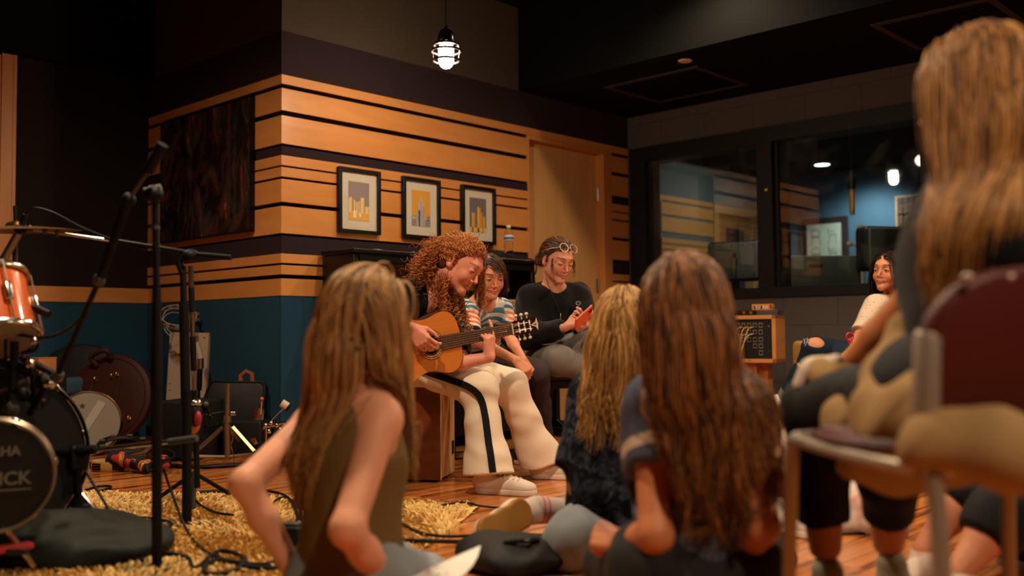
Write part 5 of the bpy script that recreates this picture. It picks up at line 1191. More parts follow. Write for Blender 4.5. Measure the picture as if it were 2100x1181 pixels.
# ================================================================== lamps
m_gblack = mat('gloss_black_metal', '#0d0d0f', 0.25, spec=.5, coat=.3)
m_matt = mat('matt_black_metal', '#141413', 0.45, spec=.4)
m_silver = mat('chrome', '#cfc8be', 0.18, metal=1.0)
m_wcable = mat('white_cable', '#c9bba6', .5)
def pendant(loc, watts, r, label, zc, group=None):
    x, y, z = loc; t = thing('pendant_lamp', label, 'lamp', (x, y, z), group=group)
    rad = watts / (4 * pi * pi * .040 ** 2 * 1.9)
    mb_ = bpy.data.materials.new('lit_bulb'); mb_.use_nodes = True; b = mb_.node_tree.nodes['Principled BSDF']; b.inputs['Emission Color'].default_value = (WARM[0], WARM[1], WARM[2], 1); b.inputs['Emission Strength'].default_value = rad
    MB().lathe([(.001, -.056), (.018, -.052), (.031, -.040), (.038, -.022), (.040, 0), (.040, .05), (.032, .070), (.018, .085)], n=24).obj('bulb', mb_, t)
    MB().lathe([(.046, .085), (.046, .098), (.044, .118), (.036, .138), (.024, .150), (.010, .156), (.006, .170), (.001, .171)], n=28).obj('dome', m_gblack, t)
    MB().lathe([(.052, .080), (.052, .088), (.030, .092)], n=28).obj('collar', m_gblack, t)
    for z_, R_ in ((.070, .064), (.038, .077), (-.012, .069)): MB().ring((0, 0, z_), (0, 0, 1), R_, (.0045, .0065), 36, 6).obj('guard_ring', m_gblack, t)
    for k in range(4):
        mb = MB(); a = k * pi / 2 + .5; mb.tube([(.05 * cos(a), .05 * sin(a), .085), (.064 * cos(a), .064 * sin(a), .07), (.074 * cos(a), .074 * sin(a), .038), (.068 * cos(a), .068 * sin(a), -.012)], .0022, 6); mb.obj('guard_rod', m_gblack, t)
    MB().tube([(0, 0, .165), (0, 0, zc - z)], .0028, 6).obj('cord', m_matt, t)
    return t
pendant((.38, -.94, 2.088), LAMPS[0][1], .04, 'lit pendant lamp in a black ring cage hanging before the slatted wall', ZH)

# ================================================================== pictures
m_bframe = mat('black_wood_frame', '#0c0b0a', .4, spec=.4)
m_mount = mat('cream_mount', '#cdc3b2', .8)
m_pglass = mat('print_paper', '#cdc3b2', .7)
def print_frame(x0, x1, z0, z1, sky, label, shapes):
    cx, cz = (x0 + x1) / 2, (z0 + z1) / 2; t = thing('framed_print', label, 'picture', (cx, 0, cz), group=None); w_, h_ = (x1 - x0) / 2, (z1 - z0) / 2; fw = .021
    mb = MB()
    mb.box((-w_, -.032, -h_), (-w_ + fw, -.004, h_)).box((w_ - fw, -.032, -h_), (w_, -.004, h_)).box((-w_ + fw, -.032, h_ - fw), (w_ - fw, -.004, h_)).box((-w_ + fw, -.032, -h_), (w_ - fw, -.004, -h_ + fw)).box((-w_ + .004, -.010, -h_ + .004), (w_ - .004, -.003, h_ - .004))
    mb.obj('frame', m_bframe, t, bevel=.0015)
    MB().box((-w_ + fw, -.0125, -h_ + fw), (w_ - fw, -.011, h_ - fw)).obj('mount', m_mount, t)
    pw, phh = w_ * .50, h_ * .60; oz = .0
    art = MB().box((-pw, -.0135, -phh + oz), (pw, -.0128, phh + oz)).obj('print', mat('print_' + sky[1:], sky, .75), t)
    for q, (c_, polys) in enumerate(shapes):
        mb = MB()
        for pl_ in polys:
            mb.add([(a * pw, -.0140 - q * .0002, b * phh + oz) for a, b in pl_], [tuple(range(len(pl_)))])
        mb.obj('skyline', mat('ink_' + c_[1:], c_, .75), art, smooth=0)
    gm = bpy.data.materials.get('clear_glazing')
    if gm is None:
        gm = bpy.data.materials.new('clear_glazing'); gm.use_nodes = True; nt = gm.node_tree; nt.nodes.remove(nt.nodes['Principled BSDF']); a = nt.nodes.new('ShaderNodeBsdfTransparent'); g = nt.nodes.new('ShaderNodeBsdfGlossy'); g.inputs['Roughness'].default_value = .02
        f = facing(nt, .04, .7); m = nt.nodes.new('ShaderNodeMixShader'); nt.links.new(f.outputs[0], m.inputs[0]); nt.links.new(a.outputs[0], m.inputs[1]); nt.links.new(g.outputs[0], m.inputs[2]); nt.links.new(m.outputs[0], nt.nodes['Material Output'].inputs[0])
    MB().box((-w_ + fw, -.022, -h_ + fw), (w_ - fw, -.020, h_ - fw)).obj('glazing', gm, t)
    return t
def rect(a, b, c, d): return [(a, c), (b, c), (b, d), (a, d)]
print_frame(.374, .683, 1.251, 1.636, '#8f8180', 'framed print of a pale yellow skyline under a mauve sky, left of three',
    [('#d9a552', [rect(-1, .99, -.99, -.55)]), ('#e2c68f', [rect(-.98, -.62, -.6, .10), [(-.98, .1), (-.8, .2), (-.62, .1)], rect(-.5, -.36, -.6, .05), rect(-.30, -.12, -.6, -.05), rect(-.05, .10, -.6, .02), rect(.16, .52, -.6, .12), [(.16, .12), (.22, .24), (.34, .16), (.46, .24), (.52, .12)], rect(.6, .98, -.6, -.24)]), ('#d9a552', [rect(-.74, -.64, -.6, .08), rect(-.3, -.24, -.6, -.1), rect(.02, .08, -.6, -.0), rect(.40, .50, -.6, .12), rect(.86, .96, -.6, -.28)]), ('#e8d6b0', [rect(-.55, -.25, -.85, -.5), rect(.0, .2, -.8, -.6)])])
print_frame(.862, 1.173, 1.252, 1.634, '#d59a35', 'framed print of a pale grey tower against an orange sky, middle of three',
    [('#8c8084', [rect(-1, -.4, -.98, -.42), rect(.35, 1, -.98, -.62), rect(.6, .98, -.65, -.38)]), ('#b9aeaa', [rect(-.5, -.12, -.98, -.1), rect(-.25, .32, -.98, .30), rect(-.15, .18, .3, .48), [(-.12, .48), (0, .78), (.12, .48)], rect(.3, .42, -.98, -.2), rect(-.95, -.45, -.6, -.46)]), ('#8c8084', [rect(-.40, -.34, -.98, -.1), rect(-.06, -.02, -.98, .4), rect(.1, .14, -.98, .3), rect(.24, .32, -.98, .1)])])
print_frame(1.366, 1.678, 1.250, 1.634, '#6f6568', 'framed print of yellow towers against a grey sky, right of three',
    [('#c88f30', [rect(-.75, -.35, -.98, .12), rect(-.1, .32, -.98, .42), rect(.32, .55, -.98, .18), rect(.5, .86, -.98, -.05)]), ('#dcae55', [rect(-.72, -.60, -.98, .12), rect(-.06, .12, -.98, .5), rect(.56, .62, -.98, -.1), rect(-1, .98, -.98, -.72)])])
pt = thing('painting', 'large dark abstract canvas on the shaded slatted side wall', 'painting', (0, .802, 1.642))
def paint_mat():
    m = mat('dark_abstract', '#120c0a', .35, spec=.5, coat=.25); nt = m.node_tree; L = nt.links; b = nt.nodes['Principled BSDF']
    tc = nt.nodes.new('ShaderNodeTexCoord'); mp = nt.nodes.new('ShaderNodeMapping'); mp.inputs['Scale'].default_value = (1, 1.7, 1.15); L.new(tc.outputs['Object'], mp.inputs[0])
    n = nt.nodes.new('ShaderNodeTexNoise'); n.inputs['Scale'].default_value = 2.2; n.inputs['Detail'].default_value = 9; n.inputs['Distortion'].default_value = 2.6; n.inputs['Roughness'].default_value = .62; L.new(mp.outputs[0], n.inputs[0])
    r = nt.nodes.new('ShaderNodeValToRGB'); L.new(n.outputs[0], r.inputs[0]); e = r.color_ramp.elements; e[0].position = .40; e[0].color = lin('#0b0a0a'); e[1].position = .78; e[1].color = lin('#c86838')
    for p_, c_ in ((.46, '#1a0f0e'), (.50, '#331619'), (.54, '#182422'), (.58, '#54211a'), (.62, '#2e1814'), (.68, '#8a3c22')): q = e.new(p_); q.color = lin(c_)
    n2 = nt.nodes.new('ShaderNodeTexNoise'); n2.inputs['Scale'].default_value = 3.1; n2.inputs['Detail'].default_value = 6; n2.inputs['Distortion'].default_value = 2; L.new(tc.outputs['Object'], n2.inputs[0])
    r2 = nt.nodes.new('ShaderNodeValToRGB'); L.new(n2.outputs[0], r2.inputs[0]); e2 = r2.color_ramp.elements; e2[0].position = .5; e2[0].color = (0, 0, 0, 1); e2[1].position = .72; e2[1].color = lin('#1e4a40')
    ad = nt.nodes.new('ShaderNodeMix'); ad.data_type = 'RGBA'; ad.blend_type = 'ADD'; ad.inputs[0].default_value = .35; L.new(r.outputs[0], ad.inputs[6]); L.new(r2.outputs[0], ad.inputs[7]); L.new(ad.outputs[2], b.inputs['Base Color'])
    bp = nt.nodes.new('ShaderNodeBump'); bp.inputs['Strength'].default_value = .8; bp.inputs['Distance'].default_value = .004; L.new(n.outputs[0], bp.inputs['Height']); L.new(bp.outputs[0], b.inputs['Normal'])
    return m
MB().box((-.030, -.530, -.385), (-.001, .530, .385)).obj('canvas', paint_mat(), pt, bevel=.003)
MB().box((-.034, -.536, -.391), (-.003, -.530, .391)).box((-.034, .53, -.391), (-.003, .536, .391)).box((-.034, -.536, -.391), (-.003, .536, -.385)).box((-.034, -.536, .385), (-.003, .536, .391)).obj('edge_frame', m_bframe, pt)

# ================================================================== the upright piano
PX0, PX1 = .262, 1.752
pn_ = thing('piano', 'black upright piano with its front panel off, showing gold plate, pins and hammers', 'piano', (PX0, -.02, 0)); L_ = PX1 - PX0
m_pblack = mat('piano_black', '#0e0c0b', .35, spec=.4, noise=(6, .1))
m_gold = mat('gold_iron_plate', '#a8843a', .45, metal=.15, noise=(5, .15)); m_felt = mat('hammer_felt', '#c9ab84', .8); m_mapl2 = mat('action_maple', '#b9935c', .6); m_redf = mat('red_felt', '#8c1f1c', .85)
for nm_, x in (('side_panel', 0), ('side_panel', L_ - .035)):
    MB().prism([(0, 0), (-.30, 0), (-.30, .0)], 0, .001) if False else None
    poly = [(0, 0.04), (-.52, .04), (-.52, .0), (-.56, .0), (-.56, .06), (-.50, .10), (-.50, .56), (-.58, .60), (-.58, .74), (-.44, .76), (-.33, .84), (-.30, .92), (-.29, 1.105), (0, 1.105)]
    M_ = Matrix(((0, 0, 1, x), (1, 0, 0, 0), (0, 1, 0, 0), (0, 0, 0, 1)))
    MB().prism(poly, 0, .035, M_).obj(nm_, m_pblack, pn_, bevel=.003)
MB().box((-.012, -.312, 1.105), (L_ + .012, .0, 1.130)).obj('lid', m_pblack, pn_, bevel=.005)
MB().box((.035, -.30, 1.06), (L_ - .035, -.27, 1.105)).obj('front_rail', m_pblack, pn_, bevel=.003)
MB().box((.035, -.03, .06), (L_ - .035, -.01, 1.10)).obj('back_board', mat('soundboard', '#5a3418', .5), pn_)
pl = MB().box((.035, -.095, .93), (L_ - .035, -.075, 1.075)).box((.035, -.095, .80), (L_ - .035, -.08, .845))
for x in (.50, .93, 1.30): pl.prism([(-.09, .80), (-.09, 1.0), (-.12, 1.0), (-.12, .80)], -.02, .02, Matrix(((0, 0, 1, x), (1, 0, 0, 0), (0, 1, 0, 0), (0, 0, 0, 1))))
pl = pl.obj('iron_plate', m_gold, pn_, bevel=.004)
mb = MB(); k = 0
for i in range(84):
    x = .06 + i * (L_ - .12) / 84
    if min(abs(x - q) for q in (.50, .93, 1.30)) < .03: continue
    for r in range(3): mb.cyl((x + r * .004, -.095, 1.045 - r * .025), (x + r * .004, -.125, 1.048 - r * .025), .0032, n=6)
mb.obj('tuning_pins', m_steel, pl); mb = MB()
for i in range(84):
    x = .06 + i * (L_ - .12) / 84; mb.tube([(x, -.118, 1.02), (x + .02, -.075, .86), (x + .05, -.07, .55)], .0012, 3)
mb.obj('strings', mat('copper_string', '#7c5330', .4, metal=.8), pn_)
MB().prism([(.05, .985), (.92, .925), (.92, .905), (.05, .960)], .10, .112, Matrix(((1, 0, 0, 0), (0, 0, -1, 0), (0, 1, 0, 0), (0, 0, 0, 1)))).obj('pressure_bar', m_matt, pn_)
MB().box((.04, -.20, .835), (L_ - .04, -.13, .862)).obj('hammer_rail', m_mapl2, pn_, bevel=.003)
mb = MB()
for i in range(80):
    x = .06 + i * (L_ - .12) / 80; mb.box((x, -.225, .862), (x + .010, -.135, .875)).box((x + .002, -.23, .74), (x + .008, -.222, .86))
mb.obj('hammers', m_felt, pn_)
MB().box((.04, -.25, .79), (L_ - .04, -.235, .835)).obj('action_rail', mat('brass_painted_rail', '#87702f', .5), pn_, bevel=.002)
lb = MB().box((1.28, -.2525, .806), (1.33, -.2505, .820)).obj('rail_label', mat('label_white', '#c8c2b8', .6), pn_)
mb = MB(); mb2 = MB()
for i in range(80):
    x = .06 + i * (L_ - .12) / 80; mb.box((x, -.28, .735), (x + .010, -.25, .785)).box((x, -.30, .66), (x + .009, -.27, .70)); mb2.box((x, -.302, .70), (x + .010, -.275, .722))
mb.obj('wippens', m_mapl2, pn_); mb2.obj('damper_felts', m_redf, pn_)
MB().box((.035, -.56, .56), (L_ - .035, -.02, .60)).obj('key_bed', m_pblack, pn_, bevel=.004)
MB().box((.035, -.59, .60), (L_ - .035, -.50, .70)).obj('key_slip', m_pblack, pn_, bevel=.004)
ky = MB()
for i in range(52): ky.box((.10 + i * .0235 + .0005, -.50, .655), (.10 + (i + 1) * .0235 - .0005, -.36, .675))
ky.obj('white_keys', mat('ivory', '#cfc2aa', .35), pn_); ky = MB()
for i in range(51):
    if i % 7 in (0, 1, 3, 4, 5): ky.box((.10 + (i + 1) * .0235 - .006, -.46, .675), (.10 + (i + 1) * .0235 + .006, -.365, .688))
ky.obj('black_keys', m_gblack, pn_)
MB().box((.035, -.48, .06), (L_ - .035, -.46, .56)).obj('lower_panel', m_pblack, pn_, bevel=.004)
for x in (.02, L_ - .10): MB().box((x - .0, -.62, 0), (x + .08, -.50, .055)).obj('toe_block', m_pblack, pn_, bevel=.004)
# things on the piano
def sheet_pile(name, label, cat, c, w_, d_, n, rot, mt, curl=.01):
    t = thing(name, label, cat, c, rot)
    for i in range(n):
        mb = MB(); r_ = np.random.RandomState(i); a = r_.uniform(-.06, .06); rings = []
        for x in np.linspace(-w_, w_, 9):
            z = .0015 + i * .0016 + curl * max(0, abs(x) / w_ - .35) ** 2 * (1 + .5 * r_.rand())
            rings.append([(x, -d_ + a * x, z), (x, d_ + a * x, z), (x, d_ + a * x, z + .0008), (x, -d_ + a * x, z + .0008)])
        mb.rings(rings).obj('sheet', mt, t, smooth=0)
    return t
m_paper = mat('paper', '#d8cdc2', .75)
sheet_pile('sheet_music', 'loose white sheets lying on the left of the black piano lid', 'paper', (.60, -.16, 1.130), .15, .10, 3, .05, m_paper, .012)
sheet_pile('sheet_music', 'white papers under the water bottle on the right end of the piano lid', 'paper', (1.585, -.20, 1.130), .13, .09, 3, .0, m_paper, .002)
bt = thing('water_bottle', 'clear plastic water bottle with blue label on the piano lid', 'bottle', (1.615, -.205, 1.1365))
m_pet = bpy.data.materials.new('clear_plastic'); m_pet.use_nodes = True; b_ = m_pet.node_tree.nodes['Principled BSDF']; b_.inputs['Transmission Weight'].default_value = 1; b_.inputs['Roughness'].default_value = .03; b_.inputs['IOR'].default_value = 1.2; b_.inputs['Base Color'].default_value = (.93, .95, .95, 1)
prof = [(.020, 0), (.030, .004), (.032, .012)] + [(.0315 - .0018 * (i % 2), .02 + i * .009) for i in range(11)] + [(.032, .125), (.032, .165), (.030, .175), (.024, .19), (.016, .202), (.0125, .208), (.0125, .216)]
MB().lathe([(r * .96, z) for r, z in prof], n=28).obj('bottle_body', m_pet, bt)
MB().lathe([(.0322, .128), (.0326, .129), (.0326, .162), (.0322, .163)], n=28, caps=False).obj('label', [mat('bottle_label', '#b9c2cf', .5)], bt)
MB().lathe([(.0329, .134), (.0329, .150)], n=28, caps=False).obj('label_band', mat('label_blue', '#2f4f8c', .5), bt)
MB().lathe([(.0145, .214), (.0145, .228), (.013, .230)], n=20).obj('cap', mat('cap_white', '#cfc8c0', .5), bt)
m_nylon = mat('black_nylon', '#121110', .6, spec=.35, bump=(300, .3))
fb = (1.42, -.17, 1.13); bg = thing('bag', 'small black soft pouch slumped on the piano lid beside the water bottle', 'bag', fb)
q = np.array(fb); sdf_obj('pouch', [Ell(q + [0, 0, .028], [.15, .075, .040], None, .03), Ell(q + [-.05, 0, .045], [.07, .05, .035], None, .03), Ell(q + [.10, -.02, .03], [.06, .05, .03], None, .03), Cut(q + [0, 0, .001], (0, 0, -1), .3)], m_nylon, bg, .005, fold=(.005, 60, 4), base=fb)
MB().tube(bez([(.08, -.05, .055), (.16, -.10, .03), (.25, -.115, .02), (.345, -.13, .0), (.37, -.12, -.06), (.345, -.10, -.12)]), .005, 6).obj('strap', m_nylon, bg)
kc_ = (1.16, -.20, 1.13); ct = thing('candle_jar', 'small black textured cylinder with a looped wire standing on the piano lid', 'speaker', kc_)
ct['category'] = 'jar'
MB().lathe([(.036, 0), (.040, .005), (.041, .06), (.040, .112), (.034, .117)], n=28).obj('body', mat('black_mesh_cloth', '#0f0f0f', .7, bump=(120, .8)), ct)
MB().tube(bez([(.01, -.045, .02), (0, -.055, .07), (.022, -.05, .095), (.045, -.03, .06), (.05, -.02, .02)]), .0014, 5).obj('wire', m_wcable, ct)
MB().tube([(-.01, 0, .117), (-.016, 0, .130)], .003, 6).obj('tab', m_wcable, ct)

# ================================================================== guitar
GS = .92; SH = P(884, 707, 3.94); NUT = P(1048, 675, 4.17); nd = nrm(NUT - SH)
gn = nrm(np.cross(nd, V(.0, 1, 0))); gn = gn if gn @ V(0, 0, 1) > 0 else -gn; gn = nrm(gn + np.array([0, 0, .05]))
MG = frame(SH, nd, gn) @ Matrix.Scale(GS, 4)            # local x along the neck, z out of the top, y across
gt = thing('guitar', 'classical guitar with orange top and dark headstock played by the curly-haired person', 'guitar', M=MG)
def gbody(x):                     # half width along the body, x from sound hole (towards the neck positive)
    pts = [(-.362, .0), (-.355, .06), (-.335, .11), (-.29, .155), (-.235, .178), (-.18, .175), (-.13, .152), (-.08, .124), (-.04, .113), (.0, .116), (.04, .130), (.085, .138), (.12, .126), (.145, .095), (.155, .05), (.158, 0)]
    return np.interp(x, [p[0] for p in pts], [p[1] for p in pts])
xs = list(-.362 + .52 * (1 - np.cos(np.linspace(0, pi, 60))) / 2)
out = [(x, gbody(x)) for x in xs]; hull = out + [(x, -y) for x, y in reversed(out[1:-1])]
hull = [np.mean([hull[(i + k) % len(hull)] for k in (-1, 0, 1)], 0) for i in range(len(hull))]
m_cedar = wood('cedar_top', '#cf7c33', '#b9672a', (1.2, 40, 1), 3, .22, .8, coat=.6, fig=.1); m_rose = wood('rosewood', '#4a2415', '#2a130b', (1, 30, 4), 3, .5, .6)
MB().prism([tuple(p) for p in hull], -.095, -.004).obj('body', m_rose, gt, smooth=50)
MB().prism([tuple(p * 1.0) for p in hull], -.004, 0).obj('top', m_cedar, gt, smooth=50)
hb = MB(); h2 = [np.array(p) * 1.006 for p in hull]
hb.rings([[(p[0], p[1], z) for p in h2] for z in (-.006, .0008)], caps=False); hb.obj('binding', mat('dark_binding', '#2a140c', .3), gt)
MB().lathe([(.0428, .0006), (.0001, .0006)], n=40).obj('sound_hole', mat('hole_dark', '#070504', .9), gt)
for R_, c_, w_ in ((.0465, '#3a1c10', .0022), (.052, '#c98d3c', .0025), (.0565, '#2e2a18', .0018), (.061, '#c98d3c', .0022), (.0655, '#3a1c10', .0016)): MB().ring((0, 0, .0004), (0, 0, 1), R_, (w_, .0005), 48, 4).obj('rosette_ring', mat('rosette_' + c_[1:], c_, .4), gt)
NL = np.linalg.norm(NUT - SH) / GS
def nw(x): return .031 + (.026 - .031) * (x - .04) / (NL - .04)
fb_ = MB(); fb_.prism([(.045, -nw(.045)), (NL, -nw(NL)), (NL, nw(NL)), (.045, nw(.045))], .0008, .0075); fb_.obj('fretboard', m_rose, gt)
MB().rings([[(x, -w_, 0), (x, -w_ * .8, -.016), (x, 0, -.023), (x, w_ * .8, -.016), (x, w_, 0)] for x, w_ in ((.15, .029), (.20, .028), (NL, .0255))]).obj('neck', mat('neck_mahogany', '#5a2c16', .35, coat=.4), gt)
SC = .65
for i in range(1, 19):
    x = NL - (SC - SC / 2 ** (i / 12)) * (NL / .49)
    if x > .05: MB().tube([(x, -nw(x), .0078), (x, nw(x), .0078)], .0009, 6).obj('fret', m_brass, gt)
MB().box((NL, -.0262, 0), (NL + .005, .0262, .0115)).obj('nut', mat('bone', '#d8cbb4', .4), gt)
br_ = MB().box((-.165, -.085, 0), (-.140, .085, .008)).obj('bridge', m_rose, gt, bevel=.002); MB().box((-.155, -.038, .008), (-.152, .038, .0115)).obj('saddle', mat('bone', '#d8cbb4', .4), br_)
mb = MB(); mbs = mat('string_metal', '#b5a58a', .3, metal=.7)
for i in range(6):
    mb = MB(); y = (-2.5 + i); mb.tube([(-.153, y * .0115, .0115), (NL, y * .0084, .0118), (NL + .05 + (i % 3) * .033, (.016 if y > 0 else -.016), .004)], .0007 if i < 3 else .0005, 4); mb.obj('string', mbs, gt)
hd_ = [(NL + .005, -.0262), (NL + .03, -.034), (NL + .16, -.037), (NL + .178, -.030), (NL + .186, -.012), (NL + .183, 0), (NL + .186, .012), (NL + .178, .030), (NL + .16, .037), (NL + .03, .034), (NL + .005, .0262)]
HM = Matrix.Translation((NL, 0, 0)) @ Matrix.Rotation(radians(9), 4, 'Y') @ Matrix.Translation((-NL, 0, 0))
hs = MB().prism(hd_, -.015, .003, HM).obj('headstock', mat('headstock_dark', '#2a0d0b', .25, coat=.6), gt)
for sg in (1, -1): MB().prism([(NL + .035, sg * .008), (NL + .14, sg * .008), (NL + .14, sg * .020), (NL + .035, sg * .020)][::sg], -.0155, .0036, HM).obj('slot', mat('hole_dark', '#070504', .9), hs)
for sg in (1, -1):
    for i in range(3):
        x = NL + .05 + i * .036; M2 = HM @ Matrix.Translation((x, sg * .014, -.004)); rb = MB(); rb.cyl(tuple(M2 @ Vector((0, -.012, .006))), tuple(M2 @ Vector((0, .012, .006))), .005, n=12); rb.obj('roller', mat('bone', '#d8cbb4', .4), hs)
        kb = MB(); kb.cyl(tuple(M2 @ Vector((0, sg * .02, -.004))), tuple(M2 @ Vector((0, sg * .034, -.004))), .003, n=8); kb.ell(tuple(M2 @ Vector((0, sg * .042, -.004))), (.010, .008, .007)); kb.obj('tuning_key', mat('pearl_key', '#d6c6a6', .3), gt)
lg = MB().prism([(NL + .172, -.030), (NL + .178, 0), (NL + .172, .030), (NL + .160, .012), (NL + .128, .0), (NL + .160, -.012)], .003, .0042, HM).obj('crest_inlay', mat('inlay_cream', '#c9bba8', .4), hs)
MB().prism([(NL + .164, -.006), (NL + .164, .006), (NL + .142, .0)], .0042, .0046, HM).obj('crest_centre', mat('inlay_brown', '#6a3a2a', .4), hs)

# ================================================================== seats of the three
cj = (-.124, -1.432, 0); ang_ = math.atan2(.531, .847)
cjt = thing('cajon', 'box drum with dark burl front and maple sides used as the guitarist seat', 'drum', cj, ang_)
MB().box((0, .006, .012), (.27, .33, .48)).obj('shell', wood('cajon_maple', '#cfa06a', '#b98a52', (6, 6, 1), 2, .4, .6), cjt, bevel=.004)
MB().box((-.004, .0, .012), (0, .336, .482)).obj('front_board', mat('burl', '#6b3318', .4, noise=(14, .5), coat=.3), cjt)
MB().box((-.003, -.001, .012), (.012, .006, .48)).obj('edge_trim', mat('pale_edge', '#c9a67c', .5), cjt)
MB().box((.215, .002, .10), (.245, .0062, .16)).obj('badge', mat('badge_dark', '#1c1714', .5), cjt)
for x in (.03, .24):
    for y in (.04, .30): MB().cyl((x, y, 0), (x, y, .013), .016, n=14).obj('rubber_foot', mat('black_rubber', '#111111', .7), cjt)
bc = P(1075, 800, 5.30) * [1, 1, 0]; br = math.atan2(RIGHT[1], RIGHT[0]) + .10
bn = thing('bench', 'black padded bench carrying the striped-shirt child and the person with the phone', 'bench', bc, br)
MB().rbox((0, 0, .435), (.44, .17, .035), .02).obj('cushion', mat('black_vinyl', '#100f0f', .45), bn); MB().box((-.42, -.15, .36), (.42, .15, .40)).obj('apron', m_pblack, bn, bevel=.003)
for sx in (-1, 1):
    for sy in (-1, 1): MB().box((sx * .40 - .022, sy * .135 - .022, 0), (sx * .40 + .022, sy * .135 + .022, .36)).obj('leg', m_pblack, bn, bevel=.003)
# ================================================================== microphone stands
m_dk = mat('stand_black', '#080808', .55, spec=.25); m_dk2 = mat('stand_grey', '#4a4845', .45, metal=.3)
def wp(b, *pts): return [np.array(q) - b for q in pts]
# tall boom stand in front
SA = G(322, 1176); t = thing('microphone_stand', 'tall black boom microphone stand on the rug, nearest the camera at the left', 'microphone stand', SA)
F0 = 2.69
MB().lathe([(.125, 0), (.125, .010), (.10, .018), (.02, .022)], (0, 0, 0), n=40).obj('round_base', m_dk, t)
MB().tube(wp(SA, SA + [0, 0, .02], P(321, 770, F0)), .0145, 14).obj('lower_tube', m_dk, t); MB().tube(wp(SA, P(321, 790, F0), P(321, 590, F0)), [.0165, .012], 14).obj('height_grip', m_dk, t)
MB().tube(wp(SA, P(321, 595, F0), P(318, 400, F0)), .0095, 12).obj('upper_tube', m_dk, t); MB().tube(wp(SA, P(318, 470, F0), P(318, 462, F0)), .012, 12).obj('ring_collar', m_dk2, t)
cl = MB().ell(P(315, 398, F0) - SA, (.026, .022, .024)).obj('clutch', m_dk, t); MB().tube(wp(SA, P(296, 392, F0), P(330, 384, F0)), .008, 8).obj('wing_nut', m_dk2, cl)
MB().tube(wp(SA, P(334, 296, 2.66), P(303, 352, 2.68)), .0155, 12).obj('counterweight', m_dk, t)
MB().tube(wp(SA, P(306, 347, 2.68), P(262, 412, 2.70)), .0062, 10).obj('boom_rod', m_dk2, t); MB().ell(P(264, 410, 2.7) - SA, (.019, .017, .02)).obj('joint', m_dk, t)
MB().tube(wp(SA, P(262, 412, 2.70), P(205, 572, 2.73)), .0125, 12).obj('boom_tube', m_dk, t); MB().ell(P(203, 575, 2.73) - SA, (.017, .016, .02)).obj('boom_collar', m_dk2, t)
MB().tube(wp(SA, P(203, 575, 2.73), P(118, 770, 2.78)), .0080, 10).obj('boom_end_rod', m_dk, t)
mi = thing('microphone', 'small dark drum microphone at the low end of the tall boom', 'microphone', P(112, 776, 2.79)); b = P(112, 776, 2.79)
MB().tube(wp(b, P(124, 764, 2.78), P(100, 788, 2.80)), [.012, .016], 12).obj('microphone_body', m_dk2, mi); MB().ell((0, 0, 0) + V(-.7, -.7, 0) * .02, (.018, .018, .018)).obj('grille', m_silver, mi)
# middle stand with level boom
SBp = G(383, 1086); F1 = 3.31; t = thing('microphone_stand', 'black microphone stand with a level silver boom arm, second from the camera', 'microphone stand', SBp)
MB().lathe([(.13, 0), (.13, .010), (.10, .018), (.02, .022)], n=40).obj('round_base', m_dk, t)
MB().tube(wp(SBp, SBp + [0, 0, .02], P(383, 800, F1)), .0165, 14).obj('lower_tube', m_dk, t); MB().tube(wp(SBp, P(381, 830, F1), P(377, 620, F1)), .0165, 14).obj('middle_tube', m_dk, t)
MB().tube(wp(SBp, P(377, 625, F1), P(375, 545, F1)), .011, 12).obj('upper_tube', m_dk, t); MB().tube(bez(wp(SBp, P(375, 560, F1), P(368, 535, F1), P(385, 524, F1)), 4), .013, 10).obj('yoke', m_dk, t)
MB().ell(P(392, 524, F1) - SBp, (.03, .022, .022)).obj('clutch', m_dk, t)
MB().tube(wp(SBp, P(474, 528, 3.30), P(405, 522, F1)), .0095, 12).obj('counterweight', m_dk, t)
MB().tube(wp(SBp, P(410, 522, F1), P(235, 494, 3.33)), .0085, 10).obj('boom_tube', m_dk, t); MB().tube(wp(SBp, P(240, 495, 3.33), P(50, 468, 3.36)), .0052, 10).obj('boom_rod', m_silver, t)
for x, y in ((62, 469), (92, 473), (118, 478)): MB().ell(P(x, y, 3.35) - SBp, (.009, .009, .012)).obj('boom_knob', m_dk2, t)
b = P(22, 512, 3.36); mi = thing('microphone', 'pale slender condenser microphone slanting down from the silver boom at the left edge', 'microphone', b)
m_pmic = mat('champagne_metal', '#9a8c7c', .35, metal=.7)
MB().tube(wp(b, P(38, 478, 3.36), P(0, 545, 3.36)), .014, 16).obj('microphone_body', m_pmic, mi); MB().ell(P(2, 541, 3.36) - b, (.021, .021, .021)).obj('grille', m_pmic, mi)
MB().tube(wp(b, P(37, 480, 3.36), P(52, 440, 3.35)), [.013, .008], 10).obj('connector', m_dk, mi); MB().ell(P(42, 470, 3.35) - b, (.022, .018, .018)).obj('clip', m_dk, mi)
cbl = thing('cable', 'black microphone cable arching from the pale microphone along the silver boom', 'cable', P(52, 440, 3.35)); b = P(52, 440, 3.35)
MB().tube(bez(wp(b, P(50, 442, 3.35), P(70, 427, 3.35), P(110, 437, 3.34), P(170, 468, 3.33), P(235, 493, 3.33), P(300, 512, 3.32))), .0042, 8).obj('cable_run', m_dk, cbl)
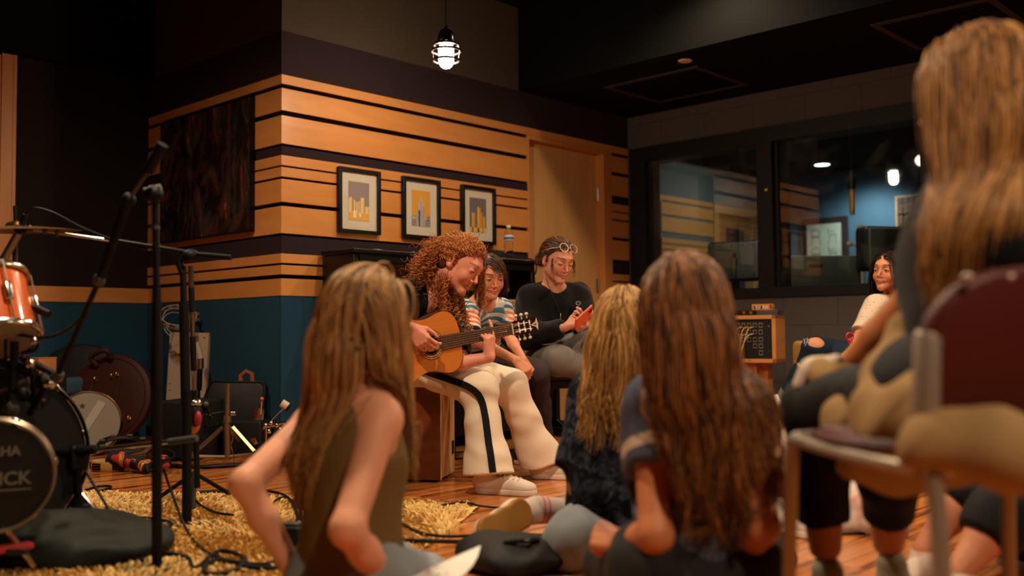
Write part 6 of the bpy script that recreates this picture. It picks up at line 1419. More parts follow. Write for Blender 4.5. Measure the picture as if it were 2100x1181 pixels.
# chrome/black pole beside it
SC_ = G(398, 1040); F2 = 3.65; t = thing('cymbal_stand', 'chrome and black straight stand just right of the middle microphone stand', 'stand', SC_)
for a_, b2, m_, r_ in ((545, 590, m_silver, .010), (590, 640, m_dk, .011), (640, 690, m_silver, .009), (690, 760, m_dk, .011), (760, 800, m_silver, .009), (800, 1000, m_dk, .011)): MB().tube(wp(SC_, P(391 + (a_ - 545) * .03, a_, F2), P(391 + (b2 - 545) * .03, b2, F2)), r_, 12).obj('pole_section', m_, t)
for a in (0, 2.1, 4.2): MB().tube([np.array([0, 0, .13]), np.array([.20 * cos(a), .20 * sin(a), .0])], .008, 8).obj('leg', m_dk, t)
b = P(398, 855, 3.62); ob = thing('shaker', 'egg-shaped object in orange, red and black clipped to the chrome pole', 'percussion', b)
MB().ell(P(395, 868, 3.62) - b, (.030, .022, .042)).obj('orange_end', mat('orange_plastic', '#c0602a', .4), ob); MB().ell(P(401, 850, 3.60) - b, (.026, .022, .045)).obj('black_body', m_dk, ob); MB().ell(P(406, 858, 3.58) - b, (.014, .014, .028)).obj('red_side', mat('red_plastic2', '#9a2030', .4), ob); MB().ell(P(402, 826, 3.6) - b, (.024, .02, .014)).obj('chrome_tip', m_silver, ob)
# short stand
SD = G(160, 1108); F3 = 3.12; t = thing('microphone_stand', 'short black microphone stand with a low boom in front of the bass drum', 'microphone stand', SD)
MB().lathe([(.09, 0), (.09, .010), (.07, .016), (.02, .02)], n=36).obj('round_base', m_dk, t); MB().tube(wp(SD, SD + [0, 0, .01], P(160, 1025, F3)), .018, 14).obj('lower_tube', m_dk, t)
MB().tube(wp(SD, P(160, 1060, F3), P(160, 1022, F3)), [.022, .020], 14).obj('height_grip', m_dk, t); MB().tube(wp(SD, P(160, 1025, F3), P(160, 940, F3)), .0125, 12).obj('upper_tube', m_dk, t)
MB().rbox(tuple(P(158, 938, F3) - SD), (.028, .022, .040), .01).obj('clutch', m_dk, t); MB().ell(P(176, 1038, F3) - SD, (.018, .010, .010)).obj('wing_nut', m_dk, t)
MB().tube(wp(SD, P(88, 928, 3.10), P(196, 922, 3.11)), .0155, 12).obj('boom_grip', m_dk, t); MB().tube(wp(SD, P(196, 922, 3.11), P(352, 905, 3.05)), .0075, 10).obj('boom_rod', m_silver, t); MB().tube(wp(SD, P(346, 906, 3.05), P(404, 898, 3.03)), .0105, 12).obj('boom_sleeve', m_dk2, t)

# ================================================================== drum kit at the left edge
def lug(mb, p, d, ax, s=1.0):
    mb.rbox((0, 0, 0), (.011 * s, .009 * s, .030 * s), .006, frame(p, np.cross(ax, d), ax))
def drum(name, label, c, axis, R, D, shell, head_m, hoop_m, nl=8, hoopw=.014, resonant=True, logo=None, rodr=.003, lug_r=1.0):
    c = np.array(c); ax = nrm(axis); t = thing(name, label, 'drum', c); u = nrm(np.cross(ax, (0.1, 0.2, 1.0))); w_ = np.cross(ax, u)
    MB().lathe([(R, -D / 2), (R, D / 2)], axis=ax, n=56, caps=False).obj('shell', shell, t)
    MB().lathe([(R * .985, -D / 2 - .002), (R * .985, -D / 2 + .001)], axis=ax, n=56).obj('rear_head', head_m, t)
    h = MB().lathe([(R * 1.0, D / 2 - .001), (R * .99, D / 2 + .003), (R * .5, D / 2 + .003), (.001, D / 2 + .003)], axis=ax, n=56).obj('front_head', head_m, t)
    for sg, nm in ((1, 'front_hoop'), (-1, 'rear_hoop')): MB().ring(ax * sg * (D / 2 - .004), ax, R + .008, (.006, hoopw), 56, 8).obj(nm, hoop_m, t)
    for i in range(nl):
        a = 2 * pi * i / nl + .2; d = u * cos(a) + w_ * sin(a); mb = MB(); lug(mb, d * (R + .010), d, ax, lug_r); lo_ = mb.obj('lug', m_silver, t)
        MB().tube([d * (R + .013) - ax * (D / 2), d * (R + .013) + ax * (D / 2)], rodr, 6).obj('tension_rod', m_silver, lo_)
    return t
m_bshell = mat('black_lacquer', '#0c0c0c', .25, coat=.4); m_bhead = mat('black_head', '#0d0f0d', .5, spec=.4)
kc = P(-30, 905, 3.15); kc[2] = .285; kax = V(.52, 0, .85)
kd = drum('bass_drum', 'large black bass drum cropped by the left edge of the picture', kc, kax, .275, .34, m_bshell, m_bhead, m_bshell, 10, .022, lug_r=1.3)
for sg in (1, -1):
    q = kax * .10 + np.cross(kax, (0, 0, 1.)) * .24 * sg; MB().tube([q + [0, 0, -.10], q * 1.3 + [0, 0, -.20], np.array([q[0] * 1.35, q[1] * 1.35, -.272])], .009, 10).obj('spur', m_silver, kd)
sc = P(-12, 972, 2.62); sax = V(.40, .03, .90)
sk_ = drum('drum_speaker', 'round black low-frequency drum microphone with metal hoop and printed front, before the bass drum', sc, sax, .138, .11, m_bshell, m_bhead, mat('brass_grey_hoop', '#8d7d6c', .35, metal=.8), 6, .012)
MM = frame(sax * .0605, np.cross((0, 0, 1.), sax), sax)
m_prt = mat('grey_print', '#5f574e', .7)
text('lettering', 'YAMAHA', .034, m_prt, sk_, MM @ Matrix.Translation((-.005, .062, 0)), .0005, bold=.0012); text('lettering', 'SUBKICK', .048, m_prt, sk_, MM @ Matrix.Translation((-.005, -.010, 0)), .0005, bold=.0012)
MB().box((-.10, -.040, 0), (.092, -.036, .001), MM).obj('underline', m_prt, sk_)
for a in (-1, 1): MB().tube([(0, 0, -.10), tuple(np.cross(sax, (0, 0, 1.)) * .10 * a + np.array([0, 0, -.255]))], .008, 8).obj('stand_leg', m_silver, sk_)
MB().tube([(0, 0, -.10), tuple(-sax * .14 + np.array([0, 0, -.255]))], .008, 8).obj('stand_leg', m_silver, sk_)
ta = nrm(P(-50, 572, 2.95) - P(-22, 712, 2.88)); tcn = (P(-50, 572, 2.95) + P(-22, 712, 2.88)) / 2
tm_ = drum('tom_drum', 'orange stained wooden tom drum with chrome hoops at the left edge', tcn, ta, .135, .20, wood('orange_lacquer', '#d4652a', '#b84d1c', (1, 1, 8), 3, .2, .6, coat=.7), mat('clear_head', '#a59b90', .4), m_silver, 6, .010)
MB().lathe([(.016, 0), (.016, .002)], tuple(nrm(V(.25, .1, 1)) * .135), tuple(V(.25, .1, 1)), 20).obj('round_badge', mat('badge_silver', '#8f8a80', .3, metal=.8), tm_)
MB().tube([tuple(-ta * .06 + V(0, 0, -1) * .13), tuple(P(-60, 800, 3.1) - tcn), tuple(P(-55, 860, 3.12) - tcn)], .011, 10).obj('mount_arm', m_silver, tm_)
cc = P(32, 466, 3.42); cy = thing('cymbal', 'thin bronze cymbal seen edge-on above the orange tom', 'cymbal', cc)
can = V(-.02, .99, .07); MB().lathe([(.215, -.014), (.16, -.007), (.08, .001), (.035, .004), (.028, .016), (.012, .022), (.001, .022)] , axis=can, n=64, caps=False).obj('cymbal_disc', mat('bronze', '#8a6230', .28, metal=.9), cy)
MB().tube([can * .022, can * .075], .006, 10).obj('wing_nut', m_dk, cy)
sb_ = G(42, 1040); cs = thing('cymbal_stand', 'slim stand under the edge-on bronze cymbal', 'stand', np.array([cc[0], cc[1], 0]))
MB().tube([(0, 0, .15), (0, 0, cc[2] - .02)], .009, 10).obj('pole', m_silver, cs); MB().ell((0, 0, cc[2] - .22), (.024, .024, .026)).obj('tilter', m_silver, cs); MB().cyl((0, 0, cc[2] - .36), (0, 0, cc[2] - .28), .016).obj('clamp_collar', m_silver, cs)
for a in (0.3, 2.4, 4.5): MB().tube([(0, 0, .34), (.24 * cos(a), .24 * sin(a), .01)], .008, 8).obj('leg', m_silver, cs)
b = P(75, 633, 2.95); mi = thing('microphone', 'small black clip-on microphone sticking out right of the orange tom', 'microphone', b)
MB().tube(wp(b, P(50, 622, 2.95), P(76, 634, 2.94)), .007, 10).obj('neck', m_dk, mi); MB().tube(wp(b, P(74, 633, 2.94), P(100, 645, 2.93)), .0125, 12).obj('microphone_body', m_dk, mi)
# clutter of clamps and mounts over the bass drum
b = P(40, 770, 2.95); hw = thing('drum_mount', 'tangle of dark clamps, knobs and rods on top of the bass drum', 'drum hardware', b); rr = np.random.RandomState(11)
for i, (x0, y0, x1, y1, r_, m_) in enumerate(((-10, 742, 70, 760, .014, m_dk), (30, 700, 26, 800, .012, m_dk), (60, 740, 125, 775, .011, m_dk), (20, 790, 90, 830, .016, m_dk), (70, 760, 75, 840, .013, m_dk), (0, 800, 60, 780, .012, m_dk2), (95, 790, 60, 850, .010, m_dk), (45, 730, 62, 745, .013, m_silver), (108, 770, 126, 776, .012, m_pmic), (5, 858, 32, 852, .014, m_silver), (20, 745, 36, 760, .015, m_dk2))):
    F_ = 2.9 + .1 * rr.rand(); MB().tube(wp(b, P(x0, y0, F_), P(x1, y1, F_)), r_, 10).obj('rod', m_, hw)
for x, y, r_, m_ in ((62, 746, .014, m_silver), (46, 808, .02, m_dk), (88, 782, .022, m_dk), (26, 838, .02, m_dk2), (70, 700, .012, m_silver), (54, 668, .010, m_silver)): MB().ell(P(x, y, 2.9) - b, (r_, r_, r_ * 1.2)).obj('knob', m_, hw)
b = P(84, 1090, 3.05); 
# cables near the kit
def cable(label, pts, r=.004, m_=None, n=10, cat='cable'):
    p = [np.array(q) for q in pts]; b = p[0].copy(); t_ = MB().tube([q - b for q in bez(p, n)], r, 7).obj('cable', m_ or m_dk, None); t_.location = b; return tag(t_, label, cat)
cable('thin black cable hanging in a long curve from the tall boom to the tom', [P(200, 580, 2.73), P(175, 640, 2.78), P(130, 680, 2.85), P(85, 692, 2.9), P(30, 686, 2.9), P(12, 692, 2.9), P(14, 780, 2.9)], .0045)
cable('short black cable loop right of the orange tom rim', [P(66, 692, 2.9), P(78, 705, 2.9), P(70, 718, 2.9), P(45, 724, 2.9)], .005)

# ================================================================== along the recess wall
sn = P(180, 862, 5.45); sn[2] = .178; snx = V(.42, .04, .90)
sd_ = drum('snare_drum', 'chrome snare drum standing on its rim on the floor, snare side showing', sn, snx, .165, .135, mat('chrome_shell', '#b8b0a6', .25, metal=.9), mat('hazy_head', '#857d6f', .45), m_silver, 8, .011, lug_r=.8)
MS = frame(snx * .072, np.cross((0, 0, 1.), snx), snx); MB().box((-.022, -.135, 0), (.022, .135, .003), MS @ Matrix.Rotation(-.55, 4, 'Z')).obj('snare_wires', mat('wire_grey', '#b3ada2', .4, metal=.4), sd_)
star = []
for i in range(10): a = pi / 2 + i * pi / 5; r_ = .018 if i % 2 == 0 else .008; star.append((r_ * cos(a) - .03, r_ * sin(a) + .095))
MB().prism(star, 0, .001, MS).obj('star_mark', mat('ink_dark', '#3a342e', .6), sd_)
# round bags
m_leather = mat('oxblood_leather', '#3a180f', .55, spec=.4, noise=(7, .2), bump=(60, .2))
bgx = P(228, 822, 5.86); ln = nrm(V(-.15, .22, 1)); cb_ = thing('cymbal_bag', 'round oxblood leather cymbal bag leaning against the blue wall behind the snare drum', 'bag', (bgx[0], bgx[1], 0)); bgc = np.array([0, 0, .285])
lr = MB().lathe([(.001, -.035), (.23, -.035), (.262, -.025), (.268, 0), (.262, .025), (.23, .037), (.12, .045), (.001, .048)], bgc, ln, 56).obj('bag_body', m_leather, cb_)
MB().ring(bgc + ln * .036, ln, .235, .004, 56, 6).obj('piping', m_leather, cb_)
ux = nrm(np.cross((0, 0, 1.), ln)); uz = np.cross(ln, ux)
def bp(a, b_, h=.05): return bgc + ux * a + uz * b_ + ln * h
MB().tube(bez([bp(-.09, .19), bp(-.11, .235, .09), bp(-.02, .275, .10), bp(.0, .235, .06)], 6), (.016), 8).obj('handle', m_leather, cb_)
MB().tube(bez([bp(-.10, .12, .05), bp(-.10, .02, .06), bp(-.01, -.07, .06), bp(.06, -.06, .06), bp(.07, .12, .05)], 8), .005, 6).obj('pocket_edge', m_leather, cb_)
for a, b_ in ((-.085, .11), (.02, .13), (.16, -.12), (.05, .14)): MB().ring(bp(a, b_, .053), ux, .013, .0035, 18, 6).obj('buckle', m_brass, cb_)
bx = P(165, 815, 5.98); bb = thing('cymbal_bag', 'round black cloth bag behind the oxblood leather bag', 'bag', (bx[0], bx[1], 0)); MB().lathe([(.001, -.03), (.27, -.03), (.295, -.01), (.295, .015), (.27, .03), (.001, .036)], (0, 0, .31), tuple(nrm(V(.12, .1, 1))), 48).obj('bag_body', m_nylon, bb)
MB().ring((0, 0, .31), tuple(nrm(V(.12, .1, 1))), .296, .006, 48, 6).obj('piping', m_dk, bb)
bx = P(146, 790, 5.85); bl = thing('stool', 'stool with a dull blue rounded top behind the snare drum', 'stool', (bx[0], bx[1], 0), .4)
MB().rbox((0, 0, .36), (.16, .05, .055), .03).obj('seat', mat('dull_blue_vinyl', '#33475a', .5), bl)
for a in (0, 2.1, 4.2): MB().tube([(0, 0, .31), (.12 * cos(a), .06 * sin(a), 0)], .008, 8).obj('leg', m_silver, bl)
bx = P(88, 752, 5.6); wc_ = thing('box', 'small maple coloured box on a dark case, half hidden by the drum kit', 'box', (bx[0], bx[1], bx[2] - .05), .3); MB().rbox((0, 0, .05), (.06, .04, .05), .004).obj('box_body', m_maple_v, wc_); MB().rbox((0, 0, .101), (.062, .042, .003), .002).obj('box_lid', m_maple_v, wc_)
case_ = thing('case', 'dark case standing on the floor under the small maple box', 'case', (bx[0], bx[1], 0), .3); MB().rbox((0, 0, (bx[2] - .05) / 2), (.10, .08, (bx[2] - .05) / 2 - .001), .01).obj('case_body', m_nylon, case_); MB().tube(bez([(-.03, -.085, .3), (-.03, -.10, .33), (.03, -.10, .33), (.03, -.085, .3)], 4), .006, 6).obj('handle', m_dk, case_)
# easel pad leaning on the side wall
pd = P(383, 768, 5.95); MPd = frame((pd[0], pd[1], pd[2]), V(.93, -.02, .36), V(-.33, .05, .93)); ep = thing('easel_pad', 'white and yellow easel pad leaning against the blue side wall', 'pad', M=MPd)
hw_, hh_ = .145, .255
MB().box((-hw_, -hh_, -.022), (hw_, hh_, -.002)).obj('pages', mat('pad_white', '#ab9480', .8), ep, bevel=.001); ms = MB().box((-hw_, -hh_, -.0022), (hw_, hh_, -.0006)).obj('cover', mat('pad_cover', '#b39a86', .7), ep)
MB().box((-hw_, -hh_, -.0005), (hw_, -hh_ + .075, .0)).obj('yellow_band', mat('pad_yellow', '#c98f1e', .6), ms)
lgm = [(-.125, .085), (-.085, .085), (-.055, .115), (-.03, .085), (-.005, .085), (-.012, .05), (-.005, .0), (-.03, -.005), (-.06, .018), (-.095, -.005), (-.118, .0), (-.112, .05)]
MB().prism([((x + .065) * .62 - .062, (y - .05) * .62 + .120) for x, y in lgm], -.0004, .0002).obj('yellow_mark', mat('pad_yellow', '#c98f1e', .6), ms)
text('lettering', 'Post-it', .026, m_dk, ep, Matrix.Translation((-.062, .120, .0006)), .0003, bold=.0009); text('lettering', 'Tabletop Easel', .014, mat('ink_grey', '#4c4640', .7), ep, Matrix.Translation((-.050, .080, .0006)), .0003)
MB().ring((-.085, -hh_ + .037, .0006), (0, 0, 1), .022, .0022, 24, 5).obj('round_icon', m_dk, ms)
for x in (-.12, .115): MB().lathe([(.005, 0), (.005, .001)], (x, hh_ - .03, 0), (0, 0, 1), 12).obj('punched_hole', m_dk, ms)
for y in (-.06, -.10): MB().box((-.13, y, 0), (-.112, y + .003, .0006)).obj('tick_mark', m_dk, ms)
b = P(410, 700, 5.75); hm = thing('microphone', 'chrome studio microphone hanging in front of the easel pad', 'microphone', b)
MB().tube(wp(b, P(403, 702, 5.75), P(412, 735, 5.75)), .016, 12).obj('swivel', mat('white_plastic', '#b4a79b', .5), hm); MB().cyl(tuple(P(411, 735, 5.75) - b), tuple(P(411, 756, 5.75) - b), .020).obj('grille', m_silver, hm); MB().cyl(tuple(P(410, 756, 5.75) - b), tuple(P(408, 800, 5.75) - b), .016).obj('microphone_body', m_dk, hm); MB().tube([P(408, 800, 5.75) - b, P(407, 930, 5.75) * [1, 1, 0] - b * [1, 1, 1] + [0, 0, .01]], .008, 10).obj('pole', m_dk, hm)
# folding tambourine hooked on the wall
b = P(365, 650, 5.9); tb = thing('tambourine', 'shiny jingle tambourine hanging on the blue side wall', 'tambourine', b); ta_ = nrm(V(.25, .80, .55)); tu = nrm(np.cross(ta_, (0.3, 0, 1.)))
MB().ring((0, 0, .0), ta_, .105, (.004, .020), 40, 6).obj('frame', mat('worn_white', '#a39789', .5), tb)
mb_w = np.cross(ta_, tu)
for i in range(12):
    a = i * pi / 6; d = tu * cos(a) + mb_w * sin(a); MB().lathe([(.001, -.003), (.018, -.002), (.019, 0), (.018, .002), (.001, .003)], tuple(d * .108 + ta_ * .012), tuple(ta_), 14).obj('jingle', m_silver, tb)
for dz in (-.03, -.055): MB().ring(np.array([0, 0, dz]), nrm(ta_ + V(.2, 0, .1)), .095, .0025, 36, 6).obj('wire_hoop', mat('worn_white', '#a39789', .5), tb)
# cases, amp, bag by the side wall
m_tolex = mat('black_tolex', '#0e0d0c', .6, spec=.35, bump=(200, .4))
bx = P(482, 830, 5.46); sc_ = thing('bag', 'large black padded bag with a brown leather loop handle, leaning by the side wall', 'bag', (bx[0], bx[1], 0)); q = np.array([bx[0], bx[1], 0])
hwid = .165; poly = [(-.19, .03), (-.185, .22), (-.135, .36), (-.115, .375), (.155, .37), (.175, .35), (.165, .12), (.15, .03)]
MBag = frame((0, 0, .02), V(1, 0, .05), V(-.05, .12, 1)); bgm = MB(); pr2 = []
for ins, z in ((.012, -.07), (0, -.06), (0, .06), (.012, .072)): c0 = np.mean(poly, 0); pr2.append([tuple(MBag @ Vector((c0[0] + (x - c0[0]) * (1 - ins / .2), c0[1] + (y - c0[1]) * (1 - ins / .2), z))) for x, y in poly])
bgm.rings(pr2).obj('bag_body', m_nylon, sc_, smooth=50)
MB().tube([tuple(MBag @ Vector((x, y, .066))) for x, y in poly], .006, 6, closed=True).obj('piping', m_dk, sc_)
MB().tube([tuple(MBag @ Vector(q_)) for q_ in [(.02, .365, 0), (.015, .41, 0), (.045, .435, 0), (.08, .42, 0), (.085, .365, 0)]], .014, 8).obj('handle', mat('tan_leather', '#8a4a2c', .6), sc_)
for px_, w2, h2_, F_, lb_, nm in ((388, .16, .15, 5.28, 'low black equipment case on the floor left of the chrome tripod', 'case'), (512, .11, .09, 5.42, 'black amplifier-like case behind the chrome tripod', 'case')):
    c_ = P(px_, 900, F_); t = thing(nm, lb_, 'case', (c_[0], c_[1], 0), .55); MB().rbox((0, 0, h2_ + .012), (w2, .12, h2_), .012).obj('case_body', m_tolex, t)
    MB().box((-w2 + .01, -.124, h2_ * 1.55), (w2 - .01, -.12, h2_ * 1.60)).obj('lid_seam', m_dk2, t); MB().tube(bez([(-.05, -.123, h2_ * 1.2), (-.05, -.145, h2_ * 1.15), (.05, -.145, h2_ * 1.15), (.05, -.123, h2_ * 1.2)], 4), .006, 6).obj('handle', m_dk, t)
    for sx in (-1, 1): MB().cyl((sx * (w2 - .03), -.08, 0), (sx * (w2 - .03), -.08, .014), .015).obj('foot', m_dk, t)
b = P(432, 845, 5.05); mi = thing('microphone', 'black handheld microphone lying tilted on the low equipment case', 'microphone', P(428, 848, 5.2)); b = P(428, 848, 5.2)
MB().tube(wp(b, P(424, 832, 5.2), P(434, 858, 5.2)), [.012, .009], 12).obj('microphone_body', m_dk, mi); MB().ell(P(422, 829, 5.2) - b, (.017, .017, .018)).obj('grille', m_dk2, mi); MB().box((-.004, -.014, -.012), (.006, -.010, -.002)).obj('silver_mark', m_silver, mi)
# chrome tripod without its top
TP = G(467, 948); t = thing('tripod_stand', 'low chrome tripod drum stand with bare pole on the wood floor', 'stand', TP); FT = 5.04; m_ds = mat('dull_chrome', '#9c8a72', .32, metal=.9)
MB().tube(wp(TP, P(467, 942, FT), P(466, 862, FT)), .0165, 14).obj('lower_pole', m_ds, t); MB().tube(wp(TP, P(466, 870, FT), P(468, 787, FT)), .0125, 14).obj('upper_pole', m_ds, t)
cl = MB().tube(wp(TP, P(467, 866, FT), P(467, 852, FT)), .021, 14).obj('height_clamp', m_ds, t); MB().rbox(tuple(P(478, 848, FT) - TP), (.018, .006, .010), .004).obj('wing_nut', m_silver, cl)
for x0, y0, x1, y1, F_ in ((457, 876, 386, 940, 5.0), (478, 876, 524, 928, 4.95), (470, 876, 490, 905, 5.25)):
    l_ = MB().tube(wp(TP, P(x0, y0, FT), P(x1, y1, F_)), (.011), 4).obj('leg', m_ds, t); MB().ell(P(x1, y1, F_) - TP, (.014, .014, .012)).obj('rubber_tip', m_dk, l_)
for x1, y1, F_ in ((396, 936, 5.0), (520, 931, 4.97)): MB().tube(wp(TP, P(467, 937, FT), P(x1, y1, F_)), .009, 4).obj('brace', m_ds, t)
cable('thin curly metal spring wire hanging beside the chrome tripod pole', [P(474, 885, 5.0), P(477, 900, 5.0), P(474, 915, 5.0), P(480, 940, 4.95), P(482, 962, 4.9)], .003, m_silver)
# kick pedal and small things right of the bag
KP = G(560, 930); F_ = 5.0; t = thing('kick_pedal', 'chrome bass drum pedal with white beater near the wall corner', 'pedal', KP)
MB().cyl(tuple(P(578, 826, F_) - KP), tuple(P(590, 834, F_) - KP), .021).obj('beater', mat('beater_white', '#c9b79c', .7), t); MB().cyl(tuple(P(590, 834, F_) - KP), tuple(P(593, 836, F_) - KP), .0215).obj('beater_felt', m_dk, t)
MB().tube(wp(KP, P(582, 836, F_), P(556, 862, F_)), .0035, 8).obj('beater_rod', m_silver, t); MB().tube(wp(KP, P(540, 876, F_), P(585, 866, F_)), .010, 10).obj('axle', m_silver, t)
for x, y in ((545, 872), (556, 868), (568, 872), (552, 884), (575, 880)): MB().ell(P(x, y, F_) - KP, (.013, .013, .013)).obj('cam', m_silver, t)
MB().tube(wp(KP, P(546, 878, F_), P(545, 936, F_)), .008, 8).obj('post', m_silver, t); MB().box((-.05, -.12, 0), (.05, .12, .012)).obj('footboard', m_silver, t)
b = P(536, 860, 5.35); t = thing('mallet', 'mallet with orange ball head standing up in a dark red wooden holder', 'mallet', b)
MB().ell(P(537, 818, 5.35) - b, (.011, .011, .011)).obj('head', mat('orange_ball', '#c4512a', .5), t); MB().tube(wp(b, P(537, 821, 5.35), P(535, 850, 5.35)), .0035, 8).obj('stick', m_mapl2, t); 
hb_ = G(526, 925); t = thing('holder', 'dark red wooden upright holder beside the black padded bag', 'holder', hb_); MB().tube(wp(hb_, P(532, 840, 5.4), P(524, 905, 5.3), hb_ + [0, 0, .01]), [.026, .030, .034], 4).obj('holder_body', mat('dark_red_wood', '#5a2414', .45, coat=.2), t); MB().tube(wp(hb_, P(532, 839, 5.4), P(532, 843, 5.4)), .029, 4).obj('rim', mat('dark_red_wood', '#5a2414', .45, coat=.2), t)
bb_ = G(536, 918); t = thing('water_bottle', 'small dark blue plastic bottle on the floor beside the kick pedal', 'bottle', bb_); MB().lathe([(.028, 0), (.030, .01), (.030, .11), (.02, .135), (.013, .145)], n=20).obj('bottle_body', mat('blue_plastic', '#1c2c4a', .25), t); MB().lathe([(.015, .145), (.015, .165)], n=16).obj('cap', mat('cap_blue', '#203a6a', .4), t)
# percussion pile
tb1 = G(232, 962); t = thing('tambourine', 'wooden tambourine with metal jingles lying on the floor, lowest of the percussion pile', 'tambourine', tb1)
MB().ring((0, 0, .024), (0, 0, 1), .098, (.005, .023), 48, 8).obj('frame', wood('tambourine_wood', '#b98a4a', '#a37338', (3, 3, 10), 3, .4, .6), t); MB().lathe([(.097, .044), (.001, .045)], n=40).obj('skin', mat('drum_skin', '#a98a5c', .6), t)
for i in range(6):
    a = i * pi / 3 - .75; MB().box((-.025, -.006, .008), (.025, .006, .040), Matrix.Translation((.099 * cos(a), .099 * sin(a), 0)) @ Matrix.Rotation(a + pi / 2, 4, 'Z')).obj('slot', m_dk, t)
    for z_ in (.017, .030): MB().lathe([(.001, 0), (.018, .001), (.018, .002), (.001, .003)], (.099 * cos(a), .099 * sin(a), z_), n=16).obj('jingle', m_brass, t)
cl0 = G(275, 950, .04); t = thing('cloth', 'black, red and yellow patterned cloth draped over the wooden tambourine', 'cloth', (cl0[0], cl0[1], .05))
m_pat = mat('flame_cloth', '#b0322a', .85); nt = m_pat.node_tree; tc = nt.nodes.new('ShaderNodeTexCoord'); nz = nt.nodes.new('ShaderNodeTexNoise'); nz.inputs['Scale'].default_value = 9; nz.inputs['Distortion'].default_value = 1.2; r_ = nt.nodes.new('ShaderNodeValToRGB'); r_.color_ramp.interpolation = 'CONSTANT'; e = r_.color_ramp.elements; e[0].color = lin('#131112'); e[1].position = .52; e[1].color = lin('#b23a30'); q = e.new(.60); q.color = lin('#c08a20'); q = e.new(.66); q.color = lin('#141213')
nt.links.new(tc.outputs['Object'], nz.inputs[0]); nt.links.new(nz.outputs[0], r_.inputs[0]); nt.links.new(r_.outputs[0], nt.nodes['Principled BSDF'].inputs['Base Color'])
q0 = np.array([cl0[0], cl0[1], .05]); dr = V(.9, 0, .2)
sdf_obj('cloth_body', [Cap(q0 - dr * .10, q0 + dr * .16, .030, .036, .03), Cap(q0 - dr * .12 + [0, 0, .01], q0 + dr * .02 + V(0, 0, 1) * .04, .024, .026, .03), Cap(q0 + dr * .05 + V(0, 0, 1) * .05, q0 + dr * .10 + V(0, 0, 1) * .07 - [0, 0, .03], .024, .016, .02)], m_pat, t, .005, fold=(.006, 55, 3), base=q0)
tr_ = G(252, 905, .12); t = thing('tambourine', 'flat black ring tambourine with round jingles on top of the patterned cloth', 'tambourine', (tr_[0], tr_[1], .105)); ra = nrm(V(.12, .95, .22))
MB().ring((0, 0, 0), ra, .105, (.020, .012), 44, 6).obj('frame', m_dk, t)
ru = nrm(np.cross(ra, (1., 0, .2))); rw = np.cross(ra, ru)
for i in range(8): a = i * pi / 4; MB().lathe([(.001, 0), (.016, .001), (.016, .002), (.001, .003)], tuple((ru * cos(a) + rw * sin(a)) * .105 + ra * .012), tuple(ra), 14).obj('jingle', mat('nickel', '#8f8474', .35, metal=.8), t)
cable('coiled black cable heap right of the patterned cloth', [G(330 + 28 * cos(a), 932 + 12 * sin(a), .01 + .0045 * a / 1.2) for a in np.linspace(0, 25, 60)], .006, None, 2)
cable('thick black cable lying along the foot of the cases', [G(300, 948, .01), G(350, 955, .01), G(420, 957, .01), G(500, 952, .01), G(560, 945, .01)], .011)

# ================================================================== rug, cables and bags on the floor
m_rug = mat('shag_gold', '#cfa45c', .95, spec=.05, noise=(30, .22))
def rug():
    C1 = np.array([-.44, -2.0]); u = np.array([-.53, .85]); v = np.array([-.85, -.53]); r = np.random.RandomState(3); U, W_r = 2.35, 1.85
    Vv, Ff = [], []; n = 62000
    a = r.uniform(-.03, U + .03, n); b = r.uniform(-.03, W_r + .03, n)
    edge = lambda t_: .025 * np.sin(t_ * 9) + .015 * np.sin(t_ * 23)
    keep = (a > edge(b)) & (a < U + edge(b + 2)) & (b > edge(a)) & (b < W_r + edge(a + 1)); a, b = a[keep], b[keep]; n = len(a)
    base = C1 + u * a[:, None] + v * b[:, None]; x = np.c_[base, np.zeros(n)]; th = r.uniform(0, 2 * pi, n); wd = .0048; ht = r.uniform(.016, .034, n)
    side = np.c_[np.cos(th), np.sin(th), np.zeros(n)] * wd; flow = np.sin(x[:, 0] * 11 + np.sin(x[:, 1] * 7)) * 2 + x[:, 1] * 5; le = np.c_[np.cos(flow) + r.normal(size=n) * .7, np.sin(flow) + r.normal(size=n) * .7, np.zeros(n)] * .010
    mid = x + le * .45 + np.c_[np.zeros(n), np.zeros(n), ht * .75]; top = x + le * 1.3 + np.c_[np.zeros(n), np.zeros(n), ht]
    P6 = np.stack([x - side, x + side, mid - side * 1.1, mid + side * 1.1, top - side * .5, top + side * .5], 1).reshape(-1, 3); i = np.arange(n)[:, None] * 6
    F6 = np.concatenate([i + np.array([[0, 1, 3, 2]]), i + np.array([[2, 3, 5, 4]])])
    k = len(P6); gu, gv = 60, 50; g = []
    for ii in range(gu + 1):
        for jj in range(gv + 1):
            aa = ii / gu * U; bb_2 = jj / gv * W_r; q = C1 + u * aa + v * bb_2; g.append((q[0], q[1], .008 + .004 * math.sin(ii * 1.3 + jj * .7)))
    gf = [(k + ii * (gv + 1) + jj, k + (ii + 1) * (gv + 1) + jj, k + (ii + 1) * (gv + 1) + jj + 1, k + ii * (gv + 1) + jj + 1) for ii in range(gu) for jj in range(gv)]
    V_ = np.concatenate([P6, np.array(g)]); F_a = np.concatenate([F6, np.array(gf)]); col = np.array(lin('#dcb672')[:3])[None] * r.uniform(.88, 1.12, (len(V_) // 6 + 1, 1)).repeat(6, 0)[:len(V_)]
    return raw_obj('shag_rug', V_, F_a, attr_mat('shag_pile', .95, .05), None, (0, 0, 0), col, None, False)
tag(rug(), 'shaggy golden yellow rug on the wood floor under the microphone stands', 'rug')
cz = .03
cable('black cable running straight down from the short stand to the rug', [P(175, 965, 3.1), P(205, 1015, 3.05), P(245, 1075, 2.98), G(300, 1125, cz), G(335, 1140, cz)], .0045)
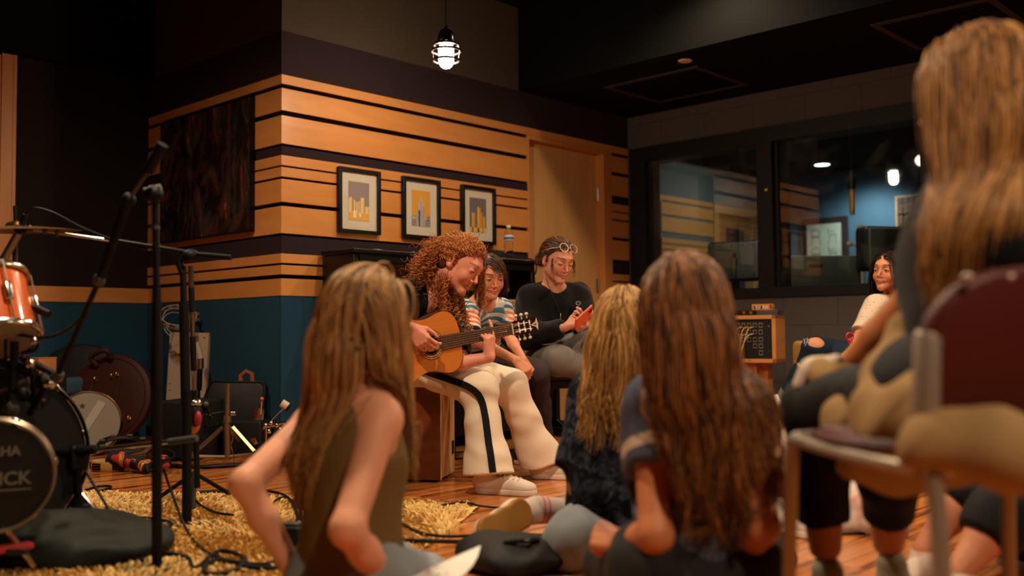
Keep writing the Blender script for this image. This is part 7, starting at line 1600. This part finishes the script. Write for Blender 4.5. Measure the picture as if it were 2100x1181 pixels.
cable('black cable looping over the gold rug between the two tall stands', [G(196, 1085, cz), G(210, 1070, cz), G(290, 1062, cz), G(350, 1072, cz), G(330, 1085, cz), G(250, 1092, cz), G(200, 1095, cz), G(188, 1088, cz)], .006)
cable('black cable slanting from the middle stand down across the rug', [P(335, 960, 3.2), P(352, 1010, 3.2), G(385, 1090, cz), G(430, 1135, cz), G(520, 1160, cz)], .0045)
cable('black cable curving over the rug right of the middle stand', [G(388, 1000, cz), G(405, 1030, cz), G(440, 1050, cz), G(478, 1056, cz)], .005)
cable('black cable tangle on the rug near the bottom of the picture', [G(290, 1150, cz), G(300, 1132, cz), G(380, 1142, cz), G(400, 1165, cz), G(450, 1130, cz), G(500, 1145, cz), G(480, 1170, cz), G(420, 1175, cz), G(440, 1150, cz), G(540, 1158, cz), G(585, 1140, cz), G(560, 1165, cz), G(490, 1160, cz)], .007)
cable('black cable looped on the floor at the back edge of the rug', [G(360, 1012, .01), G(450, 1007, .01), G(540, 1006, .01), G(590, 1020, cz), G(610, 1060, cz), G(600, 1080, cz)], .006)
cable('thin black cable looping up behind the person in olive', [G(560, 1060, cz), G(562, 1030, cz), G(585, 1020, cz), G(612, 1040, cz), G(618, 1070, cz)], .005)
cable('small curl of black cable on the rug behind the short stand', [G(140, 1085, cz), G(145, 1058, cz), G(175, 1045, cz), G(203, 1055, cz), G(205, 1075, cz), G(190, 1088, cz)], .0045)
cable('short black cable loop on the wood at the rug edge by the snare', [G(175, 1005, .008), G(205, 997, .008), G(228, 998, .008), G(210, 1006, .008)], .005)
cable('black cable crossing the rug to the black bag right of the person in olive', [G(822, 1072, cz), G(860, 1092, cz), G(920, 1100, cz), G(990, 1096, .01)], .005)
cable('thick black cable across rug and floor to the far right', [G(820, 1108, cz), G(900, 1110, cz), G(960, 1110, .01), G(1060, 1098, .01), G(1150, 1100, .01), G(1180, 1098, .01)], .007)
cable('short piece of black cable on the rug edge by the guitarist', [G(905, 1036, cz), G(950, 1030, cz), G(990, 1038, .01), G(1040, 1042, .01)], .004)
cable('thin dark cable on the wood floor behind the chair legs', [G(1500, 1098, .006), G(1620, 1096, .006), G(1750, 1094, .006), G(1830, 1090, .006)], .004)
b = G(600, 1122, .03); t = thing('power_adapter', 'black power adapter block on the rug behind the person in olive', 'adapter', b, .4); MB().rbox((0, 0, .032), (.028, .035, .032), .008).obj('adapter_body', m_tolex, t); MB().rbox((0, 0, .068), (.020, .026, .006), .004).obj('top_plate', m_dk2, t)
b = G(662, 1105, .03); t = thing('plug', 'small metal cable plug on the rug beside the person in olive', 'plug', b); MB().tube([(-.02, 0, .012), (.02, .01, .012)], .007, 10).obj('barrel', m_silver, t)
# dark bags bottom left
b = G(70, 1150); t = thing('bag', 'big dark green-black soft bag with a red strip at the bottom left corner', 'bag', b); q = np.array(b)
m_dgr = mat('dark_green_nylon', '#161a13', .65, spec=.3, bump=(200, .3))
sdf_obj('bag_body', [Ell(q + [0, 0, .05] + V(.10, 0, 0) * .10, [.30, .22, .085], frame_axes(V(1, 0, 0), (0, 0, 1.)), .05), Ell(q + [0, 0, .05] + V(-1, 0, 0) * .15, [.25, .2, .10], None, .05), Cut(q + [0, 0, .002], (0, 0, -1), .6)], m_dgr, t, .008, fold=(.012, 26, 5), base=q)
MB().rbox(tuple(P(22, 1124, 2.62) - q), (.055, .02, .010), .008, ).obj('red_strap', mat('red_webbing', '#b3262c', .7), t)
b = P(60, 1172, 2.45) * [1, 1, 0]; t = thing('bag', 'dark green bag nearest the camera at the bottom left corner', 'bag', b); q = np.array(b)
sdf_obj('bag_body', [Ell(q + [0, 0, .045] + V(-.08, 0, 0), [.20, .16, .075], None, .05), Cut(q + [0, 0, .002], (0, 0, -1), .6)], mat('dark_green_cloth', '#252c22', .8), t, .007, fold=(.005, 35, 7), base=q)
MB().tube([V(-.5, 0, .4) * .05 + [0, 0, .125], V(.2, 0, .5) * .05 + [0, 0, .128]], .008, 8).obj('grab_loop', m_dgr, t)
# black backpack and coloured-in sheet, right of the olive top
b = G(1060, 1165); t = thing('backpack', 'black backpack lying on the floor between the people in olive and tie-dye', 'bag', b); q = np.array(b)
sdf_obj('bag_body', [Ell(q + [0, 0, .035], [.165, .14, .058], frame_axes(V(.98, 0, .1), (0, 0, 1.)), .05), Ell(q + [0, 0, .03] + V(-.60, 0, -.8) * .15, [.08, .08, .040], None, .06), Cut(q + [0, 0, .002], (0, 0, -1), .6)], m_nylon, t, .006, fold=(.007, 38, 15), base=q)
MB().tube(bez([V(-.5, 0, 1) * .08 + [0, 0, .085], V(.1, 0, 1) * .08 + [0, 0, .092], V(.7, 0, .6) * .08 + [0, 0, .088]], 6), .008, 8).obj('zip', m_dk, t); MB().rbox((0, 0, 0), (.008, .014, .004), .003, Matrix.Translation(Vector(tuple(V(.3, 0, 1) * .08 + [0, 0, .092])))).obj('zip_pull', m_dk2, t)
pc0, pc1, pc2, pc3 = P(866, 1172, 2.12), P(986, 1118, 2.35), P(935, 1192, 2.10), P(800, 1210, 1.98)
mid = np.mean([pc0, pc1, pc2, pc3], 0); ps_ = MB(); R_ = []
for i in range(9):
    a = i / 8; l_ = mix3(pc3, pc0, min(1, a * 1.0)) if False else mix3(pc3, pc1, a) + (pc0 - mix3(pc3, pc1, .5)) * (4 * a * (1 - a)) * .8; r0_ = mix3(pc3, pc1, a) + (pc2 - mix3(pc3, pc1, .5)) * (4 * a * (1 - a)) * .95
    R_.append([tuple(l_ - mid), tuple(r0_ - mid), tuple(r0_ - mid - [0, 0, .001]), tuple(l_ - mid - [0, 0, .001])])
t = thing('drawing_sheet', 'white sheet of paper with pink and blue scribbles beside the person in olive', 'paper', mid)
so_ = ps_.rings(R_).obj('sheet', mat('bright_paper', '#dcd7cb', .8), t, smooth=0)
for x, y, c_ in ((878, 1172, '#d0686a'), (896, 1162, '#d98a9a'), (900, 1178, '#5a5690'), (916, 1176, '#d0907a')):
    MB().ell(P(x, y, 2.10) - mid, (.006, .004, .0015)).obj('scribble', mat('ink_' + c_[1:], c_, .8), so_)
# ================================================================== patch cabinet by the window wall
CB = P(1592, 746, 6.0); th_ = radians(30); rx_, ry_ = V(cos(th_), 0, sin(th_)), V(-sin(th_), 0, cos(th_))   # rx: the front's right, ry: front normal
def cbm(z=0.0): return Matrix(((rx_[0], ry_[0], 0, CB[0]), (rx_[1], ry_[1], 0, CB[1]), (0, 0, -1, 0), (0, 0, 0, 1)))
def CP(a, b, z): return CB * [1, 1, 0] + rx_ * a + ry_ * b + np.array([0, 0, z])
CBs = CB * [1, 1, 0]; ZB, ZT = .458, .752; CW = .62
pcb = thing('patch_cabinet', 'maple cabinet with black socket panel and plugged cables on a maple post', 'cabinet', CBs)
def cbox(mb, a0, a1, b0, b1, z0, z1):
    vs = [CP(a, b, z) - CBs for z in (z0, z1) for a, b in ((a0, b0), (a1, b0), (a1, b1), (a0, b1))]
    return mb.add(vs, [(0, 3, 2, 1), (4, 5, 6, 7), (0, 1, 5, 4), (1, 2, 6, 5), (2, 3, 7, 6), (3, 0, 4, 7)])
mb = MB(); cbox(mb, -CW, 0, -.23, 0, ZB, ZB + .024); cbox(mb, -CW, 0, -.23, 0, ZT - .024, ZT); cbox(mb, -CW, -CW + .024, -.23, 0, ZB, ZT); cbox(mb, -.024, 0, -.23, 0, ZB, ZT); cbox(mb, -CW, 0, -.23, -.22, ZB, ZT); mb.obj('carcass', m_maple, pcb, bevel=.001)
mb = MB(); cbox(mb, -CW + .024, -.024, -.03, -.012, ZB + .024, ZT - .024); pnl = mb.obj('socket_panel', mat('panel_black', '#0b0b0b', .5), pcb)
mb = MB(); cbox(mb, -.40, -.135, -.20, -.05, 0, ZB); cbox(mb, -.16, -.08, -.21, -.10, 0, ZB); mb.obj('post', m_maple_v, pcb, bevel=.002)
cbx = lambda i: -.095 - i * .036
def sock(i, z, nm='socket', full=True):
    c = CP(cbx(i), -.010, z) - CBs; mb = MB(); M_ = frame(c, rx_, ry_); M2 = Matrix(((rx_[0], 0, ry_[0], c[0]), (rx_[1], 0, ry_[1], c[1]), (0, 1, 0, c[2]), (0, 0, 0, 1)))
    mb.box((-.012, -.015, -.001), (.012, .015, .001), M2); o = mb.obj('socket', m_steel, pnl); MB().lathe([(.0095, 0), (.0095, .0016)], c, ry_, 18).obj('socket_hole', m_dk, o); return c
rows = {ZT - .062: range(0, 9), ZT - .104: range(0, 9), ZT - .150: range(0, 9), ZT - .190: (0, 1, 6, 7), ZT - .232: (0,)}
for z, ii in rows.items():
    for i in ii: sock(i, z)
for a, z in ((-.045, ZT - .07), (-.045, ZT - .22), (-CW + .10, ZT - .07)): MB().lathe([(.004, 0), (.003, .003), (.001, .0035)], CP(a, -.012, z) - CBs, ry_, 12).obj('panel_screw', m_silver, pnl)
rr = np.random.RandomState(17); bund = [CP(-.24, .05, ZB + .02), CP(-.225, .05, ZB - .08), CP(-.19, .07, ZB - .20), CP(-.14, .10, ZB - .32), CP(-.08, .14, .02)]
cw = ['#d2bfa6', '#d2bfa6', '#cdb99e', '#d6a52a', '#d2bfa6', '#d2bfa6', '#d6a52a', '#3c4c74', '#d2bfa6', '#cdb99e', '#8a2432']
k = 0
for row, z in enumerate((ZT - .062, ZT - .104)):
    for i in range(1, 9):
        st = CP(cbx(i), -.004, z - .006); c_ = cw[(i * 3 + row * 2) % len(cw)]; end = [q + np.append(rr.normal(size=2) * .012, 0) for q in bund]; end[-1][2] = .006
        sweep = CP(cbx(i) - .02 - .012 * rr.rand(), .055, z - .03); drop = mix3(sweep, end[0], .55) + np.array([0, 0, -.02]) + ry_ * .02
        pts = [st, mix3(st, sweep, .6) + [0, 0, .004], sweep, drop, end[0]] + end[1:(5 if k % 3 == 0 else 3)]
        t_ = MB().tube([q - CBs for q in bez(pts, 7)], .0028, 6).obj('patch_cable', mat('cable_white', '#cbb79d', .5) if True else None, pcb)
        t_.data.materials.clear(); t_.data.materials.append(mat('wire_' + c_[1:], c_, .5))
        pcb_p = MB().cyl(st - CBs, st - CBs + ry_ * .018, .006, n=10).obj('plug', m_dk2, t_); k += 1
# boxes on the cabinet
b = CP(-.24, -.10, ZT); t = thing('direct_box', 'flat black audio box with yellow sticker on the patch cabinet', 'audio box', b, math.atan2(rx_[1], rx_[0])); MB().rbox((0, 0, .0175), (.105, .05, .0165), .004).obj('box_body', m_dk, t); MB().box((-.065, -.012, .034), (-.045, .006, .0352)).obj('yellow_sticker', mat('yellow_tape', '#d8c02a', .6), t)
for x in (.03, .075): MB().lathe([(.010, 0), (.010, .004), (.006, .004)], (x, -.0505, .018), (0, -1, 0), 16).obj('socket', m_brass, t)
MB().rbox((-.118, -.01, .016), (.014, .010, .010), .003).obj('red_plug', mat('red_plastic', '#c8202e', .35), t); MB().tube(bez([(-.13, -.01, .014), (-.17, -.03, .008), (-.21, -.02, .004)], 6), .003, 6).obj('lead', m_dk, t)
b = CP(-.075, -.12, ZT); t = thing('direct_box', 'flat dark grey box at the right end of the cabinet top, under the orange box', 'audio box', b, math.atan2(rx_[1], rx_[0])); MB().rbox((0, 0, .0175), (.07, .055, .0165), .002).obj('box_body', mat('slate_plastic', '#3a3c40', .6), t); MB().box((-.05, -.0555, .017), (-.02, -.055, .019)).obj('fine_line', m_dk2, t)
b = CP(-.105, -.11, ZT + .034); t = thing('product_box', 'small orange carton printed SGI RX on top of the dark grey box', 'box', b, math.atan2(rx_[1], rx_[0])); MB().box((-.065, -.022, 0), (.065, .030, .037)).obj('carton', mat('orange_card', '#d07a28', .6), t, bevel=.001)
bp_ = MB().box((-.052, -.0226, .006), (.0, -.0221, .026)).obj('dark_patch', m_dk, t)
TM = Matrix(((1, 0, 0, 0), (0, 0, -1, -.0232), (0, 1, 0, 0), (0, 0, 0, 1)))
text('lettering', 'SGI', .024, mat('ink_white', '#d8cfc4', .6), t, Matrix.Translation((-.026, -.0228, .016)) @ Matrix.Rotation(pi / 2, 4, 'X'), .0002, bold=.0006); text('lettering', 'RX', .028, mat('ink_white', '#d8cfc4', .6), t, Matrix.Translation((.020, -.0224, .016)) @ Matrix.Rotation(pi / 2, 4, 'X'), .0002)
MB().box((.048, -.0225, .004), (.062, -.0221, .033)).obj('end_print', mat('ink_brown', '#6a3a14', .6), t)
# stool of the woman by the wall
sp_ = P(1790, 775, 5.55) * [1, 1, 0]; t = thing('stool', 'mustard coloured upholstered chair seat under the person with the dotted blouse', 'chair', sp_, math.atan2(RIGHT[1], RIGHT[0]))
m_must = mat('mustard_fabric', '#a98238', .85, noise=(30, .1)); MB().rbox((-.06, 0, .43), (.34, .23, .045), .04).obj('seat', m_must, t, smooth=60); MB().rbox((-.36, .10, .51), (.035, .12, .085), .03).obj('arm_pad', m_must, t, smooth=60)
for sx in (-1, 1):
    for sy in (-1, 1): MB().tube([(sx * .24 - .06, sy * .17, .39), (sx * .27 - .06, sy * .19, 0)], [.016, .012], 10).obj('leg', m_mapl2, t)
# ceiling fittings
q = G(1405, 123, ZL); t = thing('ceiling_disc', 'small round pale cover on the black lower ceiling', 'ceiling fitting', q); MB().lathe([(.045, 0), (.045, -.006), (.040, -.010), (.001, -.011)], n=32).obj('cover', mat('pale_cover', '#c9a893', .5), t); MB().ring((0, 0, -.002), (0, 0, 1), .047, .003, 32, 6).obj('rim', m_matt, t)
m_vent = mat('dark_bronze', '#2a2118', .6)
for (x0, x1, y0, y1), lb_ in (((2.28, 2.90, -3.02, -2.43), 'square mesh ceiling vent with pale rim near the top right'), ((2.32, 2.92, -1.22, -.52), 'square mesh ceiling vent on the lower ceiling near the slatted wall')):
    c_ = ((x0 + x1) / 2, (y0 + y1) / 2, ZL); hx, hy = (x1 - x0) / 2, (y1 - y0) / 2; t = thing('ceiling_vent', lb_, 'vent', c_)
    MB().box((-hx - .03, -hy - .03, -.008), (-hx + .01, hy + .03, 0)).box((hx - .01, -hy - .03, -.008), (hx + .03, hy + .03, 0)).box((-hx + .01, -hy - .03, -.008), (hx - .01, -hy + .01, 0)).box((-hx + .01, hy - .01, -.008), (hx - .01, hy + .03, 0)).obj('rim', m_vent, t)
    mb = MB()
    for i in range(24): y = -hy + .01 + (2 * hy - .02) * (i + .5) / 24; mb.box((-hx + .01, y - .004, -.006), (hx - .01, y + .004, -.001))
    mb.obj('grille', m_black, t)

# ================================================================== things seen through the glass
XW = CX - .05
t = thing('framed_poster', 'framed poster of pencil chair drawings on the blue control room wall', 'picture', (CX, .522, 1.70)); MB().box((-.03, -.289, -.30), (-.002, .289, .27)).obj('frame', mat('dark_brown_frame', '#2f2320', .5), t, bevel=.002)
pz = MB().box((-.034, -.21, -.24), (-.0305, .21, .195)).obj('sheet', mat('poster_white', '#c3c8b0', .6), t); m_pen = mat('pencil', '#5d5f52', .7)
for cy_, cz_, kind in ((.10, .05, 0), (-.11, .05, 1), (.10, -.16, 0), (-.11, -.16, 1)):
    def pp(a, b_): return (-.0355, cy_ - a, cz_ + b_)
    mb = MB()
    if kind == 0:
        mb.tube([pp(-.05, .03), pp(-.045, .07), pp(0, .085), pp(.045, .07), pp(.05, .03)], .0030, 4); mb.tube([pp(-.055, .01), pp(.055, .01), pp(.04, -.005), pp(-.04, -.005), pp(-.055, .01)], .0035, 4); mb.tube([pp(-.04, 0), pp(-.055, -.10)], .003, 4); mb.tube([pp(.04, 0), pp(.06, -.10)], .003, 4); mb.tube([pp(-.05, .03), pp(-.05, .01)], .003, 4); mb.tube([pp(.05, .03), pp(.05, .01)], .003, 4)
    else:
        mb.tube([pp(-.055, .09), pp(-.05, .04), pp(-.035, .01), pp(.05, .015)], .0035, 4); mb.tube([pp(-.035, .01), pp(-.055, -.10)], .003, 4); mb.tube([pp(.03, .01), pp(.045, -.09)], .003, 4); mb.tube([pp(-.05, .05), pp(.03, .05)], .0025, 4)
    mb.obj('chair_drawing', m_pen, pz)
t = thing('diffuser_panel', 'pale framed wooden block diffuser on the blue control room wall', 'acoustic panel', (CX, -.62, 1.84)); m_dif = wood('block_wood', '#6a4628', '#3a2415', (3, 3, 3), 5, .6, .6)
MB().box((-.05, -.29, -.29), (-.002, -.27, .29)).box((-.05, .27, -.29), (-.002, .29, .29)).box((-.05, -.27, .27), (-.002, .27, .29)).box((-.05, -.27, -.29), (-.002, .27, -.27)).box((-.008, -.27, -.27), (-.002, .27, .27)).obj('frame', m_maple_c, t)
rr = np.random.RandomState(8); mb = MB()
for i in range(9):
    for j in range(9): y = -.27 + i * .06; z = -.27 + j * .06; mb.box((-.01 - rr.rand() * .055, y + .002, z + .002), (-.006, y + .058, z + .058))
mb.obj('wood_blocks', m_dif, t)
def monitor(label, px, py, F_, yaw, w_=.30, h_=.21, d_=.16):
    c_ = P(px, py, F_); t = thing('studio_monitor', label, 'loudspeaker', c_, yaw)
    MB().rbox((0, d_ * .55, 0), (w_ / 1, d_ * .5, h_ * .78), .035).obj('cabinet_box', mat('monitor_black', '#171614', .5), t, smooth=50)
    bp2 = MB().rbox((0, 0, 0), (w_ * .93, .010, h_ * .70), .009).obj('back_plate', mat('back_plate_grey', '#6e7064', .5, metal=.0), t)
    for sx in (-.8, -.4, 0, .4, .8):
        for sz in (-.6, .6): MB().ell((sx * w_, -.012, sz * h_ * .95), (.006, .003, .006)).obj('screw', m_dk, bp2)
    MB().lathe([(.018, 0), (.014, .012)], (.02, -.010, .045), (0, -1, 0), 16).obj('socket', m_dk, t); MB().tube(bez([(.02, -.02, .045), (.04, -.03, .0), (.03, -.02, -.15)], 6), .004, 6).obj('lead', m_dk, t); MB().box((-.16, -.0115, -.09), (-.06, -.0105, .02)).obj('info_plate', mat('plate_light', '#5d5f54', .5), t)
    st_ = thing('speaker_stand', label.replace('loudspeaker', 'loudspeaker post').replace('back of a', 'stand under the'), 'stand', (c_[0], c_[1], 0), yaw); MB().cyl((0, .08, .01), (0, .08, c_[2] - h_ * .78), .03).obj('post', m_dk, st_); MB().rbox((0, .08, .01), (.15, .15, .0098), .009).obj('base_plate', m_dk, st_)
yw = math.atan2(RIGHT[1], RIGHT[0])
monitor('back of a grey loudspeaker in the right control room pane', 1838, 509, 7.3, yw + .25, .245, .215); monitor('back of a dim loudspeaker in the left control room pane', 1502, 535, 7.9, yw - .55, .22, .21)
b = P(1748, 440, 8.3); t = thing('tube_bulb_pendant', 'long tube filament bulb on a black socket hanging in the control room', 'lamp', b)
MB().tube([(0, 0, 0), (0, 0, .30)], [.022, .024], 18).obj('glass_tube', mat('amber_glass', '#b08a4a', .1, trans=.6, ior=1.1), t); MB().tube([(0, 0, .04), (.004, 0, .1), (0, 0, .2)], .004, 6).obj('filament', mat('filament', '#c07a30', .5, emit=('#ff8a30', .8)), t); MB().cyl((0, 0, .22), (0, 0, .37), .034).obj('socket', m_dk, t); MB().tube([(0, 0, .37), (0, 0, 2.5 - b[2])], .004, 6).obj('cord', m_dk, t)
b = P(1766, 470, 8.4); t = thing('coat_stand', 'pale wooden peg post with ball top in the control room', 'coat stand', (b[0], b[1], 0)); m_pw = mat('pale_wood', '#c9ab86', .5)
MB().cyl((0, 0, .0), (0, 0, b[2] - .02), .022).obj('post', m_pw, t); MB().ell((0, 0, b[2]), (.040, .040, .040)).obj('ball_top', m_pw, t); pg = P(1742, 500, 8.4) - b * [1, 1, 0]; MB().tube([np.array([0, 0, P(1766, 506, 8.4)[2]]), pg], .012, 10).obj('peg', m_pw, t); MB().ell(pg, (.026, .026, .026)).obj('peg_ball', m_pw, t)
for a in (0, 2.1, 4.2): MB().tube([(0, 0, .12), (.22 * cos(a), .22 * sin(a), .01)], .015, 8).obj('foot', m_pw, t)
b = P(1672, 565, 7.4); t = thing('computer_screen', 'back of a wide grey screen behind the right pane of the control room window', 'screen', b, yw + .03); MB().rbox((0, 0, .0), (.345, .018, .15), .010).obj('screen_back', mat('olive_grey', '#5d5f50', .35, spec=.5), t); MB().box((-.05, -.0195, .06), (.05, -.018, .085)).obj('logo_plate', m_dk, t); MB().cyl((0, .03, -.13), (0, .03, -.30), .03).obj('neck', m_dk, t)
b = P(1640, 620, 7.9); t = thing('mixing_desk', 'dark mixing desk below the screen in the control room', 'desk', (b[0], b[1], 0), yw); MB().rbox((-.1, .1, .60), (.6, .28, .05), .02).obj('desk_top', m_dk, t)
for sx in (-1, 1): MB().box((sx * .5 - .1 - .03, -.12, 0), (sx * .5 - .1 + .03, .3, .56)).obj('leg_panel', m_dk, t)
for i in range(20): MB().cyl((-.6 + i * .053, -.10, .65), (-.6 + i * .053, -.10, .675), .011, n=10).obj('knob', m_silver if i % 3 else m_dk2, t)
q = P(1686, 340, 8.2); q = G(1686, 336, 2.5); t = thing('ceiling_light', 'round lit ceiling light in the control room', 'lamp', q); MB().lathe([(.08, 0), (.08, -.012), (.001, -.014)], n=28).obj('lens', mat('lit_lens', '#ffffff', .4, emit=('#e6f4ff', 6.0)), t); MB().ring((0, 0, -.004), (0, 0, 1), .085, .008, 28, 6).obj('rim', m_dk, t)
q = thing('warning_sticker', 'tiny yellow sticker on the black window post', 'sticker', (XC - .012, -1.215, 1.655)); MB().box((-.0015, -.010, -.008), (0, .010, .008)).obj('sticker', mat('yellow_tape', '#d8c02a', .6), q)
